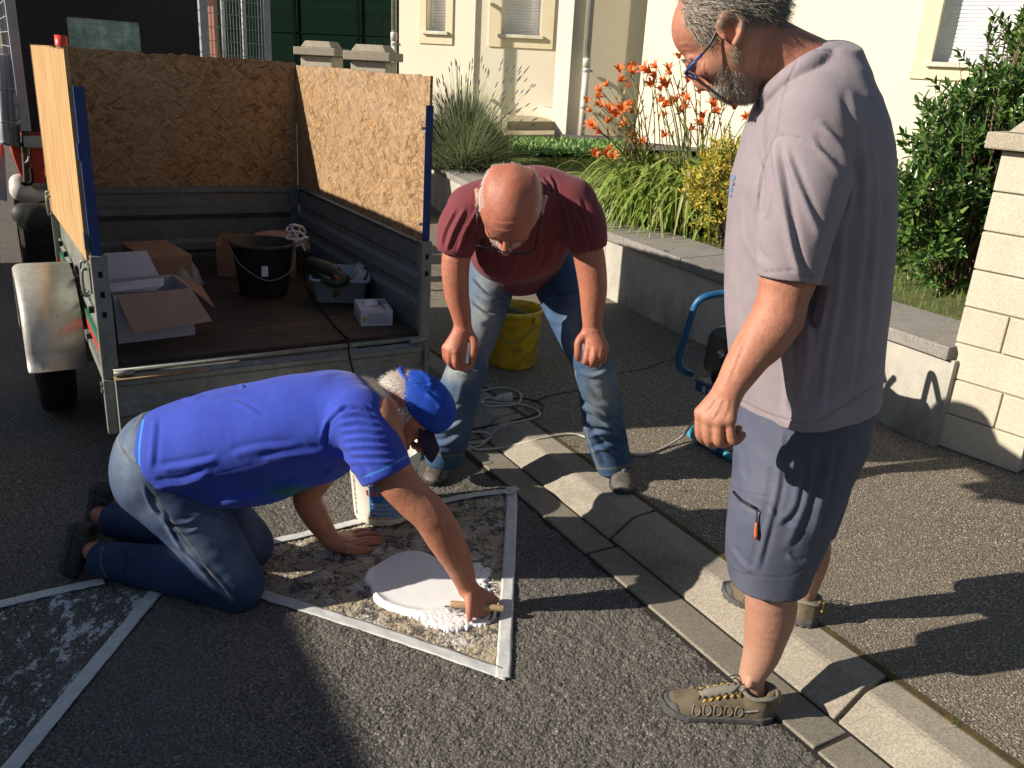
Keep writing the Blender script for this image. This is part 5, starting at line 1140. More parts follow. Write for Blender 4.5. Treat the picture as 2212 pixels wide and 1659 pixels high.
# ================================================================== trailer
_ty, _tr = R(32.1), .019
TW = np.array([math.cos(_ty), math.sin(_ty), -_tr]); TW /= np.linalg.norm(TW)
TL = np.array([-math.sin(_ty), math.cos(_ty), 0.]); TU = np.cross(TW, TL)
TO = np.array([-1.52, 2.969, 0.])
TM = Matrix(((TW[0], TL[0], TU[0], TO[0]), (TW[1], TL[1], TU[1], TO[1]), (TW[2], TL[2], TU[2], TO[2]), (0, 0, 0, 1)))
def tl(p): q = np.array(p)-TO; return np.array([q @ TW, q @ TL, q @ TU])      # world -> trailer
def tpx(x, y, z):                                                             # photo pixel on the trailer's level z
    d = ray(x, y); t = ((TO+TU*z-EYE) @ TU)/(d @ TU); return tl(EYE+d*t)
W_, LT, ZF, ZM, ZO = 1.28, 1.765, .475, .885, 1.577
def m_galv(name, a, b, dirt=.5, rough=.5):
    t = NT(name)
    sp = t.vor(55, out='Color'); col = t.mix(t.sep(sp, 0), a, b)
    col = t.mix(t.math('MULTIPLY', t.ramp(t.noise(4, 6, .7), (.40, 0.), (.68, 1.)), dirt), col, (.085, .075, .05))
    col = t.mix(t.math('MULTIPLY', t.ramp(t.noise(14, 6, .75, t.mp((1, 1, .25))), (.52, 0.), (.7, 1.)), dirt), col, (.16, .12, .07))
    return t.fin(col, rough, .35, t.bump(t.noise(22, 5, .7), .35, .002), .5)
M_GALV = m_galv('galvanised steel', (.30, .32, .29), (.24, .26, .24))
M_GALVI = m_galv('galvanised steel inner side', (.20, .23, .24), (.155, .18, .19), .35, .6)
M_FEND = m_galv('aluminium fender', (.58, .57, .52), (.50, .50, .46), .30, .38)
M_BLUEP = mat('chipped dark blue paint', (.012, .035, .13), (.016, .045, .17), 30, .5, bs=200, bd=.001)
def m_osb():
    t = NT('oriented strand board'); O = t.tc.outputs['Object']; cols = []
    base = None
    # panels lie in the local x-z plane after the mapping below; strands are long Voronoi cells in several directions
    layers = []
    for i, (ang, sc) in enumerate(((12, (10, 52)), (75, (11, 60)), (130, (10, 56)), (160, (12, 62)), (40, (11, 50)))):
        v = t.mp((sc[0], 1, sc[1]), (0, R(ang), 0), tex=True); c = t.vor(1.7, v, out='Color'); layers.append((c, t.vor(1.7, v, out='Distance')))
    ramp = ((0, (.14, .080, .036)), (.22, (.255, .155, .078)), (.55, (.355, .222, .112)), (.82, (.46, .315, .18)), (1, (.42, .23, .085)))
    sel = t.vor(9, t.mp((1.6, 1, 1.6)), out='Color'); sel2 = t.noise(11, 3, .6)
    col = t.ramp(t.sep(layers[0][0], 0), *ramp); hgt = t.sep(layers[0][0], 1)
    for i, (c, d) in enumerate(layers[1:]):
        m = t.ramp(t.sep(c, 2), (.50+.09*i, 0.), (.53+.09*i, 1.)); col = t.mix(m, col, t.ramp(t.sep(c, 0), *ramp)); hgt = t.mix(m, hgt, t.sep(c, 1))
    gr = t.noise(120, 4, .6); col = t.mix(t.math('MULTIPLY', gr, .35), col, (.17, .09, .035))
    gy = t.math('MULTIPLY', t.ramp(t.noise(2.4, 5, .7), (.45, 0.), (.65, 1.)), t.attr('grey')); col = t.mix(t.math('MULTIPLY', gy, .45), col, (.36, .285, .20))
    return t.fin(col, .72, 0, t.bump(hgt, .6, .0016, t.bump(gr, .3, .001)), .3)
M_OSB = m_osb()
def m_osb_lit():
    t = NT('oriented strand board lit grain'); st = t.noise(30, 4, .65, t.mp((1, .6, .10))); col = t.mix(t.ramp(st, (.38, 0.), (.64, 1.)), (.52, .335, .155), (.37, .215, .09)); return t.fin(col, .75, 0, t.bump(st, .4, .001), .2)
M_OSBL = m_osb_lit()  # brighter copy of the board for the sunlit left panel, light put into the colour
trailer = empty('trailer', mtx=TM)
tag(trailer, 'small galvanised utility trailer with chipboard extension sides and lowered tailgate', 'trailer')
T_ = trailer
# floor
def m_floor():
    t = NT('worn brown plywood floor'); c = t.mix(t.ramp(t.noise(5, 6, .7), (.36, 0.), (.66, 1.)), (.075, .048, .033), (.030, .022, .018)); c = t.mix(t.math('MULTIPLY', t.ramp(t.noise(22, 5, .75, t.mp((.3, 1, 1), (0, 0, .5))), (.55, 0.), (.70, 1.)), .5), c, (.20, .14, .09)); return t.fin(c, .62, 0, t.bump(t.noise(60, 5, .7), .4, .0015), .4)
MB().box((.002, .0, ZF-.018), (W_-.002, LT, ZF)).obj('floor', m_floor(), T_)
MB().box((.01, -.012, ZF-.024), (W_-.01, .012, ZF-.0185)).obj('floor_lip', mat('rusty edge', (.16, .08, .04), (.09, .05, .03), 30, .8), T_)
# side profile swept along the length (x outwards)
def side(x0, sg, name):
    prof = [(0, ZF-.04), (0, ZF+.115), (.016, ZF+.135), (.016, ZF+.165), (0, ZF+.185), (0, ZF+.235), (.016, ZF+.255), (.016, ZF+.285), (0, ZF+.305), (0, ZM-.03), (.012, ZM-.02), (.012, ZM), (-.022, ZM), (-.022, ZM-.005)]
    v = []
    for y in (0.02, LT):
        v += [(x0+sg*a, y, z) for a, z in prof]
    for y in (0.02, LT):
        v += [(x0+sg*(a+.003), y, z-.001) for a, z in prof]
    k = len(prof); f = []
    for j in range(k-1): f += [(j, j+1, k+j+1, k+j), (2*k+j, 3*k+j, 3*k+j+1, 2*k+j+1)]
    f += [(0, k, 3*k, 2*k), (k-1, 3*k-1, 4*k-1, 2*k-1), tuple([0]+list(range(2*k, 3*k))+list(range(k-1, 0, -1))), tuple([k]+list(range(3*k, 4*k))+list(range(2*k-1, k, -1)))]
    return mobj(name, v, f, None, T_, mats=[M_GALVI if sg > 0 else M_GALV])
side(W_, 1, 'side_panel'); 
# left side: outer skin seen from outside
mb = MB(); mb.box((-.012, .02, ZF-.04), (-.001, LT, ZM)); mb.obj('side_panel', M_GALV, T_)
for z in (ZF+.10, ZF+.27): 
    mb = MB(); mb.hexa([(-.012, .05, z), (-.012, LT-.02, z), (-.012, LT-.02, z), (-.012, .05, z), (-.030, .05, z+.02), (-.030, LT-.02, z+.02), (-.012, LT-.02, z+.06), (-.012, .05, z+.06)]) if False else mb.box((-.026, .05, z), (-.0125, LT-.02, z+.045)); mb.obj('side_rib', M_GALV, T_, bev=.008)
MB().box((-.0285, .05, ZF+.045), (-.013, LT, ZF+.072)).obj('green_stripe', mat('green stripe paint', (.02, .17, .09), (.03, .12, .07), 20, .5), T_)
MB().box((-.0285, .05, ZF+.010), (-.013, LT, ZF+.043)).obj('red_stripe', mat('red stripe paint', (.50, .03, .02), (.4, .04, .03), 20, .5), T_)
MB().box((-.034, .0, ZF-.075), (-.002, LT+.02, ZF-.042)).obj('chassis_rail', M_GALV, T_, bev=.003)
MB().box((W_+.002, .0, ZF-.075), (W_+.034, LT+.02, ZF-.042)).obj('chassis_rail', M_GALV, T_, bev=.003)
for y in (.3, .9, 1.5): MB().box((.01, y, ZF-.07), (W_-.01, y+.05, ZF-.022)).obj('cross_member', M_GALV, T_)
MB().box((-.03, .66, .27), (W_+.03, .74, .35)).obj('axle', M_GALV, T_)
# front panel (with a folded rib)
prof = [(0, ZF-.02), (0, ZF+.03), (-.02, ZF+.05), (-.02, ZF+.09), (0, ZF+.11), (0, ZF+.22), (-.03, ZF+.255), (-.03, ZF+.29), (0, ZF+.30), (0, ZM-.04), (-.018, ZM-.035), (-.018, ZM-.005), (.016, ZM-.005), (.016, ZF-.02)]
k = len(prof); v = [(x, LT+a, z) for x in (.002, W_-.002) for a, z in prof]; f = [(j, k+j, k+(j+1) % k, (j+1) % k) for j in range(k)]+[tuple(range(k-1, -1, -1)), tuple(range(k, 2*k))]
mobj('front_panel', v, f, M_GALVI, T_)
# corner posts
def slotpost(x0, x1, y0, y1, z0, z1, zs):
    MB().box((x0, y0, z0), (x1, y1, z1)).obj('corner_post', M_GALV, T_, bev=.003)
    for z in zs: MB().box(((x0+x1)/2-.007, y0-.002, z), ((x0+x1)/2+.007, y0+.004, z+.022)).obj('slot', M_BLACKP2, T_)
M_BLACKP2 = mat('dark hole', (.008, .008, .008), None, 10, .9, bd=0)
slotpost(-.036, .020, -.022, .016, ZF-.055, ZM+.002, (ZM-.075, ZM-.15, ZM-.225)); slotpost(W_-.012, W_+.036, -.022, .016, ZF-.045, ZM+.002, (ZM-.075, ZM-.15))
MB().box((-.038, -.030, .20), (.030, .006, ZF-.056)).obj('corner_foot', M_GALV, T_, bev=.003); MB().box((W_-.02, -.030, .20), (W_+.036, .006, ZF-.046)).obj('corner_foot', M_GALV, T_, bev=.003)
MB().box((W_-.05, LT-.03, ZF), (W_-.002, LT-.004, ZM-.006)).obj('corner_post', M_GALVI, T_, bev=.003)
MB().box((.002, LT-.03, ZF), (.05, LT-.004, ZM-.006)).obj('corner_post', M_GALVI, T_, bev=.003)
for z in (ZF-.075, ZF-.10):
    MB().tube([(-.046, -.012, z), (-.036, -.012, z)], .010, 6).obj('bolt', M_GALV, T_)
# chipboard
def board(name, lo, hi, m, chew=.004, seed=1):
    g = np.random.default_rng(seed); n = 60; ax = 0 if hi[0]-lo[0] > .1 else 1; v = []
    for i in range(n+1):
        t = i/n; c = lo[ax]+(hi[ax]-lo[ax])*t; top = hi[2]+g.normal()*chew*.35+math.sin(t*9+seed)*chew*.3
        for a in (0, 1):
            o_ = [lo, hi][a][1-ax]; p = [0, 0]; p[ax] = c; p[1-ax] = o_; v += [(p[0], p[1], lo[2]), (p[0], p[1], top)]
    f = []
    for i in range(n):
        a = i*4; b = a+4; f += [(a, b, b+1, a+1), (a+2, a+3, b+3, b+2), (a+1, b+1, b+3, a+3), (a, a+2, b+2, b)]
    f += [(0, 1, 3, 2), (n*4, n*4+2, n*4+3, n*4+1)]
    me_ = mobj(name, v, f, m, T_); at = me_.data.attributes.new('grey', 'FLOAT', 'POINT'); at.data.foreach_set('value', np.array([1. if p[2] > lo[2]+.3 else .2 for p in v], np.float32)); return me_
def m_osb_rot():   # same board for panels along y
    m = M_OSB.copy(); m.name = 'oriented strand board side'
    for n_ in m.node_tree.nodes:
        if n_.type == 'MAPPING':
            sc = n_.inputs['Scale'].default_value[:]; n_.inputs['Scale'].default_value = (sc[1], sc[0], sc[2]) if n_.vector_type == 'TEXTURE' else (sc[1], sc[0], sc[2]); r_ = n_.inputs['Rotation'].default_value[:]; n_.inputs['Rotation'].default_value = (r_[1], 0, 0) if r_[1] else r_
    return m
M_OSBS = m_osb_rot()
board('chipboard_panel', (-.046, LT+.0125, ZM-.012), (W_+.012, LT+.0245, ZO), M_OSB, .008, 1)
MB().box((-.046, LT-.02, ZF-.04), (.006, LT+.0120, ZM-.013)).obj('leak_plug', M_GALV, T_)  # added to stop sun leaking through the gap at the front corner
board('chipboard_panel', (W_+.013, .0, ZM-.035), (W_+.025, LT+.010, ZO-.012), M_OSBS, .006, 2)
o = board('chipboard_panel', (-.044, .028, ZM-.10), (-.031, LT+.012, ZO), M_OSBL, .006, 3)
for v_ in o.data.vertices:      # the sawn lower edge slants down to the back
    if v_.co.z < ZM: v_.co.z = ZM-.02-.10*(v_.co.y/LT)
# blue angle posts
for x, zt_ in ((-.030, ZO-.115), (W_-.004, ZO-.125)):
    mb = MB(); mb.box((x, -.004, ZM-.004), (x+.034, .000, zt_)); mb.box((x if x < 0 else x+.030, .0005, ZM-.004), ((x if x < 0 else x+.030)+.004, .026, zt_)); mb.obj('blue_post', M_BLUEP, T_)
MB().box((-.036, -.006, ZO-.36), (-.031, .03, ZO-.30)).obj('hinge_plate', M_BLUEP, T_); MB().box((-.046, -.006, ZM+.02), (-.0445, .03, ZM+.08)).obj('hinge_plate', M_BLUEP, T_)
for z in (ZM+.07, ZO-.22):
    MB().tube([(W_+.013, .03, z), (W_-.008, .03, z)], .007, 6).obj('screw', M_GALV, T_)
for z in (ZM+.18, ZM+.45): MB().tube([(W_-.03, LT+.018, z), (W_-.03, LT+.010, z)], .008, 8).obj('screw', M_GALV, T_)
# tailgate hanging down
ZT = ZF-.05
mb = MB(); mb.tube([(.0, -.026, ZF-.022), (W_, -.026, ZF-.022)], .011, 8); mb.obj('hinge_tube', M_GALV, T_, True)
tg = MB(); prof = [(-.052, ZT), (-.036, ZT+.014), (-.032, ZT), (-.032, ZT-.39), (-.036, ZT-.395), (-.054, ZT-.395), (-.056, ZT-.38), (-.056, ZT-.30), (-.070, ZT-.285), (-.070, ZT-.25), (-.056, ZT-.235), (-.056, ZT-.155), (-.070, ZT-.14), (-.070, ZT-.10), (-.056, ZT-.085), (-.056, ZT-.03), (-.066, ZT-.02), (-.066, ZT-.002)]
k = len(prof); v = [(x, a, z) for x in (.006, W_-.012) for a, z in prof]; f = [(j, (j+1) % k, k+(j+1) % k, k+j) for j in range(k)]+[tuple(range(k)), tuple(range(2*k-1, k-1, -1))]
tg = empty('tailgate', parent=T_); mobj('gate_panel', v, f, M_GALV, tg)
MB().box((.000, -.080, ZT-.40), (.005, -.030, ZT+.004)).obj('end_flange', M_GALV, tg); MB().box((W_-.011, -.080, ZT-.40), (W_-.006, -.030, ZT+.004)).obj('end_flange', M_GALV, tg)
MB().box((-.002, -.078, ZT+.004), (.34, -.034, ZT+.008)).obj('folded_lip', mat('bare wood stain', (.45, .30, .18), (.25, .16, .09), 20, .7), tg)
MB().tube([(.0, -.045, ZT+.022), (.07, -.045, ZT+.022)], .011, 8).obj('gate_hinge', M_GALV, tg, True); MB().tube([(W_-.07, -.045, ZT+.022), (W_, -.045, ZT+.022)], .011, 8).obj('gate_hinge', M_GALV, tg, True)
# latch at the left rear, bolts along the side
def latch(y, z, p):
    L_ = empty('latch', parent=T_)
    MB().box((-.040, y, z-.05), (-.0265, y+.06, z+.05)).obj('latch_plate', M_GALV, L_, bev=.002)
    mb = MB(); mb.tube(spline([(-.045, y-.012, z+.045), (-.062, y-.012, z+.040), (-.062, y-.012, z-.045), (-.045, y-.012, z-.05)], 4), .006, 6); mb.obj('latch_hook', M_GALV, L_, True)
    mb = MB(); mb.tube(spline([(-.043, y+.04, z+.06), (-.060, y+.05, z+.055), (-.060, y+.05, z-.045), (-.043, y+.04, z-.05)], 4), .005, 6); mb.obj('latch_lever', M_GALV, L_, True)
latch(.045, ZM-.10, 0); latch(LT-.10, ZM-.08, 0)
for y in (.16, .42, .68, .94, 1.2, 1.46): MB().tube([(-.044, y, ZF+.17), (-.026, y, ZF+.17)], .014, 10).obj('rubber_stop', M_BLACKP2, T_)
# fender and wheel
AY, AZ, WR_ = .86, .285, .285
fe = MB(); fr_ = .375; n_ = 22; v = []
def frad(i):
    a = -0.02+(PI+.04)*i/n_; return AY-fr_*1.0*math.cos(a), AZ+.02+fr_*.96*math.sin(a)**.7 if math.sin(a) > 0 else AZ+.02
secs = [(-.268, -.045), (-.268, -.012), (-.258, .0), (-.240, .006), (-.045, .006), (-.045, .002), (-.238, .002), (-.262, -.014), (-.262, -.045)]
for i in range(n_+1):
    y, z = frad(i); cy, cz = AY-y, AZ-z; l = math.hypot(cy, cz); uy, uz = -cy/l, -cz/l
    v += [(sx_, y+uy*r_, z+uz*r_) for sx_, r_ in secs]
k = len(secs); f = [(i*k+j, (i+1)*k+j, (i+1)*k+(j+1) % k, i*k+(j+1) % k) for i in range(n_) for j in range(k)]+[tuple(range(k-1, -1, -1)), tuple(range(n_*k, n_*k+k))]
mobj('fender', v, f, M_FEND, T_, True); 
def wheel(x0, x1, sg):
    wh = empty('wheel', parent=T_)
    w_ = x1-x0; pr = [(.165, 0), (.24, .0), (WR_-.02, .006), (WR_-.006, .018), (WR_, .03)]+[q for j in range(5) for q in ((WR_, .034+j*.02), (WR_-.007, .037+j*.02), (WR_-.007, .042+j*.02), (WR_, .045+j*.02))]+[(WR_, w_-.03), (WR_-.006, w_-.018), (WR_-.02, w_-.006), (.24, w_), (.165, w_)]
    n = 48; v = []
    for r_, a in pr:
        for k_ in range(n): q = 2*PI*k_/n; v.append((x0+a, AY+r_*math.cos(q), AZ+r_*math.sin(q)))
    f = [(i*n+k_, (i+1)*n+k_, (i+1)*n+(k_+1) % n, i*n+(k_+1) % n) for i in range(len(pr)-1) for k_ in range(n)]
    mobj('tyre', v, f, mat('tyre rubber', (.012, .012, .013), (.025, .024, .022), 20, .85, bs=150, bd=.001), wh)
    pr = [(.0, .05), (.06, .05), (.07, .065), (.14, .07), (.16, .02), (.168, .012), (.168, w_-.012), (.16, w_-.02), (.14, .075), (0, .075)]; v = []
    for r_, a in pr:
        for k_ in range(32): q = 2*PI*k_/32; v.append((x0+a, AY+r_*math.cos(q), AZ+r_*math.sin(q)))
    f = [(i*32+k_, (i+1)*32+k_, (i+1)*32+(k_+1) % 32, i*32+(k_+1) % 32) for i in range(len(pr)-1) for k_ in range(32)]
    mobj('rim', v, f, M_GALV, wh)
wheel(-.235, -.085, -1); wheel(W_+.085, W_+.235, 1)
mb = MB(); mb.tube([(W_/2, LT, ZF-.10), (W_/2, LT+.75, ZF-.10)], .035, 8); mb.obj('drawbar', M_GALV, T_)
MB().box((-.03, -.02, .20), (.01, .05, .24)).obj('lamp_bracket', M_BLACKP2, T_)

# ================================================================== things lying in the trailer
def tworld(p): return TO+TW*p[0]+TL*p[1]+TU*p[2]
def tmat(p, rz=0.): return TM @ Matrix.Translation(tuple(p)) @ Matrix.Rotation(rz, 4, 'Z')
def m_card(name, a, b, ins=None):
    t = NT(name); s_ = t.math('SINE', t.math('MULTIPLY', t.sep(t.tc.outputs['Object'], 0), 900.)); col = t.mix(t.ramp(t.noise(7, 5, .6), (.35, 0.), (.68, 1.)), a, b); return t.fin(col, .85, 0, t.bump(s_, .15, .0006, t.bump(t.noise(9, 3, .5), .4, .006)), .2)
M_CARD = m_card('brown cardboard', (.36, .22, .145), (.31, .185, .12)); M_CARDW = m_card('white cardboard', (.56, .56, .60), (.48, .48, .53)); M_CARDI = m_card('pinkish cardboard', (.40, .26, .20), (.35, .22, .165))
M_PAPER = mat('white paper', (.72, .72, .80), (.66, .66, .74), 20, .8, bd=0)
M_POLY = NT('cloudy plastic sheet'); M_POLY = M_POLY.fin((.55, .53, .46), .35, 0, M_POLY.bump(M_POLY.noise(18, 5, .7), .8, .01), .5, Transmission_Weight=.25, Alpha=.8)
zc = ZF+.001
def quad_panel(mb, a, b, c, d, th=.004):
    a, b, c, d = [np.array(q, float) for q in (a, b, c, d)]; n = np.cross(b-a, d-a); n /= np.linalg.norm(n); mb.slab([a, b, c, d], n, th)
# 1: open box, white outside, near the left rear
A, B = tpx(256, 743, zc), tpx(422, 723, zc); u = B-A; lw = np.linalg.norm(u); u /= lw; vdir = np.array([-u[1], u[0], 0]); dpt = .27; hb = .20
bx = empty('cardboard_box', mtx=TM @ Matrix.Translation(tuple(A)) @ Matrix.Rotation(math.atan2(u[1], u[0]), 4, 'Z'))
tag(bx, 'open white and brown cardboard box with its flap folded out at the trailer edge', 'box')
for n_, a, b in (('side', (0, 0, 0), (lw, .004, hb)), ('side', (0, dpt-.004, 0), (lw, dpt, hb)), ('side', (0, .0045, 0), (.004, dpt-.0045, hb)), ('side', (lw-.004, .0045, 0), (lw, dpt-.0045, hb)), ('bottom', (.0045, .0045, 0), (lw-.0045, dpt-.0045, .004))):
    MB().box(a, b).obj(n_, M_CARDW, bx)
mb = MB(); quad_panel(mb, (.01, -.001, hb), (lw-.005, -.001, hb+.004), (lw+.035, -.125, hb-.11), (.035, -.115, hb-.13), .004); mb.obj('flap', M_CARDI, bx)
mb = MB(); quad_panel(mb, (lw, .01, hb), (lw, dpt, hb), (lw+.11, dpt-.03, hb-.05), (lw+.10, .04, hb-.10), .004); mb.obj('flap', M_CARD, bx)
mb = MB(); quad_panel(mb, (.02, dpt-.002, hb), (lw-.06, dpt-.002, hb), (lw-.09, dpt+.05, hb+.10), (.04, dpt+.05, hb+.10), .004); mb.obj('flap', M_CARDW, bx)
mb = MB(); quad_panel(mb, (0, .02, hb), (0, dpt, hb), (-.06, dpt-.02, hb+.15), (-.06, .04, hb+.15), .004); mb.obj('flap', M_CARDI, bx)
mb = MB(); mb.box((.006, .006, .03), (lw-.006, dpt-.006, .035)); mb.obj('filling', mat('box contents', (.10, .09, .08), (.2, .17, .13), 30, .9), bx)
pile = empty('paper_pile'); tag(pile, 'fanned pile of white printed sheets lying in the open white cardboard box', 'papers')
for i in range(5):
    pz = hb-.012+i*.003; c_ = MB(); a_ = R(-28+i*3)
    ps = c_.box((-.11, -.075, 0), (.11, .075, .0009)).obj('sheet', M_PAPER); ps.parent = pile
    ps.matrix_world = bx.matrix_world @ Matrix.Translation((.10+.004*i, .14, pz)) @ Matrix.Rotation(a_, 4, 'Z') @ Matrix.Rotation(R(-6), 4, 'Y')
pst = ps; tv, tf = text_mesh('= - - = -\n - = - -\n= - - -', .018, .0001); mobj('print', [(p[0]-.09, p[1]+.03, .0012+p[2]) for p in tv], tf, mat('grey print', (.25, .25, .32), None, 10, .8, bd=0), pst)
# crumpled plastic next to the box
def crumple(name, c, r, label, seed, m, cat='plastic bag'):
    X, Y = np.meshgrid(np.linspace(-1, 1, 40), np.linspace(-1, 1, 40)); P_ = np.stack([X, Y], -1)
    Z = np.clip(1-(X**2+Y**2)*.8, 0, 1)**.6*r[2]*(.8+.25*nsin(P_, seed, 3))+nsin(P_, seed+1, 6)*r[2]*.10; X2 = X*r[0]*(1+.12*nsin(P_, seed+2, 5)); Y2 = Y*r[1]*(1+.12*nsin(P_, seed+3, 5))
    i = np.arange(1600).reshape(40, 40); f = np.stack([i[:-1, :-1], i[:-1, 1:], i[1:, 1:], i[1:, :-1]], -1).reshape(-1, 4)
    k_ = (X[:-1, :-1]**2+Y[:-1, :-1]**2 < 1).ravel(); o = mobj(name, np.stack([X2.ravel(), Y2.ravel(), np.maximum(Z, .003).ravel()], 1), f[k_], m, None, True); o.matrix_world = tmat(c); return tag(o, label, cat)
crumple('plastic_sheet', tpx(372, 640, zc)*np.array([1, 1, 1])+np.array([.02, .05, .0]), (.13, .13, .22), 'crumpled cloudy plastic sheet between the two cardboard boxes on the left', 3, M_POLY)
# 2: closed brown box behind it
def place_box(nm, label, px0, px1, dd, hh, m, extra=None):
    A, B = tpx(*px0, zc), tpx(*px1, zc); u = B-A; l = np.linalg.norm(u); o = empty(nm, mtx=TM @ Matrix.Translation(tuple(A)) @ Matrix.Rotation(math.atan2(u[1], u[0]), 4, 'Z')); tag(o, label, 'box'); return o, l
b2, l2 = place_box('cardboard_box', 'closed brown cardboard box standing behind the open white box', (322, 650), (420, 640), .30, .2, M_CARD); hb2 = .20; d2 = .40
MB().box((0, 0, 0), (l2, d2, hb2)).obj('body', M_CARD, b2, bev=.003)
MB().box((-.001, .004, hb2+.0005), (l2*.5-.001, d2-.004, hb2+.004)).obj('flap', M_CARD, b2); MB().box((l2*.5+.001, .004, hb2+.0005), (l2+.001, d2-.004, hb2+.004)).obj('flap', M_CARD, b2)
# 3: open low box at the right rear corner with long flap
b3, l3 = place_box('cardboard_box', 'open brown cardboard box with a long curled flap behind the black bucket', (470, 598), (640, 600), .3, .15, M_CARD); d3, h3 = .34, .17
for n_, a, b in (('side', (0, 0, 0), (l3, .004, h3)), ('side', (0, d3-.004, 0), (l3, d3, h3)), ('side', (0, .0045, 0), (.004, d3-.0045, h3)), ('side', (l3-.004, .0045, 0), (l3, d3-.0045, h3)), ('bottom', (.0045, .0045, 0), (l3-.0045, d3-.0045, .004))): MB().box(a, b).obj(n_, M_CARD, b3)
mb = MB(); pts = [(l3*.45+t*.30, d3*.25+.02*t, h3+.03*math.sin(t*PI)+.012-.05*t*t) for t in np.linspace(0, 1, 9)]
for a, b in zip(pts[:-1], pts[1:]): quad_panel(mb, a, b, (b[0], b[1]+.20-.06*(b[0]-.2), b[2]), (a[0], a[1]+.20-.06*(a[0]-.2), a[2]), .003)
mb.obj('flap', M_CARDI, b3)
# black builder's bucket
def bucket(name, label, mtx, rt, rb, h, m, hm, cat='bucket', lip=.008, group=None):
    o = empty(name, mtx=mtx); tag(o, label, cat)
    MB().lathe([(0, .001), (rb-.004, .001), (rb, .006), (rb+(rt-rb)*.93, h*.93), (rt+lip*.3, h*.935), (rt+lip, h*.945), (rt+lip, h*.985), (rt+lip*.5, h), (rt-.002, h), (rt-.005, h*.985), (rb-.004, .008), (0, .008)], 48).obj('body', m, o, True)
    return o
M_BKT = mat('black rubbery plastic', (.018, .017, .017), (.05, .047, .042), 9, .55, bs=60, bd=.0015)
bc = tpx(578, 640, zc); bc[1] += .06
bk = bucket('black_bucket', 'black mortar bucket standing on the trailer floor', tmat(bc), .150, .115, .265, M_BKT, None)
MB().tube(spline([(-.158, 0, .245), (-.13, -.10, .17), (-.02, -.165, .105), (.11, -.125, .15), (.158, 0, .245)], 8), .0028, 6).obj('handle', M_GALV, bk, True)
MB().box((-.045, -.1385, .12), (-.015, -.1330, .17)).obj('label_patch', M_PAPER, bk)
# white tub with tools
tc_ = tpx(700, 690, zc); a1, a2 = tpx(678, 655, zc), tpx(795, 672, zc)
u = np.array([math.cos(R(-20)), math.sin(R(-20)), 0])
tm = tmat(tpx(738, 640, zc), R(-24)); tub = empty('tool_tub', mtx=tm); tag(tub, 'pale blue grey plastic tub holding the drill and tape rolls', 'tub')
M_TUB = mat('pale blue grey plastic', (.42, .47, .50), (.36, .41, .44), 8, .45, bd=0)
def rrect(a, b, r, z, n=6):
    out = []
    for cx_, cy_, s_ in ((a-r, b-r, 0), (-a+r, b-r, 90), (-a+r, -b+r, 180), (a-r, -b+r, 270)):
        for k_ in range(n+1): q = R(s_+90*k_/n); out.append((cx_+r*math.cos(q), cy_+r*math.sin(q), z))
    return out
rings = [rrect(.115, .135, .03, .0), rrect(.118, .140, .03, .004), rrect(.135, .165, .035, .112), rrect(.148, .178, .04, .114), rrect(.148, .178, .04, .126), rrect(.136, .166, .035, .126), rrect(.131, .161, .035, .120), rrect(.114, .136, .03, .008)]
k = len(rings[0]); v = [p for r_ in rings for p in r_]; f = [(i*k+j, i*k+(j+1) % k, (i+1)*k+(j+1) % k, (i+1)*k+j) for i in range(len(rings)-1) for j in range(k)]+[tuple(range(k-1, -1, -1)), tuple(range((len(rings)-1)*k, len(rings)*k))]
mobj('tub_body', v, f, M_TUB, tub, True).data.polygons[-1].use_smooth = False
MB().box((-.03, -.158, .03), (.0, -.150, .075)).obj('sticker', mat('dark sticker', (.06, .05, .02), (.3, .2, .02), 60, .5, bd=0), tub)
for i, (x, y, z) in enumerate(((.075, .05, .118), (.090, -.035, .112))):
    tr_ = empty('tape_roll', mtx=tm @ Matrix.Translation((x, y, z)) @ Matrix.Rotation(R(-62), 4, 'Y') @ Matrix.Rotation(R(20*i), 4, 'Z')); tag(tr_, ('white masking tape roll at the back of the tub', 'white masking tape roll lying nearest the tub rim')[i], 'tape roll', 'tape rolls in the tub')
    MB().lathe([(.030, -.019), (.047, -.019), (.048, -.017), (.048, .017), (.047, .019), (.030, .019), (.030, -.019)], 32).obj('tape', mat('white tape', (.60, .60, .60), (.5, .5, .5), 20, .6, bd=0), tr_)
    MB().lathe([(.0275, -.019), (.0295, -.019), (.0295, .019), (.0275, .019), (.0275, -.019)], 32).obj('core', M_CARD, tr_)
# drill mixer: green drill in the tub, white paddle resting on the flap
GD = mat('dark green plastic', (.020, .035, .020), (.028, .045, .025), 10, .45, bd=0)
dr = empty('drill_mixer', (0, 0, 0)); tag(dr, 'dark green power drill with a long white spiral mixing paddle lying over the tub', 'drill'); WR.append(dr)
s_ = SDF(tworld(tpx(705, 590, .62))-.24, tworld(tpx(705, 590, .62))+.24, .004)
g_ = lambda x, y, z: tworld(tpx(x, y, z))
s_.path([g_(672, 566, .66), g_(700, 578, .655), g_(724, 588, .645)], [.026, .034, .030], .01); s_.path([g_(668, 582, .61), g_(690, 600, .60), g_(722, 614, .60), g_(742, 604, .62)], [.016, .017, .018, .024], .01); s_.cap(g_(724, 590, .645), g_(744, 604, .62), .026, .026, .02); s_.cap(g_(672, 566, .66), g_(668, 582, .61), .022, .017, .01)
v, f = s_.mesh(); mobj('drill_body', relax(v, f, 1), f, GD, dr, True)
MB().tube([g_(668, 556, .66), g_(660, 543, .68)], [.022, .017], 16).obj('chuck', M_BLACKP2, dr, True)
MB().tube([g_(722, 596, .67), g_(733, 602, .66)], .008, 8).obj('switch', mat('red orange switch', (.5, .06, .02), None, 10, .4, bd=0), dr, True)
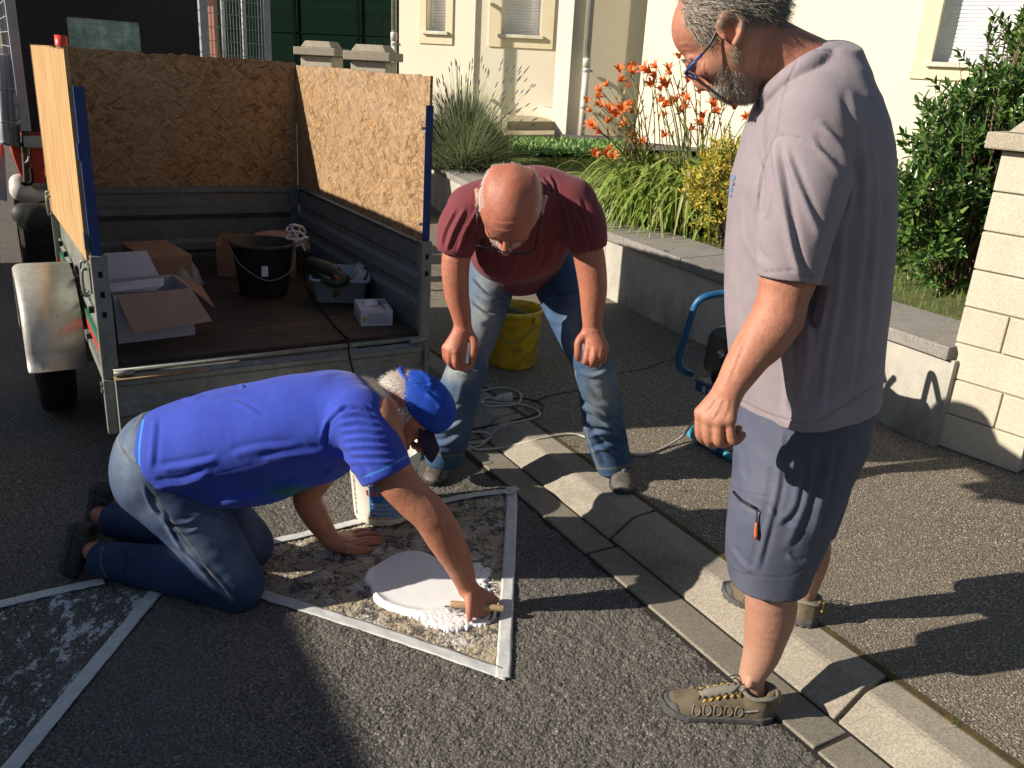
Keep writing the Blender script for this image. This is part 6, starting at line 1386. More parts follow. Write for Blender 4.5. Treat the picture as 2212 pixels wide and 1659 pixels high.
MP = mat('white paddle plastic', (.62, .63, .66), (.52, .53, .57), 30, .45, bd=0)
s0_, s1_ = g_(662, 545, .68), g_(628, 488, .80); MB().tube([s0_, s1_], .0065, 10).obj('shaft', MP, dr, True)
sd = (s1_-s0_)/np.linalg.norm(s1_-s0_); sa = np.cross(sd, CF); sa /= np.linalg.norm(sa); sb = np.cross(sd, sa)
for ph in (0, PI/2, PI, 3*PI/2):
    pts = [s1_+sd*(.002-.10*t)+(sa*math.cos(ph+3.4*t)+sb*math.sin(ph+3.4*t))*.050*math.sin(PI*min(1, max(.03, t)))**.55 for t in np.linspace(0, 1, 18)]; MB().tube(pts, .006, 8).obj('spiral', MP, dr, True)
MB().tube([s1_+sd*.004+(sa*math.cos(t)+sb*math.sin(t))*.044-sd*.10 for t in np.linspace(0, 2*PI, 24)], .0065, 8).obj('ring', MP, dr, True)
# glove box
gm = tmat(tpx(780, 704, zc), 0); A, B, C_ = tpx(780, 705, zc), tpx(848, 703, zc), tpx(771, 680, zc)
gb = empty('glove_box', mtx=TM @ Matrix.Translation(tuple(A)) @ Matrix.Rotation(math.atan2(*(B-A)[:2][::-1]), 4, 'Z')); tag(gb, 'small white carton of disposable gloves with a torn oval opening', 'carton'); lg = float(np.linalg.norm(B-A)); dg = .21; hg = .072
MB().box((0, 0, 0), (lg, dg, hg)).obj('carton', mat('glossy white card', (.58, .60, .66), (.54, .56, .62), 8, .4, bd=0), gb, bev=.001)
MB().add([(lg*.5+.045*math.cos(t)*(1+.1*math.sin(5*t)), dg*.6+.05*math.sin(t)*(1+.1*math.cos(4*t)), hg+.0012) for t in np.linspace(0, 2*PI, 24, endpoint=False)], [tuple(range(24))]).obj('opening', mat('dark opening', (.10, .09, .08), (.3, .28, .25), 40, .8), gb)
o = MB().lathe([(0, .02), (.018, .018), (.03, .008), (.036, 0)], 14, (lg*.5-.008, dg*.56, hg+.001)).obj('glove', M_PAPER, gb, True)
MB().box((lg*.74, .02, hg+.0006), (lg*.80, dg-.03, hg+.0012)).obj('red_bar', mat('red print', (.55, .05, .04), None, 10, .5, bd=0), gb); MB().box((-.0008, .02, .02), (-.0001, dg-.02, .028)).obj('red_bar', mat('red print', (.55, .05, .04)), gb)
MB().box((.008, -.0008, .018), (.022, -.0001, .045)).obj('yellow_mark', mat('yellow print', (.55, .42, .03), None, 10, .5, bd=0), gb)
for i in range(7): MB().box((.028, -.0008, .014+i*.007), (lg-.012-(i % 3)*.01, -.0001, .0165+i*.007)).obj('text_line', mat('grey print', (.25, .25, .32)), gb)
MB().box((lg*.84, dg*.55, hg+.0006), (lg*.95, dg-.04, hg+.0012)).obj('print_patch', mat('blue grey print', (.2, .28, .4), None, 60, .5, bd=0), gb)
# black cable from the drill over the edge
cb = [g_(655, 566, .62), g_(656, 590, .50), g_(664, 622, .482), g_(688, 660, .481), g_(722, 702, .481), g_(748, 728, .481), tworld(np.array([tpx(764, 742, ZF)[0], -.03, ZF+.008])), tworld(np.array([tpx(777, 765, ZF)[0], -.085, ZF-.03])), tworld(np.array([tpx(777, 765, ZF)[0]+.03, -.10, ZF-.20])), tworld(np.array([tpx(777, 765, ZF)[0]+.04, -.13, .03])), gp(820, 900, .008), gp(900, 935, .008)]
tag(MB().tube(spline(cb, 8), .0048, 8).obj('power_cable', M_BLACKP2 if False else mat('black cable', (.012, .014, .015), None, 10, .5, bd=0), None, True), 'black power cable running from the drill over the tailgate', 'cable')

# ================================================================== truck with a caged bed in front of the trailer
VT = LT+1.15
def trk(u, v, w): return tworld((u, v, w))
TX = TM.copy()
truck = empty('truck', mtx=TX @ Matrix.Translation((0, VT, 0))); tag(truck, 'red tipper truck with a galvanised mesh cage and black headboard, parked ahead of the trailer', 'truck')
MRED = mat('red truck paint', (.52, .045, .025), (.42, .04, .025), 8, .45, bs=40, bd=.001); MBLK = mat('black board', (.010, .010, .012), (.018, .016, .016), 4, .55)
MCAGE = m_galv('cage steel', (.42, .44, .45), (.36, .38, .39), .25)
def tq(x, y, v): # photo pixel on the plane v of the truck -> (u, w)
    d = ray(x, y); o_ = TO+TL*v; t = ((o_-EYE) @ TL)/(d @ TL); q = tl(EYE+d*t); return q[0], q[2]
uL, _ = tq(45, 200, VT); uR, _ = tq(577, 60, VT); uM, _ = tq(438, 60, VT)
# rear frame posts
def tpost(u0, u1, z0, z1, v0=-.02, v1=.03): MB().box((u0, v0, z0), (u1, v1, z1)).obj('cage_post', MCAGE, truck, bev=.004)
zc0 = tq(60, 283, VT)[1]
tpost(uL-.025, uL+.030, zc0, 2.6); tpost(uR-.02, uR+.02, .95, 2.6); tpost(uM-.02, uM+.03, .95, 2.6)
# black headboard farther forward with a mesh window
vb = .55
wl, zb_ = tq(150, 100, VT+vb); wr, _ = tq(305, 100, VT+vb); _, zt_ = tq(146, 36, VT+vb); _, zb2 = tq(305, 104, VT+vb)
hb_ = empty('headboard', parent=truck)
ub0, ub1 = tq(40, 100, VT+vb)[0], tq(440, 60, VT+vb)[0]; zw0, zw1 = zb2-.10, zt_
for lo_, hi_ in (((ub0, vb, .8), (wl, vb+.03, 2.0)), ((wr, vb, .8), (ub1, vb+.03, 2.0)), ((wl, vb, .8), (wr, vb+.03, zw0)), ((wl, vb, zw1), (wr, vb+.03, 2.0))): MB().box(lo_, hi_).obj('board', MBLK, hb_)
MB().box((ub0, vb-.03, 2.0), (ub1+.05, vb+.04, 2.03)).obj('top_rail', MCAGE, hb_)
tg_ = NT('rear window with painted reflection'); rc = tg_.mix(tg_.ramp(tg_.noise(9, 6, .7), (.42, 0.), (.62, 1.)), (.16, .32, .28), (.45, .62, .50)); gmat = tg_.fin(rc, .3, 0, None, .8)  # bright green mottling paints the reflection into the glass colour
MB().box((wl, vb+.012, zw0), (wr, vb+.02, zw1)).obj('rear_window', gmat, hb_)
mb = MB()
for i in range(6): x = wl+(wr-wl)*(i+.5)/6; MB().box((x-.002, vb-.004, zw0), (x+.002, vb, zw1)).obj('window_wire', MCAGE, hb_)
for i in range(4): z = zw0+(zw1-zw0)*(i+.5)/4; MB().box((wl, vb-.008, z-.002), (wr, vb-.004, z+.002)).obj('window_wire', MCAGE, hb_)
# right side mesh of the cage (seen through the gap), wires singly
for i in range(20):
    x = uM+(uR-uM)*(i+.7)/20.5; MB().box((x-.0022, -.002, 1.35), (x+.0022, .002, 2.6)).obj('mesh_wire', MCAGE, truck)
for i in range(14):
    z = 1.42+i*.085; MB().box((uM, -.007, z-.0022), (uR, -.0025, z+.0022)).obj('mesh_wire', MCAGE, truck)
MWB = mat('white painted bar', (.75, .75, .74), None, 10, .4, bd=0)
for px_ in (482, 527): x = tq(px_, 60, VT+.05)[0]; MB().tube([(x, .05, 1.3), (x, .05, 2.6)], .014, 10).obj('white_bar', MWB, truck, True)
# left side cage running forward from the left post
for i in range(13):
    y = .05+i*.11; MB().box((uL-.022, y, zc0+.05), (uL-.018, y+.004, 2.6)).obj('mesh_wire', MCAGE, truck)
for i in range(18):
    z = zc0+.06+i*.085; MB().box((uL-.027, .03, z), (uL-.0225, 1.5, z+.005)).obj('mesh_wire', MCAGE, truck)
mb = MB(); mb.box((uL-.03, .03, zc0-.01), (uL+.02, 3.2, zc0+.03)); mb.obj('bed_rail', MCAGE, truck)
# grey pipes strapped outside
def tl3(x, y, v):   # photo pixel -> point on the truck's cross plane at v, in the truck's frame
    q = tq(x, y, v); return np.array([q[0], v-VT, q[1]])
MPIP = mat('grey pvc pipe', (.25, .27, .30), (.2, .22, .25), 10, .45, bd=0)
for (xb, xt, r_, e) in ((29, 16, .042, .10), (21, 7, .026, .06), (12, -2, .026, .02)):
    a, b = tl3(xb, 312+e*40, VT-.02+e), tl3(xt, 119, VT-.02+e+.05); MB().tube([a, a*.98+b*.02, b], r_, 16).obj('grey_pipe', MPIP, truck, True)
    MB().tube([a, a*.95+b*.05], r_*1.12, 16).obj('pipe_socket', MPIP, truck, True)
    for t in (.25, .62): MB().tube([a*(1-t)+b*t, a*(1-t-.02)+b*(t+.02)], r_*1.06, 12).obj('pipe_tie', MCAGE, truck, True)
def tpoly(nm, pts, v, th, m, bev=.006):
    P_ = [tl3(x, y, v) for x, y in pts]; o = MB().slab(P_[::-1], (0, 1, 0), th).obj(nm, m, truck); return bevel(o, bev)
MB().box((.15, .35, .50), (1.15, 3.2, .66)).obj('chassis', M_BLACKP2, truck)
MB().box((uL+.12, .6, .66), (1.3, 3.0, .98)).obj('tipper_body', MRED, truck, bev=.01)
tpoly('red_skirt', [(20, 300), (44, 296), (50, 388), (41, 372), (28, 335)], VT+.10, .5, MRED)
tpoly('red_end_plate', [(62, 287), (97, 287), (97, 396), (70, 396)], VT+.06, .05, MRED)
tpoly('rusty_bracket', [(46, 283), (63, 283), (69, 402), (52, 398)], VT+.02, .05, mat('rusty steel', (.14, .075, .04), (.06, .04, .03), 30, .8, bs=60, bd=.003))
MB().tube(spline([tl3(56, 300, VT-.01), tl3(62, 325, VT-.01), tl3(61, 345, VT-.01), tl3(55, 352, VT-.01)], 5), .006, 6).obj('ring_hook', MCAGE, truck, True)
MB().tube(spline([tl3(66, 365, VT-.01), tl3(70, 385, VT-.03), tl3(66, 396, VT-.03), tl3(54, 398, VT-.03), tl3(46, 394, VT-.03)], 5), .011, 8).obj('hook_bar', M_BLACKP2, truck, True)
MB().box((uL-.02, -.03, zc0-.10), (uL+.10, .05, zc0-.03)).obj('pale_block', mat('pale plastic', (.45, .43, .36), None, 10, .5), truck, bev=.01)
MG = mat('scuffed plastic mudguard', (.62, .60, .54), (.48, .45, .40), 8, .45, bs=20, bd=.004); MGD = mat('black rubber mudguard', (.035, .035, .033), (.05, .05, .046), 12, .6)
def sculpt(nm, parts, m, hh=.008):
    P_ = [(tl3(x, y, v), r_) for x, y, v, r_ in parts]; lo_ = np.min([p-r_ for p, r_ in P_], 0)-.05; hi_ = np.max([p+r_ for p, r_ in P_], 0)+.05; s_ = SDF(lo_, hi_, hh)
    for (a, ra), (b, rb) in zip(P_[:-1], P_[1:]): s_.cap(a, b, ra, rb, .03)
    v, f = s_.mesh(); mobj(nm, relax(v, f, 1), f, m, truck, True)
sculpt('mudguard', [(42, 396, VT+.12, .060), (46, 412, VT+.10, .060), (70, 424, VT+.10, .035), (100, 422, VT+.10, .035)], MG)
sculpt('rubber_flap', [(50, 462, VT+.16, .07), (70, 468, VT+.16, .085), (100, 466, VT+.16, .08)], MGD)
tpoly('lower_flap', [(28, 400), (44, 440), (112, 440), (114, 500), (60, 502), (40, 488), (30, 460)], VT+.22, .03, MGD)
tpoly('side_board', [(-8, 300), (10, 320), (16, 436), (-8, 430)], VT+.9, .6, mat('pale blue side', (.45, .52, .55), (.38, .45, .48), 6, .5))
tpoly('orange_pole', [(-4, 230), (3, 232), (8, 340), (3, 340)], VT+.5, .03, MRED, .002)
for x0, x1 in ((tq(44, 520, VT+.5)[0], tq(44, 520, VT+.5)[0]+.24), (1.20, 1.45)):
    wq = empty('truck_wheel', parent=truck); v = []; pr = [(.20, 0), (.33, .0), (.355, .02), (.36, .05), (.36, x1-x0-.05), (.355, x1-x0-.02), (.33, x1-x0), (.20, x1-x0)]
    for r_, a in pr:
        for k_ in range(36): q = 2*PI*k_/36; v.append((x0+a, .62+r_*math.cos(q), .36+r_*math.sin(q)))
    f = [(i*36+k_, (i+1)*36+k_, (i+1)*36+(k_+1) % 36, i*36+(k_+1) % 36) for i in range(len(pr)-1) for k_ in range(36)]; mobj('tyre', v, f, mat('tyre rubber', (0, 0, 0)), wq)
    MB().tube([(x0+.04, .62, .36), (x1-.04, .62, .36)], .20, 24).obj('rim', M_GALV, wq, True)
MB().box((.05, 2.3, .6), (1.5, 4.2, 1.75)).obj('cab', MRED, truck, bev=.08)
# traffic cone tip behind the chipboard
cn = trk(tq(145, 90, VT-.35)[0], VT-.35, 0); co = empty('traffic_cone', (cn[0], cn[1], ZF+.45)); tag(co, 'red plastic beacon top showing above the front chipboard panel', 'beacon')
zt_ = tq(145, 78, VT-.35)[1]; co.location = (cn[0], cn[1], zt_-.30)
MB().lathe([(.060, .0), (.056, .02), (.036, .24), (.033, .30), (0, .30)], 24).obj('cone_body', mat('orange red plastic', (.75, .06, .03), (.65, .05, .03), 10, .4, bd=0), co, True)
MB().lathe([(.09, -.01), (.09, .012), (0, .012)], 24).obj('base', mat('orange red plastic', (0, 0, 0)), co)
cs_ = MB(); cs_.tube([(0, 0, -.35), (0, 0, 0)], .02, 8); cs_.obj('stem', M_BLACKP2, co)
# ================================================================== ground helpers
def gh(x, y):
    n = x*KN[0]+y*KN[1]
    return float(np.interp(n, [1.57, 1.60, 1.71, 1.725, 1.802, 1.815, 1.912, 1.94], [.003, .010, .010, .016, .067, .071, .075, PZ+.001]))
def gg(x, y, up=0.):
    z = .05
    for _ in range(6): p = gp(x, y, z+up); z = gh(p[0], p[1])
    return gp(x, y, z+up)
# ------------------------------------------------------------------ masking tape
def m_tape():
    t = NT('masking tape paper'); w_ = t.noise(40, 4, .6, t.mp((1, 1, 1))); col = t.mix(t.ramp(w_, (.4, 0.), (.65, 1.)), (.60, .61, .60), (.51, .53, .52)); return t.fin(col, .6, 0, t.bump(w_, .5, .002, t.bump(t.noise(260, 3, .6), .3, .0006)), .35)
M_TAPE = m_tape()
def tape(pts, w0, label, z=.0068, w1=None, group='masking tape strips on the road'):
    P_ = [gp(x, y, z) for x, y in pts]; q = spline(P_, 16); v = []; g = np.random.default_rng(len(pts)+abs(int(pts[0][0]))); m = len(q)
    for i, p in enumerate(q):
        t = q[min(i+1, m-1)]-q[max(i-1, 0)]; t /= np.linalg.norm(t)+1e-9; s_ = np.array([-t[1], t[0], 0]); hw = (w0+((w1 or w0)-w0)*i/(m-1))/2
        for j in range(6): v.append(p+s_*hw*(j/2.5-1)*(1+g.normal()*.02)+np.array([0, 0, g.normal()*.0006+.0007*math.sin(i*.9+j)]))
    f = [(i*6+j, i*6+j+1, (i+1)*6+j+1, (i+1)*6+j) for i in range(m-1) for j in range(5)]
    o = mobj('tape_strip', v, f, M_TAPE, None, True); so_ = o.modifiers.new('s', 'SOLIDIFY'); so_.thickness = .0007; tag(o, label, 'tape', group); return o
tape([(1104, 1052), (1105, 1100), (1096, 1280), (1087, 1463)], .043, 'white masking tape strip closing the right end of the painted triangle', .0078)
tape([(563, 1282), (700, 1325), (880, 1383), (1098, 1459)], .043, 'white masking tape strip on the near edge of the triangle below the wet paint', .0068)
tape([(560, 1176), (667, 1152), (763, 1129), (860, 1105), (947, 1084), (1030, 1068), (1104, 1060)], .036, 'white masking tape strip along the far edge of the triangle behind the paint pail', .0078)
tape([(338, 1277), (260, 1370), (140, 1515), (-40, 1735)], .044, 'white masking tape strip running from his knee to the bottom left corner', .0068)
tape([(-60, 1320), (0, 1305), (110, 1279), (225, 1254)], .040, 'white masking tape strip at the left passing under the shoe', .0078)
tape([(1092, 1057), (1100, 1062), (1117, 1052)], .05, 'crumpled end of masking tape stuck at the far corner', .012, .035)
# ------------------------------------------------------------------ wet paint
POLY = [(785, 1249), (790, 1236), (797, 1226), (814, 1218), (832, 1207), (846, 1198), (861, 1193), (880, 1188), (900, 1187), (922, 1193), (948, 1206), (975, 1222), (1005, 1212), (1030, 1214), (1046, 1222), (1061, 1232), (1052, 1256), (1060, 1275), (1056, 1296), (1072, 1318), (1066, 1336), (1050, 1346), (1032, 1350), (1015, 1347), (1000, 1357), (977, 1361), (950, 1357), (930, 1352), (914, 1344), (908, 1335), (886, 1330), (864, 1323), (842, 1315), (822, 1306), (810, 1295), (803, 1280), (800, 1265), (790, 1258)]
PW = np.array([gp(x, y, .008)[:2] for x, y in POLY])
def inpoly(X, Y, poly):
    c = np.zeros(X.shape, bool); j = len(poly)-1
    for i in range(len(poly)):
        xi, yi = poly[i]; xj, yj = poly[j]; m = ((yi > Y) != (yj > Y)) & (X < (xj-xi)*(Y-yi)/(yj-yi+1e-12)+xi); c ^= m; j = i
    return c
def pdist(X, Y, poly):
    d = np.full(X.shape, 9.); n = len(poly)
    for i in range(n):
        a, b = np.array(poly[i]), np.array(poly[(i+1) % n]); ab = b-a; t = np.clip(((X-a[0])*ab[0]+(Y-a[1])*ab[1])/(ab @ ab+1e-12), 0, 1); d = np.minimum(d, np.hypot(X-a[0]-t*ab[0], Y-a[1]-t*ab[1]))
    return d
st_ = .0026; X, Y = np.meshgrid(np.arange(PW[:, 0].min()-.01, PW[:, 0].max()+.01, st_), np.arange(PW[:, 1].min()-.01, PW[:, 1].max()+.01, st_))
PP = np.stack([X, Y], -1); d = pdist(X, Y, PW); ins_ = inpoly(X, Y, PW); sdv = np.where(ins_, d, -d); rag = nsin(PP, 31, 90)*.006+nsin(PP, 32, 260)*.0035
px_ = projpx(np.stack([X.ravel(), Y.ravel(), np.full(X.size, .008)], 1)); U, Vv = px_[:, 0].reshape(X.shape), px_[:, 1].reshape(X.shape)
rough_zone = 1/(1+np.exp(-(Vv-1322-(960-U)*.05)/5))+1/(1+np.exp(-((U-1008)+(Vv-1270)*.15)/6))*(Vv < 1300); rough_zone = np.clip(rough_zone, 0, 1)
sdv = sdv+rag*rough_zone*1.6-rough_zone*.004*(nsin(PP, 37, 140) > .25)*(Vv < 1300)*4
edge = np.clip(sdv/.012, 0, 1); H_ = (.0040+.0025*rough_zone)*np.sqrt(np.clip(edge, 0, 1))
# rolled ridge along the lower left edge, and raking arcs of the trowel
rid = [(806, 1286), (830, 1305), (870, 1318), (915, 1326), (965, 1322)]
rp = [gp(x, y, .008)[:2] for x, y in rid]; dr_ = np.full(X.shape, 9.)
for a, b in zip(rp[:-1], rp[1:]):
    ab = b-a; t = np.clip(((X-a[0])*ab[0]+(Y-a[1])*ab[1])/(ab @ ab), 0, 1); dr_ = np.minimum(dr_, np.hypot(X-a[0]-t*ab[0], Y-a[1]-t*ab[1]))
H_ = H_+.009*np.exp(-(dr_/.017)**2)*edge
c0 = gp(930, 1215, 0)[:2]; rr = np.hypot((X-c0[0]), (Y-c0[1])*1.15); H_ += .0011*np.sin(rr*620+nsin(PP, 5, 9)*2)*np.clip((Vv-1290)/12, 0, 1)*edge*(1-rough_zone)*(rr > .08)
H_ += edge*rough_zone*(.0035*np.abs(nsin(PP, 41, 110))+.002*nsin(PP, 42, 330))+edge*.0006*nsin(PP, 43, 40)
keep = sdv > 0; idx = np.arange(X.size).reshape(X.shape); kk = keep[:-1, :-1] | keep[1:, :-1] | keep[:-1, 1:] | keep[1:, 1:]
f = np.stack([idx[:-1, :-1][kk], idx[:-1, 1:][kk], idx[1:, 1:][kk], idx[1:, :-1][kk]], -1); v = np.stack([X.ravel(), Y.ravel(), (np.where(keep, .0045+H_, .000)).ravel()], -1)
us = np.unique(f); mp_ = np.zeros(len(v), int); mp_[us] = np.arange(len(us))
MPW = NT('wet white road paint'); MPW = MPW.fin((.84, .85, .86), .30, 0, MPW.bump(MPW.noise(300, 3, .6), .25, .0006), .5, Subsurface_Weight=.1, Subsurface_Radius=(.01, .01, .01))
tag(mobj('wet_paint', v[us], mp_[f], MPW, None, True), 'pool of thick wet white paint being spread on the road', 'paint')
# flecks of paint around it
fl = MB(); g = np.random.default_rng(9)
for i in range(46):
    x, y = g.uniform(980, 1068), g.uniform(1212, 1300)
    c = gp(x, y, .0075); r_ = g.uniform(.002, .008); fl.add([c+np.array([r_*math.cos(a)*g.uniform(.5, 1.2), r_*math.sin(a)*g.uniform(.4, 1), .0005]) for a in np.linspace(0, 2*PI, 8, endpoint=False)], [tuple(range(8))])
o = fl.obj('paint_flecks', MPW); tag(o, 'small flecks of white paint on the old marking', 'paint flecks', kind='stuff')
# trowel
tr = empty('trowel', gp(1030, 1312, .02)); WR.append(tr); tag(tr, 'plastering trowel with a beige wooden handle held over the wet paint', 'trowel')
a, b = gp(972, 1304, .044), gp(1090, 1315, .044)
MB().tube([a, a*.97+b*.03, a*.6+b*.4, a*.03+b*.97, b], [.0085, .0102, .0108, .0102, .0090], 16).obj('handle', mat('varnished beech', (.42, .30, .17), (.34, .23, .13), 12, .5, bs=60, bd=.0008), tr, True)
hdir = (b-a)/np.linalg.norm(b-a); hn_ = np.cross([0, 0, 1.], hdir); bl0 = (a+b)/2-np.array([0, 0, .034])
mb = MB(); mb.slab([bl0-hdir*.105-hn_*.020, bl0+hdir*.05-hn_*.020, bl0+hdir*.05+hn_*.035, bl0-hdir*.105+hn_*.035], (-.02, 0, 1), .0010)
mb.obj('blade', mat('trowel steel', (.45, .44, .40), (.62, .62, .6), 15, .35, .9, bd=0), tr)
for t in (.3, .6): MB().tube([bl0+(t-.5)*.16*hdir, a*(1-t)+b*t], .004, 8).obj('tang', M_GALV, tr, True)

# ------------------------------------------------------------------ paint pail with its printed label
def wrap(v, r_at, a0, z0, off=.0006):   # flat (x, y) -> around the pail, x grows to the viewer's right
    out = []
    for x, y, z in v:
        zz = z0+y; r_ = r_at(zz)+off+z; a = a0+x/r_at(z0); out.append((r_*math.cos(a), r_*math.sin(a), zz))
    return out
pb = gg(829, 1149); pc_ = np.array([pb[0]-.020, pb[1]+.135, .006]); PH = .275; r0_, r1_ = .110, .130
rat = lambda z: r0_+(r1_-r0_)*z/PH
pail = empty('paint_pail', tuple(pc_)); tag(pail, 'white plastic paint pail with a blue and red printed label, half hidden by his arm', 'pail')
M_PAIL = NT('dirty white pail plastic'); z_ = M_PAIL.sep(M_PAIL.tc.outputs['Object'], 2)
c_ = M_PAIL.mix(M_PAIL.ramp(M_PAIL.noise(5, 5, .65), (.40, 0.), (.66, 1.)), (.82, .80, .72), (.76, .72, .60)); c_ = M_PAIL.mix(M_PAIL.math('MULTIPLY', M_PAIL.ramp(M_PAIL.noise(22, 6, .75), (.45, 0.), (.62, 1.)), M_PAIL.ramp(z_, (.0, 1.), (.055, 0.))), c_, (.34, .24, .12)); M_PAIL = M_PAIL.fin(c_, .42, 0, M_PAIL.bump(M_PAIL.noise(50, 4, .6), .3, .001), .5)
MB().lathe([(0, .0015), (r0_-.006, .0015), (r0_, .006), (r0_+.001, .015), (rat(.20), .20), (rat(.205)+.006, .206), (rat(.21)+.006, .212), (rat(.215), .214), (rat(.225)+.001, .226), (rat(.23)+.007, .229), (rat(.238)+.007, .236), (rat(.24)+.001, .238), (rat(.25), .250), (rat(.255)+.005, .254), (r1_+.005, PH), (r1_-.001, PH), (r1_-.003, .25), (r1_-.006, .235), (0, .235)], 72).obj('pail_body', M_PAIL, pail, True)
MB().lathe([(r1_-.0065, .2355), (r1_-.008, .238), (0, .239)], 64).obj('paint_inside', MPW, pail, True)
MB().tube([(rat(.2)*math.cos(a)+0, rat(.2)*math.sin(a), .222-.06*math.cos(a-R(-90))**2) for a in np.linspace(R(-178), R(-2), 30)], .0018, 6).obj('pail_handle', M_GALV, pail, True)
base_a = R(-90)+math.atan2(0-pc_[0], 1.)*0-math.atan((pc_[0])/pc_[1]); base_a = math.atan2(-pc_[1], -pc_[0])
def patch(nm, a0, a1, z0, z1, m, off=.0004, n=20):
    v, f = [], []
    for i in range(n+1):
        a = base_a+a0+(a1-a0)*i/n
        for z in (z0, z1): r_ = rat(z)+off; v.append((r_*math.cos(a), r_*math.sin(a), z))
    f = [(2*i, 2*i+2, 2*i+3, 2*i+1) for i in range(n)]; return mobj(nm, v, f, m, pail, True)
MLB = NT('blue printed label'); MLB = MLB.fin(MLB.mix(MLB.ramp(MLB.noise(30, 5, .7), (.55, 0.), (.68, .6)), (.010, .16, .50), (.35, .42, .40)), .4, 0, None, .5)
patch('label_blue', -.46, 1.7, .030, .190, MLB)
MRD = mat('red print', (.55, .05, .04)); MWH = mat('white print', (.72, .72, .70), None, 10, .5, bd=0); MGY = mat('grey print', (.25, .25, .32)); MBK = mat('black print', (.03, .03, .03), None, 10, .6, bd=0)
def ptext(txt, size, a0, z0, m, nm, off=.0010, rot=0., ex=.0002, bold=0.):
    tv, tf = text_mesh(txt, size, ex)
    if bold:
        c = tv.mean(0)
    if rot: c_, s_ = math.cos(rot), math.sin(rot); tv = tv @ np.array([[c_, s_, 0], [-s_, c_, 0], [0, 0, 1]])
    mobj(nm, wrap(tv, rat, base_a+a0, z0, off), tf, m, pail)
for dx, dz in ((-.0016, 0), (.0016, 0), (0, .0016), (0, -.0016), (.0011, .0011), (-.0011, -.0011)): 
    ptext('Ultra', .034, -.55+dx/.115, .128+dz, MWH, 'lettering_outline', .0008, R(7)); ptext('P', .034, .13+dx/.115, .106+dz, MWH, 'lettering_outline', .0008, R(7))
for dx in (-.0006, 0, .0006): ptext('Ultra', .034, -.55+dx/.115, .128, MRD, 'lettering', .0016+abs(dx), R(7)); ptext('P', .034, .13+dx/.115, .106, MRD, 'lettering', .0016+abs(dx), R(7))
g = np.random.default_rng(4)
for i in range(11):
    z = .050+i*.0042+(.003 if i > 3 else 0)+(.003 if i > 7 else 0); a1 = g.uniform(.35, .9); a0 = -.40 if i % 4 else -.28; patch('text_line', a0, a1, z, z+.0016, MWH, .0009, 8)
patch('oval_mark', -.64, -.32, .170, .192, MWH, .0010); patch('oval_ring', -.655, -.305, .168, .194, MLB, .0008)
for i in range(4): patch('text_line', -.60, -.36, .173+i*.0045, .1746+i*.0045, MGY, .0012, 4)
for k_, (a, c) in enumerate(zip(np.linspace(-.42, 1.0, 12), ((.6, .1, .05), (.65, .30, .05), (.1, .3, .12), (.6, .45, .05), (.6, .2, .1), (.55, .3, .35), (.05, .25, .45), (.6, .5, .05), (.6, .1, .05), (.1, .35, .2), (.6, .4, .1), (.5, .1, .1)))):
    mk = mat('label colour %d' % k_, c, None, 60, .45, bd=0); v = [(rat(.03)*0, 0, 0)]
    for (rr_, m_, of) in ((.013, MWH, .0008), (.010, mk, .0011), (.005, MWH, .0014)):
        tv = np.array([(rr_*math.cos(t), max(0, rr_*math.sin(t)), 0) for t in np.linspace(0, PI, 12)]); mobj('fan_motif', wrap(tv, rat, base_a+a, .031+.004*max(0, a), of), [tuple(range(12))], m_, pail)
for i in range(26):   # printed bar marks up the left side
    z = .026+i*.0062; patch('bar_mark', -1.16+.02*(i % 3), -1.0-(.04 if i % 5 == 0 else 0), z, z+(.0036 if i % 3 else .0018), MBK if i % 4 else MGY, .0006, 4)

# ------------------------------------------------------------------ yellow bucket
yb = gg(1106, 799); yc = np.array([yb[0], yb[1]+.122, PZ]); yr = dp(1108, 662, yc[1]); yh = yr[2]-PZ
ybk = empty('yellow_bucket', tuple(yc)); tag(ybk, 'dirty yellow plastic bucket on the pavement seen between his legs', 'bucket')
M_YB = NT('dirty yellow plastic'); c_ = M_YB.mix(M_YB.math('MULTIPLY', M_YB.ramp(M_YB.noise(7, 6, .75), (.46, 0.), (.60, 1.)), .8), (.85, .55, .03), (.40, .27, .04)); M_YB = M_YB.fin(c_, .45, 0, None, .5)
ra, rb = .150, .128
MB().lathe([(0, .002), (rb-.004, .002), (rb, .008), (ra-.006, yh*.90), (ra+.001, yh*.91), (ra+.006, yh*.93), (ra+.006, yh*.985), (ra, yh), (ra-.004, yh), (ra-.008, yh*.9), (rb-.004, .01), (0, .01)], 56).obj('body', M_YB, ybk, True)
mb = MB(); mb.tube(spline([(-.155, -.02, yh*.86), (-.10, -.13, yh*.62), (0, -.165, yh*.52), (.085, -.14, yh*.70), (.118, -.105, yh*.80), (.125, -.09, yh*.86)], 8), .0024, 6); mb.obj('handle', M_GALVI, ybk, True)
MB().box((.105, -.118, yh*.82), (.135, -.085, yh*.92)).obj('handle_lug', M_YB, ybk, bev=.004)
crm = MB().lathe([(.09, .0), (.10, .04), (.05, .075), (0, .085)], 20, (-.02, .02, yh*.70)); o = crm.obj('cloth_inside', mat('brown rag', (.13, .09, .04), (.06, .045, .025), 20, .9, bs=40, bd=.01), ybk, True)

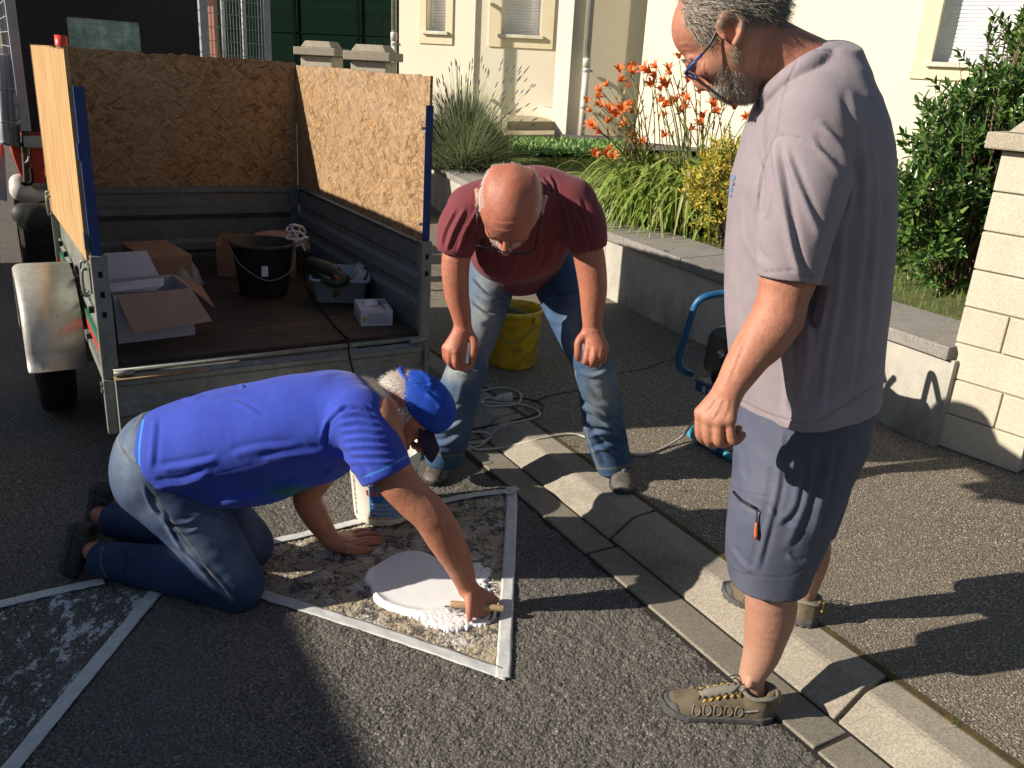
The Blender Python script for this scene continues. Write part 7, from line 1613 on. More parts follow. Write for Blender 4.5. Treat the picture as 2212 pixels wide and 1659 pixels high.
# ------------------------------------------------------------------ generator
gen = empty('generator', tuple(gg(1484, 940))); WR.append(gen); tag(gen, 'portable generator with black tank in a bright blue tubular frame by the wall', 'generator')
G0 = gg(1486, 944); MBT = mat('bright blue tube paint', (.015, .095, .22), (.018, .12, .27), 20, .4, bs=60, bd=.0006); MBT2 = mat('turquoise worn tube', (.04, .24, .34), (.05, .28, .38), 15, .45, bs=40, bd=.001)
def G(a, b, z): p = G0+KN*a+KT*b; return np.array([p[0], p[1], PZ+z])
zpl = dp(1487, 815, G0[1])[2]-PZ
MB().tube(spline([G(.30, -.03, .018), G(.08, -.03, .018), G(.02, -.01, .018), G(.0, .05, .018), G(.0, .25, .018), G(.02, .31, .018), G(.08, .34, .018), G(.5, .34, .018)], 6), .0165, 12).obj('skid_tube', MBT2, gen, True)
MB().tube([G(.0, .075, .018), G(.0, .235, .018)], .0185, 12).obj('skid_sleeve', mat('dark blue sleeve', (.01, .05, .13), None, 20, .5), gen, True)
hp = [(1605, 632, .02), (1560, 634, .02), (1524, 641, .0), (1505, 655, .0), (1494, 682, .0), (1482, 722, .0), (1468, 765, .0), (1466, 783, .0), (1474, 800, .0), (1494, 808, .02)]
hpw = [dp(x, y, G0[1]+.03+e) for x, y, e in hp]; MB().tube(spline(hpw, 5), .0155, 12).obj('frame_tube', MBT, gen, True)
for b in (.0, .30): MB().tube(spline([G(.46, b, .02), G(.47, b, .30), G(.47, b, .55), G(.44, b, .60), G(.36, b, .62), G(.2, b, .62)], 5), .0155, 12).obj('frame_tube', MBT, gen, True)
MB().tube([G(.44, .32, .3), G(.44, .32, .02)], .0155, 10).obj('frame_leg', MBT, gen, True)
def gbox(a0, a1, b0, b1, z0, z1): return MB().hexa([G(a0, b0, z0), G(a1, b0, z0), G(a1, b1, z0), G(a0, b1, z0), G(a0, b0, z1), G(a1, b0, z1), G(a1, b1, z1), G(a0, b1, z1)])
gbox(.0, .46, .0, .31, zpl-.055, zpl-.008).obj('base_rail', mat('blue painted rail', (.015, .07, .20), (.012, .055, .16), 12, .45), gen, bev=.004)
gbox(.012, .45, .012, .30, zpl-.008, zpl-.004).obj('base_plate', mat('scuffed plate', (.34, .34, .28), (.16, .17, .14), 20, .6), gen)
gbox(.02, .34, .06, .28, zpl, zpl+.13).obj('engine_block', mat('black engine', (.012, .012, .013), (.03, .03, .03), 60, .5, bs=90, bd=.004), gen, bev=.015)
s_ = SDF(G(.2, .15, .35)-.35, G(.2, .15, .35)+.35, .005)
for a in (.035, .31):
    for b in (.07, .26): s_.cap(G(a, b, zpl+.09), G(a, b, zpl+.20), .052, .046, .10)
s_.ell(G(.17, .165, zpl+.20), (.17, .14, .075), None, .05)
v, f = s_.mesh(); mobj('fuel_tank', relax(v, f, 1), f, mat('dusty black tank', (.040, .040, .046), (.075, .072, .072), 12, .35, bs=100, bd=.0008), gen, True)
for t in range(3): MB().tube(spline([G(.01, .10+.03*t, zpl+.01), G(.005, .10+.04*t, zpl+.04), G(.0, .16+.02*t, zpl+.03), G(.02, .22, zpl+.07)], 5), .006, 8).obj('hose', M_BLACKP2, gen, True)
MB().tube([G(.008, .09, zpl+.075), G(.020, .09, zpl+.075)], .010, 10).obj('red_knob', MRD, gen, True)
# lettering on the rail
tv, tf = text_mesh('SDMO', .040, .0003); tn = -KN
def onrail(v, b0, z0): return [G(-.0012-p[2], b0+p[0]*.95, z0+p[1]) for p in v]
mobj('lettering', onrail(tv, .085, zpl-.047), tf, MWH, gen)
mb = MB(); 
for i in range(3): 
    z = zpl-.047+i*.0105; mb.add(onrail([(0, z*0+i*.0105, 0), (.020, i*.0105, 0), (.020, i*.0105+.006, 0), (0, i*.0105+.006, 0)], .050, zpl-.047), [(0, 1, 2, 3)])
mb.obj('emblem', MWH, gen)
gl_ = [(0, .022), (.030, 0), (0, -.022), (-.030, 0)]
def onface(pts, off): 
    c = G(-.022, .165, zpl+.165); ex = KT*.95-KN*.25; ex = ex/np.linalg.norm(ex); ey = np.array([0, 0, 1.])*.95+KN*.2; nn = np.cross(ex, ey)*-1; nn = nn if nn @ CF < 0 else -nn; return [c+ex*x+ey*y+nn*off for x, y in pts]
MB().add(onface([(a*.85, b*.85) for a, b in gl_], .012), [(0, 1, 2, 3)]).obj('emblem_border', MWH, gen); MB().add(onface([(a*.65, b*.65) for a, b in gl_], .013), [(0, 1, 2, 3)]).obj('emblem_core', MBK, gen)
MB().add(onface([(0, .012), (.012, .003), (-.012, .003)], .0135), [(0, 1, 2)]).obj('emblem_red', MRD, gen); MB().add(onface([(-.028, -.0045), (.028, -.0045), (.028, .0025), (-.028, .0025)], .014), [(0, 1, 2, 3)]).obj('emblem_bar', MWH, gen)

# ------------------------------------------------------------------ cables
def ground_tube(nm, pts, r_, m, label, cat='cable', lift=()):
    P_ = [gg(p[0], p[1], r_+(p[2] if len(p) > 2 else 0)) for p in pts]; o = MB().tube(spline(P_, 8), r_, 8).obj(nm, m, None, True); return tag(o, label, cat)
MCW = mat('grey white cable', (.50, .47, .42), (.42, .39, .34), 30, .5, bd=0)
ground_tube('extension_cable', [(985, 846), (1036, 845), (1070, 838), (1097, 839), (1121, 848), (1126, 860), (1115, 873), (1083, 877), (1052, 877), (1042, 867), (1050, 861), (1066, 861)], .0052, MCW, 'pale extension cable curling round to its white plug behind the left foot')
ground_tube('extension_cable', [(1000, 872), (1034, 869), (1080, 871), (1110, 872), (1140, 877), (1165, 891), (1160, 901), (1130, 909), (1105, 914), (1080, 924), (1066, 936), (1056, 948), (1036, 963), (1010, 970), (995, 966), (1004, 958), (1030, 957), (1056, 949), (1061, 942), (1053, 935), (1030, 933), (1005, 934)], .0052, MCW, 'pale extension cable looped twice over the kerb stones')
ground_tube('extension_cable', [(998, 958), (1020, 966), (1031, 971), (1083, 967), (1140, 954), (1180, 945), (1206, 940), (1233, 937, .004), (1262, 943), (1310, 965), (1366, 981), (1397, 981), (1438, 965), (1473, 943, .02), (1490, 922, .06), (1505, 900, .13), (1525, 870, .22)], .0052, MCW, 'pale extension cable running across the pavement to the generator')
ground_tube('black_cable', [(1095, 861), (1125, 860), (1151, 864), (1172, 874), (1168, 888), (1140, 900), (1110, 908), (1070, 917), (1023, 926), (980, 930)], .0038, mat('black cable', (.01, .01, .01)), 'thin black cable lying beside the white plug on the kerb')
a, b = gg(1066, 861, .016), gg(1100, 859, .018); pg = empty('cable_plug', tuple(gg(1085, 862))); WR.append(pg); tag(pg, 'white coupling plug lying on the kerb between the cables', 'plug')
u = (b-a)/np.linalg.norm(b-a); MB().tube([a, a+u*.012, a+u*.03, a+u*.045], [.007, .011, .018, .020], 14).obj('plug_body', mat('white plug plastic', (.55, .56, .53), (.45, .45, .42), 20, .5, bd=0), pg, True); MB().tube([a+u*.045, a+u*.05, b+u*.012, b+u*.014], [.023, .025, .025, .021], 16).obj('socket_head', mat('white plug plastic', (0, 0, 0)), pg, True)
# cracks and stains in the pavement and road (thin dark filled joints)
MCR = mat('crack filler', (.012, .011, .010), (.02, .018, .015), 40, .95)
def crack(pts, wd, z=.0012):
    P_ = spline([gg(x, y, z) for x, y in pts], 10); g = np.random.default_rng(int(pts[0][0])); v = []
    for i, p in enumerate(P_):
        t = P_[min(i+1, len(P_)-1)]-P_[max(0, i-1)]; s_ = np.array([-t[1], t[0], 0]); s_ /= np.linalg.norm(s_)+1e-9; w_ = wd*(.4+g.uniform(0, 1.1)); o_ = s_*g.normal()*wd*.7; v += [p-s_*w_+o_, p+s_*w_+o_]
    tag(mobj('pavement_crack', v, [(2*i, 2*i+1, 2*i+3, 2*i+2) for i in range(len(P_)-1)], MCR), kind='structure')
crack([(1140, 872), (1178, 858), (1205, 850), (1238, 845), (1290, 826), (1340, 806), (1391, 797), (1440, 780), (1476, 770)], .004)
crack([(1530, 755), (1560, 752), (1600, 760)], .003)
# tufts of grass in the joint
tf_ = MB(); g = np.random.default_rng(11)
for (cx_, cy_, n) in ((1585, 1172, 40), (1480, 1062, 14), (1300, 985, 16), (1930, 1445, 14), (2060, 1560, 16), (1235, 965, 14), (1160, 905, 10), (1690, 1268, 10)):
    c = gg(cx_, cy_)
    for i in range(n):
        a = g.uniform(0, 6.28); l = g.uniform(.012, .045); b_ = c+np.array([g.normal()*.012, g.normal()*.008, 0]); t_ = b_+np.array([math.cos(a)*l*.7, math.sin(a)*l*.7, l*.7]); s_ = np.array([math.sin(a), -math.cos(a), 0])*.0012; tf_.add([b_-s_, b_+s_, t_], [(0, 1, 2)])
tag(tf_.obj('joint_weeds', mat('weed green', (.10, .14, .03), (.2, .17, .06), 20, .8, bd=0)), 'small tufts of weed growing in the kerb joint', 'weeds', kind='stuff')
# ================================================================== plants
def m_leaf(name, a, b, c=None, rough=.45, trans=.25, spec=.5):
    t = NT(name); r_ = t.n('ShaderNodeObjectInfo').outputs['Random']; at = t.attr('rnd'); col = t.mix(at, a, b)
    if c: col = t.mix(t.ramp(at, (.80, 0.), (.86, 1.)), col, c)
    m = t.fin(col, rough, 0, None, spec)
    tr_ = t.n('ShaderNodeBsdfTranslucent'); t.L(col, tr_.inputs[0]); mx = t.n('ShaderNodeMixShader'); mx.inputs[0].default_value = trans
    out = t.t.nodes['Material Output']; t.L(t.b.outputs[0], mx.inputs[1]); t.L(tr_.outputs[0], mx.inputs[2]); t.L(mx.outputs[0], out.inputs[0]); return m
def leafcloud(name, pos, dirs, nrm, length, width, m, parent=None, seed=1, fold=.15, rnd=None, cup=.0):
    """many pointed leaves, six vertices each, as one mesh"""
    pos = np.asarray(pos, float); d = np.asarray(dirs, float); d /= np.linalg.norm(d, axis=1, keepdims=True)+1e-9; n = np.asarray(nrm, float); n = n-d*np.sum(n*d, 1, keepdims=True); n /= np.linalg.norm(n, axis=1, keepdims=True)+1e-9
    s_ = np.cross(d, n); N_ = len(pos); L_ = np.broadcast_to(length, N_)[:, None]; Wd = np.broadcast_to(width, N_)[:, None]
    V = np.stack([pos, pos+d*L_*.35+s_*Wd*.5+n*Wd*fold, pos+d*L_*.35-n*Wd*fold*.3, pos+d*L_*.35-s_*Wd*.5+n*Wd*fold, pos+d*L_*.75+s_*Wd*.33+n*Wd*fold-n*L_*cup*.5, pos+d*L_*.75-s_*Wd*.33+n*Wd*fold-n*L_*cup*.5, pos+d*L_-n*L_*cup], 1).reshape(-1, 3)
    b = np.arange(N_)[:, None]*7; F = np.concatenate([b+np.array([q]) for q in ((0, 1, 2, 2), (0, 2, 3, 3), (1, 4, 2, 2), (2, 5, 3, 3), (2, 4, 6, 5))])
    tris = np.concatenate([F[:4*N_, :3], F[4*N_:, [0, 1, 2]], F[4*N_:, [0, 2, 3]]])
    o = mobj(name, V, tris, m, parent, False); r_ = np.random.default_rng(seed).uniform(0, 1, N_) if rnd is None else rnd
    at = o.data.attributes.new('rnd', 'FLOAT', 'POINT'); at.data.foreach_set('value', np.repeat(r_, 7).astype(np.float32)); return o
def ribbons(name, base, tip, mid, width, m, parent=None, seed=1, n=6, taper=.85):
    base, tip, mid = [np.asarray(q, float) for q in (base, tip, mid)]; N_ = len(base); P_ = []
    for k in range(n+1):
        t = k/n; c = base*(1-t)**2+mid*2*t*(1-t)+tip*t*t; tg = (mid-base)*(1-t)+(tip-mid)*t; s_ = np.cross(tg, np.array([0, 0, 1.])+.001); s_ /= np.linalg.norm(s_, axis=1, keepdims=True)+1e-9; w_ = np.broadcast_to(width, N_)[:, None]*(1-taper*t**2)*.5; up_ = np.cross(s_, tg); up_ /= np.linalg.norm(up_, axis=1, keepdims=True)+1e-9
        P_ += [c-s_*w_, c-up_*w_*.35, c+s_*w_]
    V = np.stack(P_, 1).reshape(-1, 3); b = np.arange(N_)[:, None]*3*(n+1); F = np.concatenate([b+np.array([[3*k+j, 3*k+j+1, 3*k+j+4, 3*k+j+3]]) for k in range(n) for j in (0, 1)])
    o = mobj(name, V, F, m, parent, True); r_ = np.random.default_rng(seed).uniform(0, 1, N_); at = o.data.attributes.new('rnd', 'FLOAT', 'POINT'); at.data.foreach_set('value', np.repeat(r_, 3*(n+1)).astype(np.float32)); return o
g = np.random.default_rng(21)
# ------------------------------------------------------------------ lawn blades
N_ = 70000; x = g.uniform(-1.2, 3.3, N_); y = g.uniform(3.7, 12, N_); dn = x*KN[0]+y*KN[1]
wpm = np.array(main); ly = np.interp(y, wpm[::-1, 1], wpm[::-1, 0]); front_n = ly
keep = (x > ly+.42) & (dn < 8.2) & in_view(x, y, 0, .6); x, y = x[keep], y[keep]; z = np.array([GZ(a, b) for a, b in zip(x, y)]); N_ = len(x)
bare = (nsin(np.stack([x, y], 1), 8, 2.2) > .28); k_ = ~bare | (g.uniform(0, 1, N_) < .35); x, y, z = x[k_], y[k_], z[k_]; N_ = len(x)
pos = np.stack([x, y, z], 1); l = g.uniform(.02, .05, N_); a = g.uniform(0, 2*PI, N_); lean = g.uniform(.1, .8, N_); tip = pos+np.stack([np.cos(a)*l*lean, np.sin(a)*l*lean, l], 1); sd_ = np.stack([np.sin(a), -np.cos(a), np.zeros(N_)], 1)*.0028
V = np.stack([pos-sd_, pos+sd_, tip], 1).reshape(-1, 3); F = np.arange(N_*3).reshape(-1, 3); M_GRASS = m_leaf('grass blades', (.17, .27, .045), (.24, .32, .07), (.38, .36, .15), .6, .4)
o = mobj('grass', V, F, M_GRASS); at = o.data.attributes.new('rnd', 'FLOAT', 'POINT'); at.data.foreach_set('value', np.repeat(g.uniform(0, 1, N_), 3).astype(np.float32)); tag(o, 'short green lawn grass behind the low wall', 'grass', kind='stuff')
# ------------------------------------------------------------------ lavender
lav = empty('lavender_bush', (0, 0, 0)); tag(lav, 'big round lavender bush with faded flower spikes behind the wall, right of the trailer', 'shrub'); M_LAV = m_leaf('lavender leaves', (.20, .26, .13), (.32, .37, .22), None, .7, .35); M_LVF = m_leaf('faded lavender flowers', (.24, .21, .24), (.30, .26, .26), None, .8, .2); M_LVS = m_leaf('lavender stems', (.26, .32, .15), (.38, .43, .25), None, .7, .35)
c0 = np.array([dp(1000, 345, 9.3)[0], 9.3, GZ(-.5, 9.3)])
N_ = 2600; ph = g.uniform(0, 2*PI, N_); el_ = np.arcsin(g.uniform(.12, 1, N_)); d = np.stack([np.cos(el_)*np.cos(ph), np.cos(el_)*np.sin(ph), np.sin(el_)], 1); base = c0+d*np.array([.22, .22, .06])*g.uniform(.3, 1, N_)[:, None]; ln = g.uniform(.55, .95, N_)[:, None]; tip = base+d*np.array([.70, .70, .92])*ln+g.normal(size=(N_, 3))*.03; mid = base+(tip-base)*.5+np.array([0, 0, .05]); ribbons('stems', base, tip, mid, .008, M_LVS, lav, 2, 4, .5)['kind'] = 'stuff'
N_ = 9000; ph = g.uniform(0, 2*PI, N_); el_ = np.arcsin(g.uniform(.0, 1, N_)); d = np.stack([np.cos(el_)*np.cos(ph), np.cos(el_)*np.sin(ph), np.sin(el_)], 1); r_ = g.uniform(.25, 1, N_)[:, None]**.6; pos = c0+d*np.array([.52, .50, .58])*r_*(1+.12*nsin(d, 5, 4)[:, None]); leafcloud('foliage', pos, d+np.array([0, 0, .7])+g.normal(size=(N_, 3))*.35, g.normal(size=(N_, 3)), g.uniform(.035, .06, N_), .007, M_LAV, lav, 4)['kind'] = 'stuff'
N_ = 130; pxs = g.uniform(0, 1, N_); sx_ = 905+pxs*250; sy_ = 128+g.uniform(0, 1, N_)**1.2*130+np.abs(sx_-1020)*.18+(sx_ < 960)*30; tips = np.array([dp(a, b, 9.3+g.uniform(-.4, .4)) for a, b in zip(sx_, sy_)]); base = c0+(tips-c0)*np.array([.35, .35, .35]); mid = (base+tips)/2+np.array([0, 0, .05]); 
ribbons('tall_stems', base, tips, mid, .006, M_LVS, lav, 7, 5, .3)['kind'] = 'stuff'
fv, ff = [], []
for i in range(N_):
    u = tips[i]-mid[i]; u /= np.linalg.norm(u); L_ = g.uniform(.04, .07); mbf = MB(); mbf.tube([tips[i]-u*.01, tips[i]+u*L_*.25, tips[i]+u*L_*.6, tips[i]+u*L_], [.004, .0065, .006, .002], 6); o = mbf.obj('flower_spike', M_LVF, lav, True)
# ------------------------------------------------------------------ daylilies
lily = empty('daylily_clump', (0, 0, 0)); tag(lily, 'large clump of orange daylilies with long arching leaves in front of the house', 'flowers')
M_LL = m_leaf('daylily leaves', (.22, .33, .055), (.35, .45, .11), (.58, .52, .24), .35, .40); M_LS = m_leaf('daylily stems', (.14, .20, .05), (.20, .24, .07), None, .5, .15); M_LF = m_leaf('orange daylily petals', (.74, .15, .028), (.80, .23, .045), None, .5, .3)
LC = [np.array([1.22, 6.25]), np.array([1.62, 6.35]), np.array([.98, 6.45]), np.array([1.45, 6.75]), np.array([1.85, 6.8])]
# leaf prototypes shared by many children
protos = []
for k_ in range(8):
    L_ = .48+.05*k_; h_ = .34+.03*(k_ % 4); n = 9; v = []
    for i in range(n+1):
        t = i/n; x_ = L_*(t**1.05)*(1-.12*t); z_ = h_*math.sin(PI*min(1, t*1.02))**.85*(1-.25*t)+(.0 if t < .85 else -.03*(t-.85)/.15); w_ = .017*(1-t**2.2*.95)*(.6+.4*min(1, t*5)); sw = .05*math.sin(t*2.2+k_)*(1 if k_ % 2 else -1)*t
        v += [(x_, sw-w_, z_+w_*.35), (x_, sw, z_), (x_, sw+w_, z_+w_*.35)]
    f = [(3*i+j, 3*i+j+1, 3*i+j+4, 3*i+j+3) for i in range(n) for j in (0, 1)]; o = mobj('leaf', v, f, M_LL, lily, True); at = o.data.attributes.new('rnd', 'FLOAT', 'POINT'); at.data.foreach_set('value', np.full(len(v), (k_*.37) % 1, np.float32)); protos.append(o)
def lily_leaf(o, c, a, sc, zs): o.location = (c[0], c[1], GZ(c[0], c[1])); o.rotation_euler = (g.normal()*.12, g.normal()*.15, a); o.scale = (sc, sc*1.1, zs)
for i in range(290):
    o = protos[i % 8] if i < 8 else bpy.data.objects.new('leaf', protos[i % 8].data)
    if i >= 8: COL.objects.link(o); o.parent = lily
    c = LC[g.integers(0, 3)]+g.normal(size=2)*.11; lily_leaf(o, c, g.uniform(R(150), R(395)), g.uniform(.7, 1.15), g.uniform(.8, 1.4))
N_ = 1500; cc = np.array([LC[g.integers(0, 5)] for _ in range(N_)])+g.normal(size=(N_, 2))*.15; a = g.uniform(0, 2*PI, N_); l = g.uniform(.30, .62, N_); hz_ = g.uniform(.30, .62, N_); zb = np.array([GZ(p[0], p[1]) for p in cc]); base = np.column_stack([cc, zb]); dir_ = np.stack([np.cos(a), np.sin(a)], 1)
tip = np.column_stack([cc+dir_*l[:, None], zb+g.uniform(.02, .34, N_)]); mid = np.column_stack([cc+dir_*(l*.40)[:, None], zb+hz_*1.35]); ribbons('leaf_mass', base, tip, mid, g.uniform(.018, .030, N_), M_LL, lily, 5, 7, .9)['kind'] = 'stuff'
FP = [(390, 170), (495, 130), (510, 190), (380, 250), (620, 165), (700, 140), (790, 160), (690, 220), (880, 65), (455, 300), (300, 290), (245, 330), (200, 385), (118, 425), (165, 495), (240, 460), (310, 470), (320, 510), (360, 540), (285, 590), (175, 610), (200, 640), (245, 670), (455, 440), (420, 490), (515, 460), (505, 510), (455, 605), (530, 720), (520, 760), (600, 745), (740, 710), (655, 295), (750, 260), (730, 330), (780, 300), (945, 260), (1050, 350), (920, 380), (965, 395), (715, 420), (820, 435), (740, 460), (870, 500), (910, 470), (750, 540), (1160, 370), (1265, 395), (1170, 460), (1330, 480), (1145, 500), (1080, 550), (1070, 605), (965, 650), (300, 805), (265, 855), (180, 850), (340, 880), (1440, 550), (480, 160), (990, 190), (650, 180), (820, 190), (860, 420), (1180, 420), (1300, 360)]
pv, pf = [], []
for q in range(6):
    a = q*PI/3; wd = .017 if q % 2 else .012; n = 5; b0 = len(pv)
    for i in range(n+1):
        t = i/n; r_ = .006+.050*t**1.5+(.006*t**6); z_ = .075*t-.022*t**4; w_ = wd*math.sin(PI*min(.98, .12+t*.86))**.7
        cx_, cy_ = math.cos(a), math.sin(a); pv += [(cx_*r_-cy_*-w_, cy_*r_+cx_*-w_, z_-.002), (cx_*r_*.94, cy_*r_*.94, z_+.002), (cx_*r_-cy_*w_, cy_*r_+cx_*w_, z_-.002)]
    pf += [(b0+3*i+j, b0+3*i+j+1, b0+3*i+j+4, b0+3*i+j+3) for i in range(n) for j in (0, 1)]
fl0 = mobj('flower', pv, pf, M_LF, lily, True); at = fl0.data.attributes.new('rnd', 'FLOAT', 'POINT'); at.data.foreach_set('value', np.random.default_rng(2).uniform(0, 1, len(pv)).astype(np.float32))
fl0.data.materials.append(M_LF)
buds_b, buds_t, buds_m = [], [], []
for i, (cx_, cy_) in enumerate(FP):
    px, py = 1234.4+cx_/3.781, 109.7+cy_/3.781; Yf = 6.35+g.uniform(-.25, .45); p = dp(px, py, Yf)
    o = fl0 if i == 0 else bpy.data.objects.new('flower', fl0.data)
    if i: COL.objects.link(o); o.parent = lily
    dd = Vector((g.normal()*.7-.25, -.35+g.normal()*.5, .9)); o.location = tuple(p); o.rotation_euler = dd.to_track_quat('Z', 'Y').to_euler(); s_ = g.uniform(.66, .96); o.scale = (s_, s_, s_*1.05)
    c = LC[int(np.argmin([abs(c_[0]-(p[0]*.6+1.4*.4)) for c_ in LC[:4]]))]+g.normal(size=2)*.08; b_ = np.array([c[0], c[1], GZ(c[0], c[1])+.05]); m_ = np.array([b_[0]*.75+p[0]*.25, b_[1]*.75+p[1]*.25, b_[2]*.35+p[2]*.65]); e_ = p-np.array(dd.normalized())*.01
    q_ = [b_*(1-t)**2+m_*2*t*(1-t)+e_*t*t for t in np.linspace(0, 1, 9)]; so_ = MB().tube(q_, [.0045]*6+[.0035]*3, 5).obj('stem', M_LS, lily, True); at = so_.data.attributes.new('rnd', 'FLOAT', 'POINT'); at.data.foreach_set('value', np.full(len(so_.data.vertices), g.uniform(), np.float32))
    for _ in range(g.integers(2, 5)): u = g.normal(size=3)*np.array([.6, .6, .5])+np.array([0, 0, .7]); k_ = q_[g.integers(5, 8)]; buds_b.append(k_); buds_t.append(k_+u*.06); buds_m.append(k_+u*.03+np.array([0, 0, .008]))
M_BUD = m_leaf('orange green buds', (.34, .24, .06), (.55, .20, .05), None, .5, .2); ribbons('buds', buds_b, buds_t, buds_m, .013, M_BUD, lily, 9, 4, .5)['kind'] = 'stuff'
# fallen dry leaves and spent petals on the wall top and grass
N_ = 120; x = g.uniform(.9, 2.0, N_); y = g.uniform(5.3, 6.0, N_); pos = np.stack([x, y, np.array([GZ(a, b) for a, b in zip(x, y)])+.02], 1); o = leafcloud('dry_leaves', pos, g.normal(size=(N_, 3))*np.array([1, 1, .15]), np.array([[0, 0, 1.]]).repeat(N_, 0)+g.normal(size=(N_, 3))*.3, .06, .014, m_leaf('dry leaf', (.30, .16, .08), (.42, .28, .15), None, .8, .1)); tag(o, 'dry brown leaves and spent petals lying in front of the daylilies', 'dry leaves', kind='stuff')
# ------------------------------------------------------------------ shrubs
def shrub(name, label, blobs, nsh, nl, ll, lw, m, seed, cup=.12, stemm=None, spread=.9, up_=.55, core=None, shoot=.10):
    g = np.random.default_rng(seed); root = empty(name, (0, 0, 0)); tag(root, label, 'shrub'); vol = np.array([b[1][0]*b[1][1]*b[1][2] for b in blobs])**.67; pr_ = vol/vol.sum(); P0, D0 = [], []
    for _ in range(nsh):
        b = blobs[g.choice(len(blobs), p=pr_)]; d = g.normal(size=3); d /= np.linalg.norm(d); d[2] = abs(d[2])*.9+d[2]*.1 if g.uniform() < .4 else d[2]; r_ = g.uniform(.45, 1.0)**.45*(1+.13*g.normal()); p = np.array(b[0])+d*np.array(b[1])*r_
        dd = d*.8+np.array([0, 0, up_])+g.normal(size=3)*.25; P0.append(p); D0.append(dd/np.linalg.norm(dd))
    P0, D0 = np.array(P0), np.array(D0); t = np.tile(np.linspace(0, 1, nl), nsh); pi = np.repeat(np.arange(nsh), nl); az = np.tile(np.arange(nl)*2.4, nsh)+g.uniform(0, 6, nsh)[pi]
    D = D0[pi]; A = np.cross(D, np.array([.3, .2, 1.])); A /= np.linalg.norm(A, axis=1, keepdims=True); B = np.cross(D, A); rad = A*np.cos(az)[:, None]+B*np.sin(az)[:, None]
    pos = P0[pi]+D*(t*shoot)[:, None]; d = rad*spread*(1.05-t*.6)[:, None]+D*(.35+.8*t)[:, None]+g.normal(size=(len(pi), 3))*.15; nr = D*1.-rad*.4+g.normal(size=(len(pi), 3))*.2
    leafcloud('foliage', pos, d, nr, ll*g.uniform(.7, 1.15, len(pi)), lw*g.uniform(.8, 1.1, len(pi)), m, root, seed, .18, None, cup)['kind'] = 'stuff'
    if stemm:
        c = np.array(blobs[-1][0]); c = np.array([c[0], c[1], GZ(c[0], c[1])]); base = np.repeat(c[None], nsh, 0)+g.normal(size=(nsh, 3))*np.array([.05, .05, 0]); ribbons('branches', base, P0+D0*shoot, (base*.4+P0*.6)+np.array([0, 0, .05]), .008, stemm, root, 3, 5, .5)['kind'] = 'stuff'
        mb = MB(); mb.tube([c-np.array([0, 0, .05]), c+np.array([.01, 0, .15]), c+np.array([.02, .02, .3])], [.02, .016, .01], 8); mb.obj('trunk', stemm, root, True)
    return root
M_EU = m_leaf('variegated yellow leaves', (.72, .58, .08), (.50, .46, .09), (.16, .24, .05), .4, .35); M_LR = m_leaf('glossy laurel leaves', (.050, .115, .024), (.095, .19, .04), (.17, .27, .06), .25, .2, .6); M_TW = m_leaf('twigs', (.10, .07, .04), (.16, .12, .07), None, .8, .0)
shrub('euonymus_bush', 'small yellow and green variegated bush between the daylilies and the standing man', [(dp(1556, 400, 5.70), (.20, .20, .24)), (dp(1585, 372, 5.75), (.20, .20, .20)), (dp(1560, 450, 5.68), (.18, .19, .18)), (dp(1600, 440, 5.70), (.22, .2, .22))], 620, 9, .034, .016, M_EU, 31, .1, M_TW, .9, .5, None, .07)
shrub('laurel_shrub', 'tall dark glossy evergreen shrub beside the stone pillar', [(dp(2235, 255, 5.05), (.34, .36, .50)), (dp(2110, 360, 4.95), (.34, .34, .40)), (dp(2190, 420, 5.0), (.38, .36, .42)), (dp(2010, 470, 4.80), (.24, .26, .30)), (dp(2080, 530, 4.80), (.30, .28, .30))], 1150, 11, .062, .026, M_LR, 32, .15, M_TW, 1., .75, None, .13)
g = np.random.default_rng(77)
# ground cover along the gravel
N_ = 2200; px = g.uniform(1100, 1345, N_); py = 302+g.uniform(0, 1, N_)*26+(px-1100)*.03; pos = np.array([gp(a, b, .66+g.uniform(0, .06)) for a, b in zip(px, py)]); o = leafcloud('ground_cover', pos, g.normal(size=(N_, 3))+np.array([0, 0, .8]), g.normal(size=(N_, 3))*.4+np.array([0, -.3, 1]), g.uniform(.05, .09, N_), .04, m_leaf('broad green leaves', (.14, .26, .07), (.22, .36, .11), None, .5, .3)); tag(o, 'low green leafy plants along the violet gravel bed', 'ground cover', kind='stuff')
for i, (px, py, c, lb) in enumerate(((1187, 268, (.6, .03, .03), 'tiny red flower by the entrance step'), (1250, 281, (.75, .35, .02), 'small orange marigold left of the rainwater pipe'), (1262, 286, (.75, .45, .02), 'small yellow marigold at the foot of the rainwater pipe'), (1318, 284, (.75, .45, .02), 'small yellow marigold right of the rainwater pipe'), (1932, 387, (.78, .45, .02), 'upper yellow marigold beside the standing man and the laurel'), (1929, 401, (.78, .40, .02), 'lower orange marigold beside the standing man and the laurel'))):
    zf = .72 if px < 1900 else .62; p = gp(px, py, zf+.03); r_ = empty('small_flower', tuple(p)); tag(r_, lb, 'flower', 'small flowers at the foot of the house')
    mb = MB()
    for k_ in range(8): a = k_*PI/4; mb.add([(0, 0, 0), (.025*math.cos(a-.3), .025*math.sin(a-.3), .012), (.036*math.cos(a), .036*math.sin(a), .006), (.025*math.cos(a+.3), .025*math.sin(a+.3), .012)], [(0, 1, 2, 3)])
    mb.obj('petals', mat('petal %d' % i, c, None, 10, .5, bd=0), r_); MB().tube([(0, 0, 0), (.01, 0, -.08), (.0, .0, -.14)], .004, 5).obj('stem', M_LS, r_)
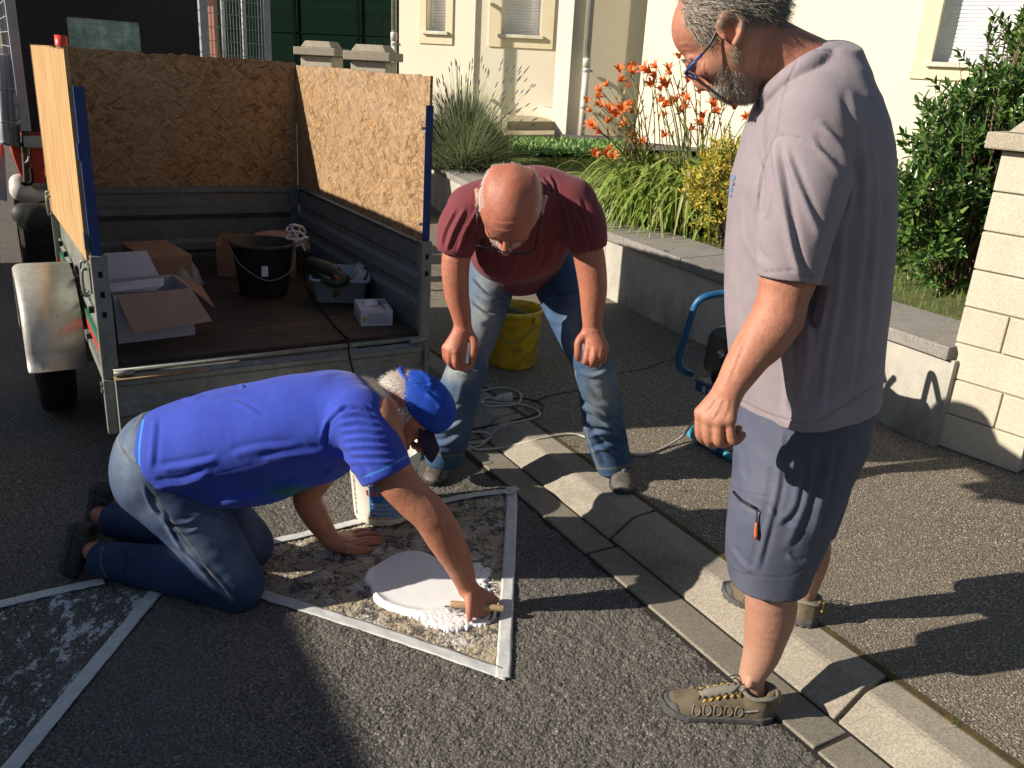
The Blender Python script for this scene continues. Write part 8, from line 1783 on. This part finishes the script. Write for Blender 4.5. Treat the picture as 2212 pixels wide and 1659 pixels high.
# red/orange flower near the laurel
# tree behind the green fence
tr = empty('tree', (0, 0, 0)); tag(tr, 'leafy tree top showing above the green fence beside the house', 'tree'); c = dp(818, -2, 19.5); N_ = 5000; d = g.normal(size=(N_, 3)); d /= np.linalg.norm(d, axis=1, keepdims=True); pos = c+np.array([.1, 0, .45])+d*np.array([.75, .8, .65])*(g.uniform(.3, 1, N_)[:, None]**.5)*(1+.25*nsin(d, 3, 3)[:, None])
leafcloud('crown', pos, d+g.normal(size=(N_, 3))*.5, g.normal(size=(N_, 3)), .10, .05, m_leaf('tree leaves', (.05, .09, .02), (.11, .15, .04), None, .5, .3), tr, 3)['kind'] = 'stuff'; MB().tube([(c[0], c[1], 0), (c[0]+.05, c[1], 1.5), (c[0], c[1], c[2])], [.12, .09, .05], 8).obj('trunk', M_TW, tr, True)
# ------------------------------------------------------------------ wall across the road: it shades the lower left of the picture
hz, hn0, hn1 = 2.20, -3.96, -3.71; P8 = lambda s, n, z: kp(s, n, z)
bw = empty('boundary_wall', (0, 0, 0)); tag(bw, 'tall rendered boundary wall on the far side of the road, left of the picture', 'wall')
MB().hexa([P8(-8.4, hn0, 0), P8(5.2, hn0, 0), P8(5.2, hn1, 0), P8(-8.4, hn1, 0), P8(-8.4, hn0, hz-.05), P8(5.2, hn0, hz-.05), P8(5.2, hn1, hz-.05), P8(-8.4, hn1, hz-.05)]).obj('wall_body', M_HB, bw)
for i in range(14): a_ = -8.42+i*.975; MB().hexa([P8(a_, hn0-.03, hz-.048), P8(a_+.97, hn0-.03, hz-.048), P8(a_+.97, hn1+.03, hz-.048), P8(a_, hn1+.03, hz-.048), P8(a_, hn0-.03, hz), P8(a_+.97, hn0-.03, hz), P8(a_+.97, hn1+.03, hz), P8(a_, hn1+.03, hz)]).obj('coping_stone', M_COPE, bw)
# children of these roots were laid out in world coordinates: keep them there
bpy.context.view_layer.update()
for r_ in WR:
    inv = r_.matrix_world.inverted()
    for ch in r_.children: ch.matrix_parent_inverse = inv
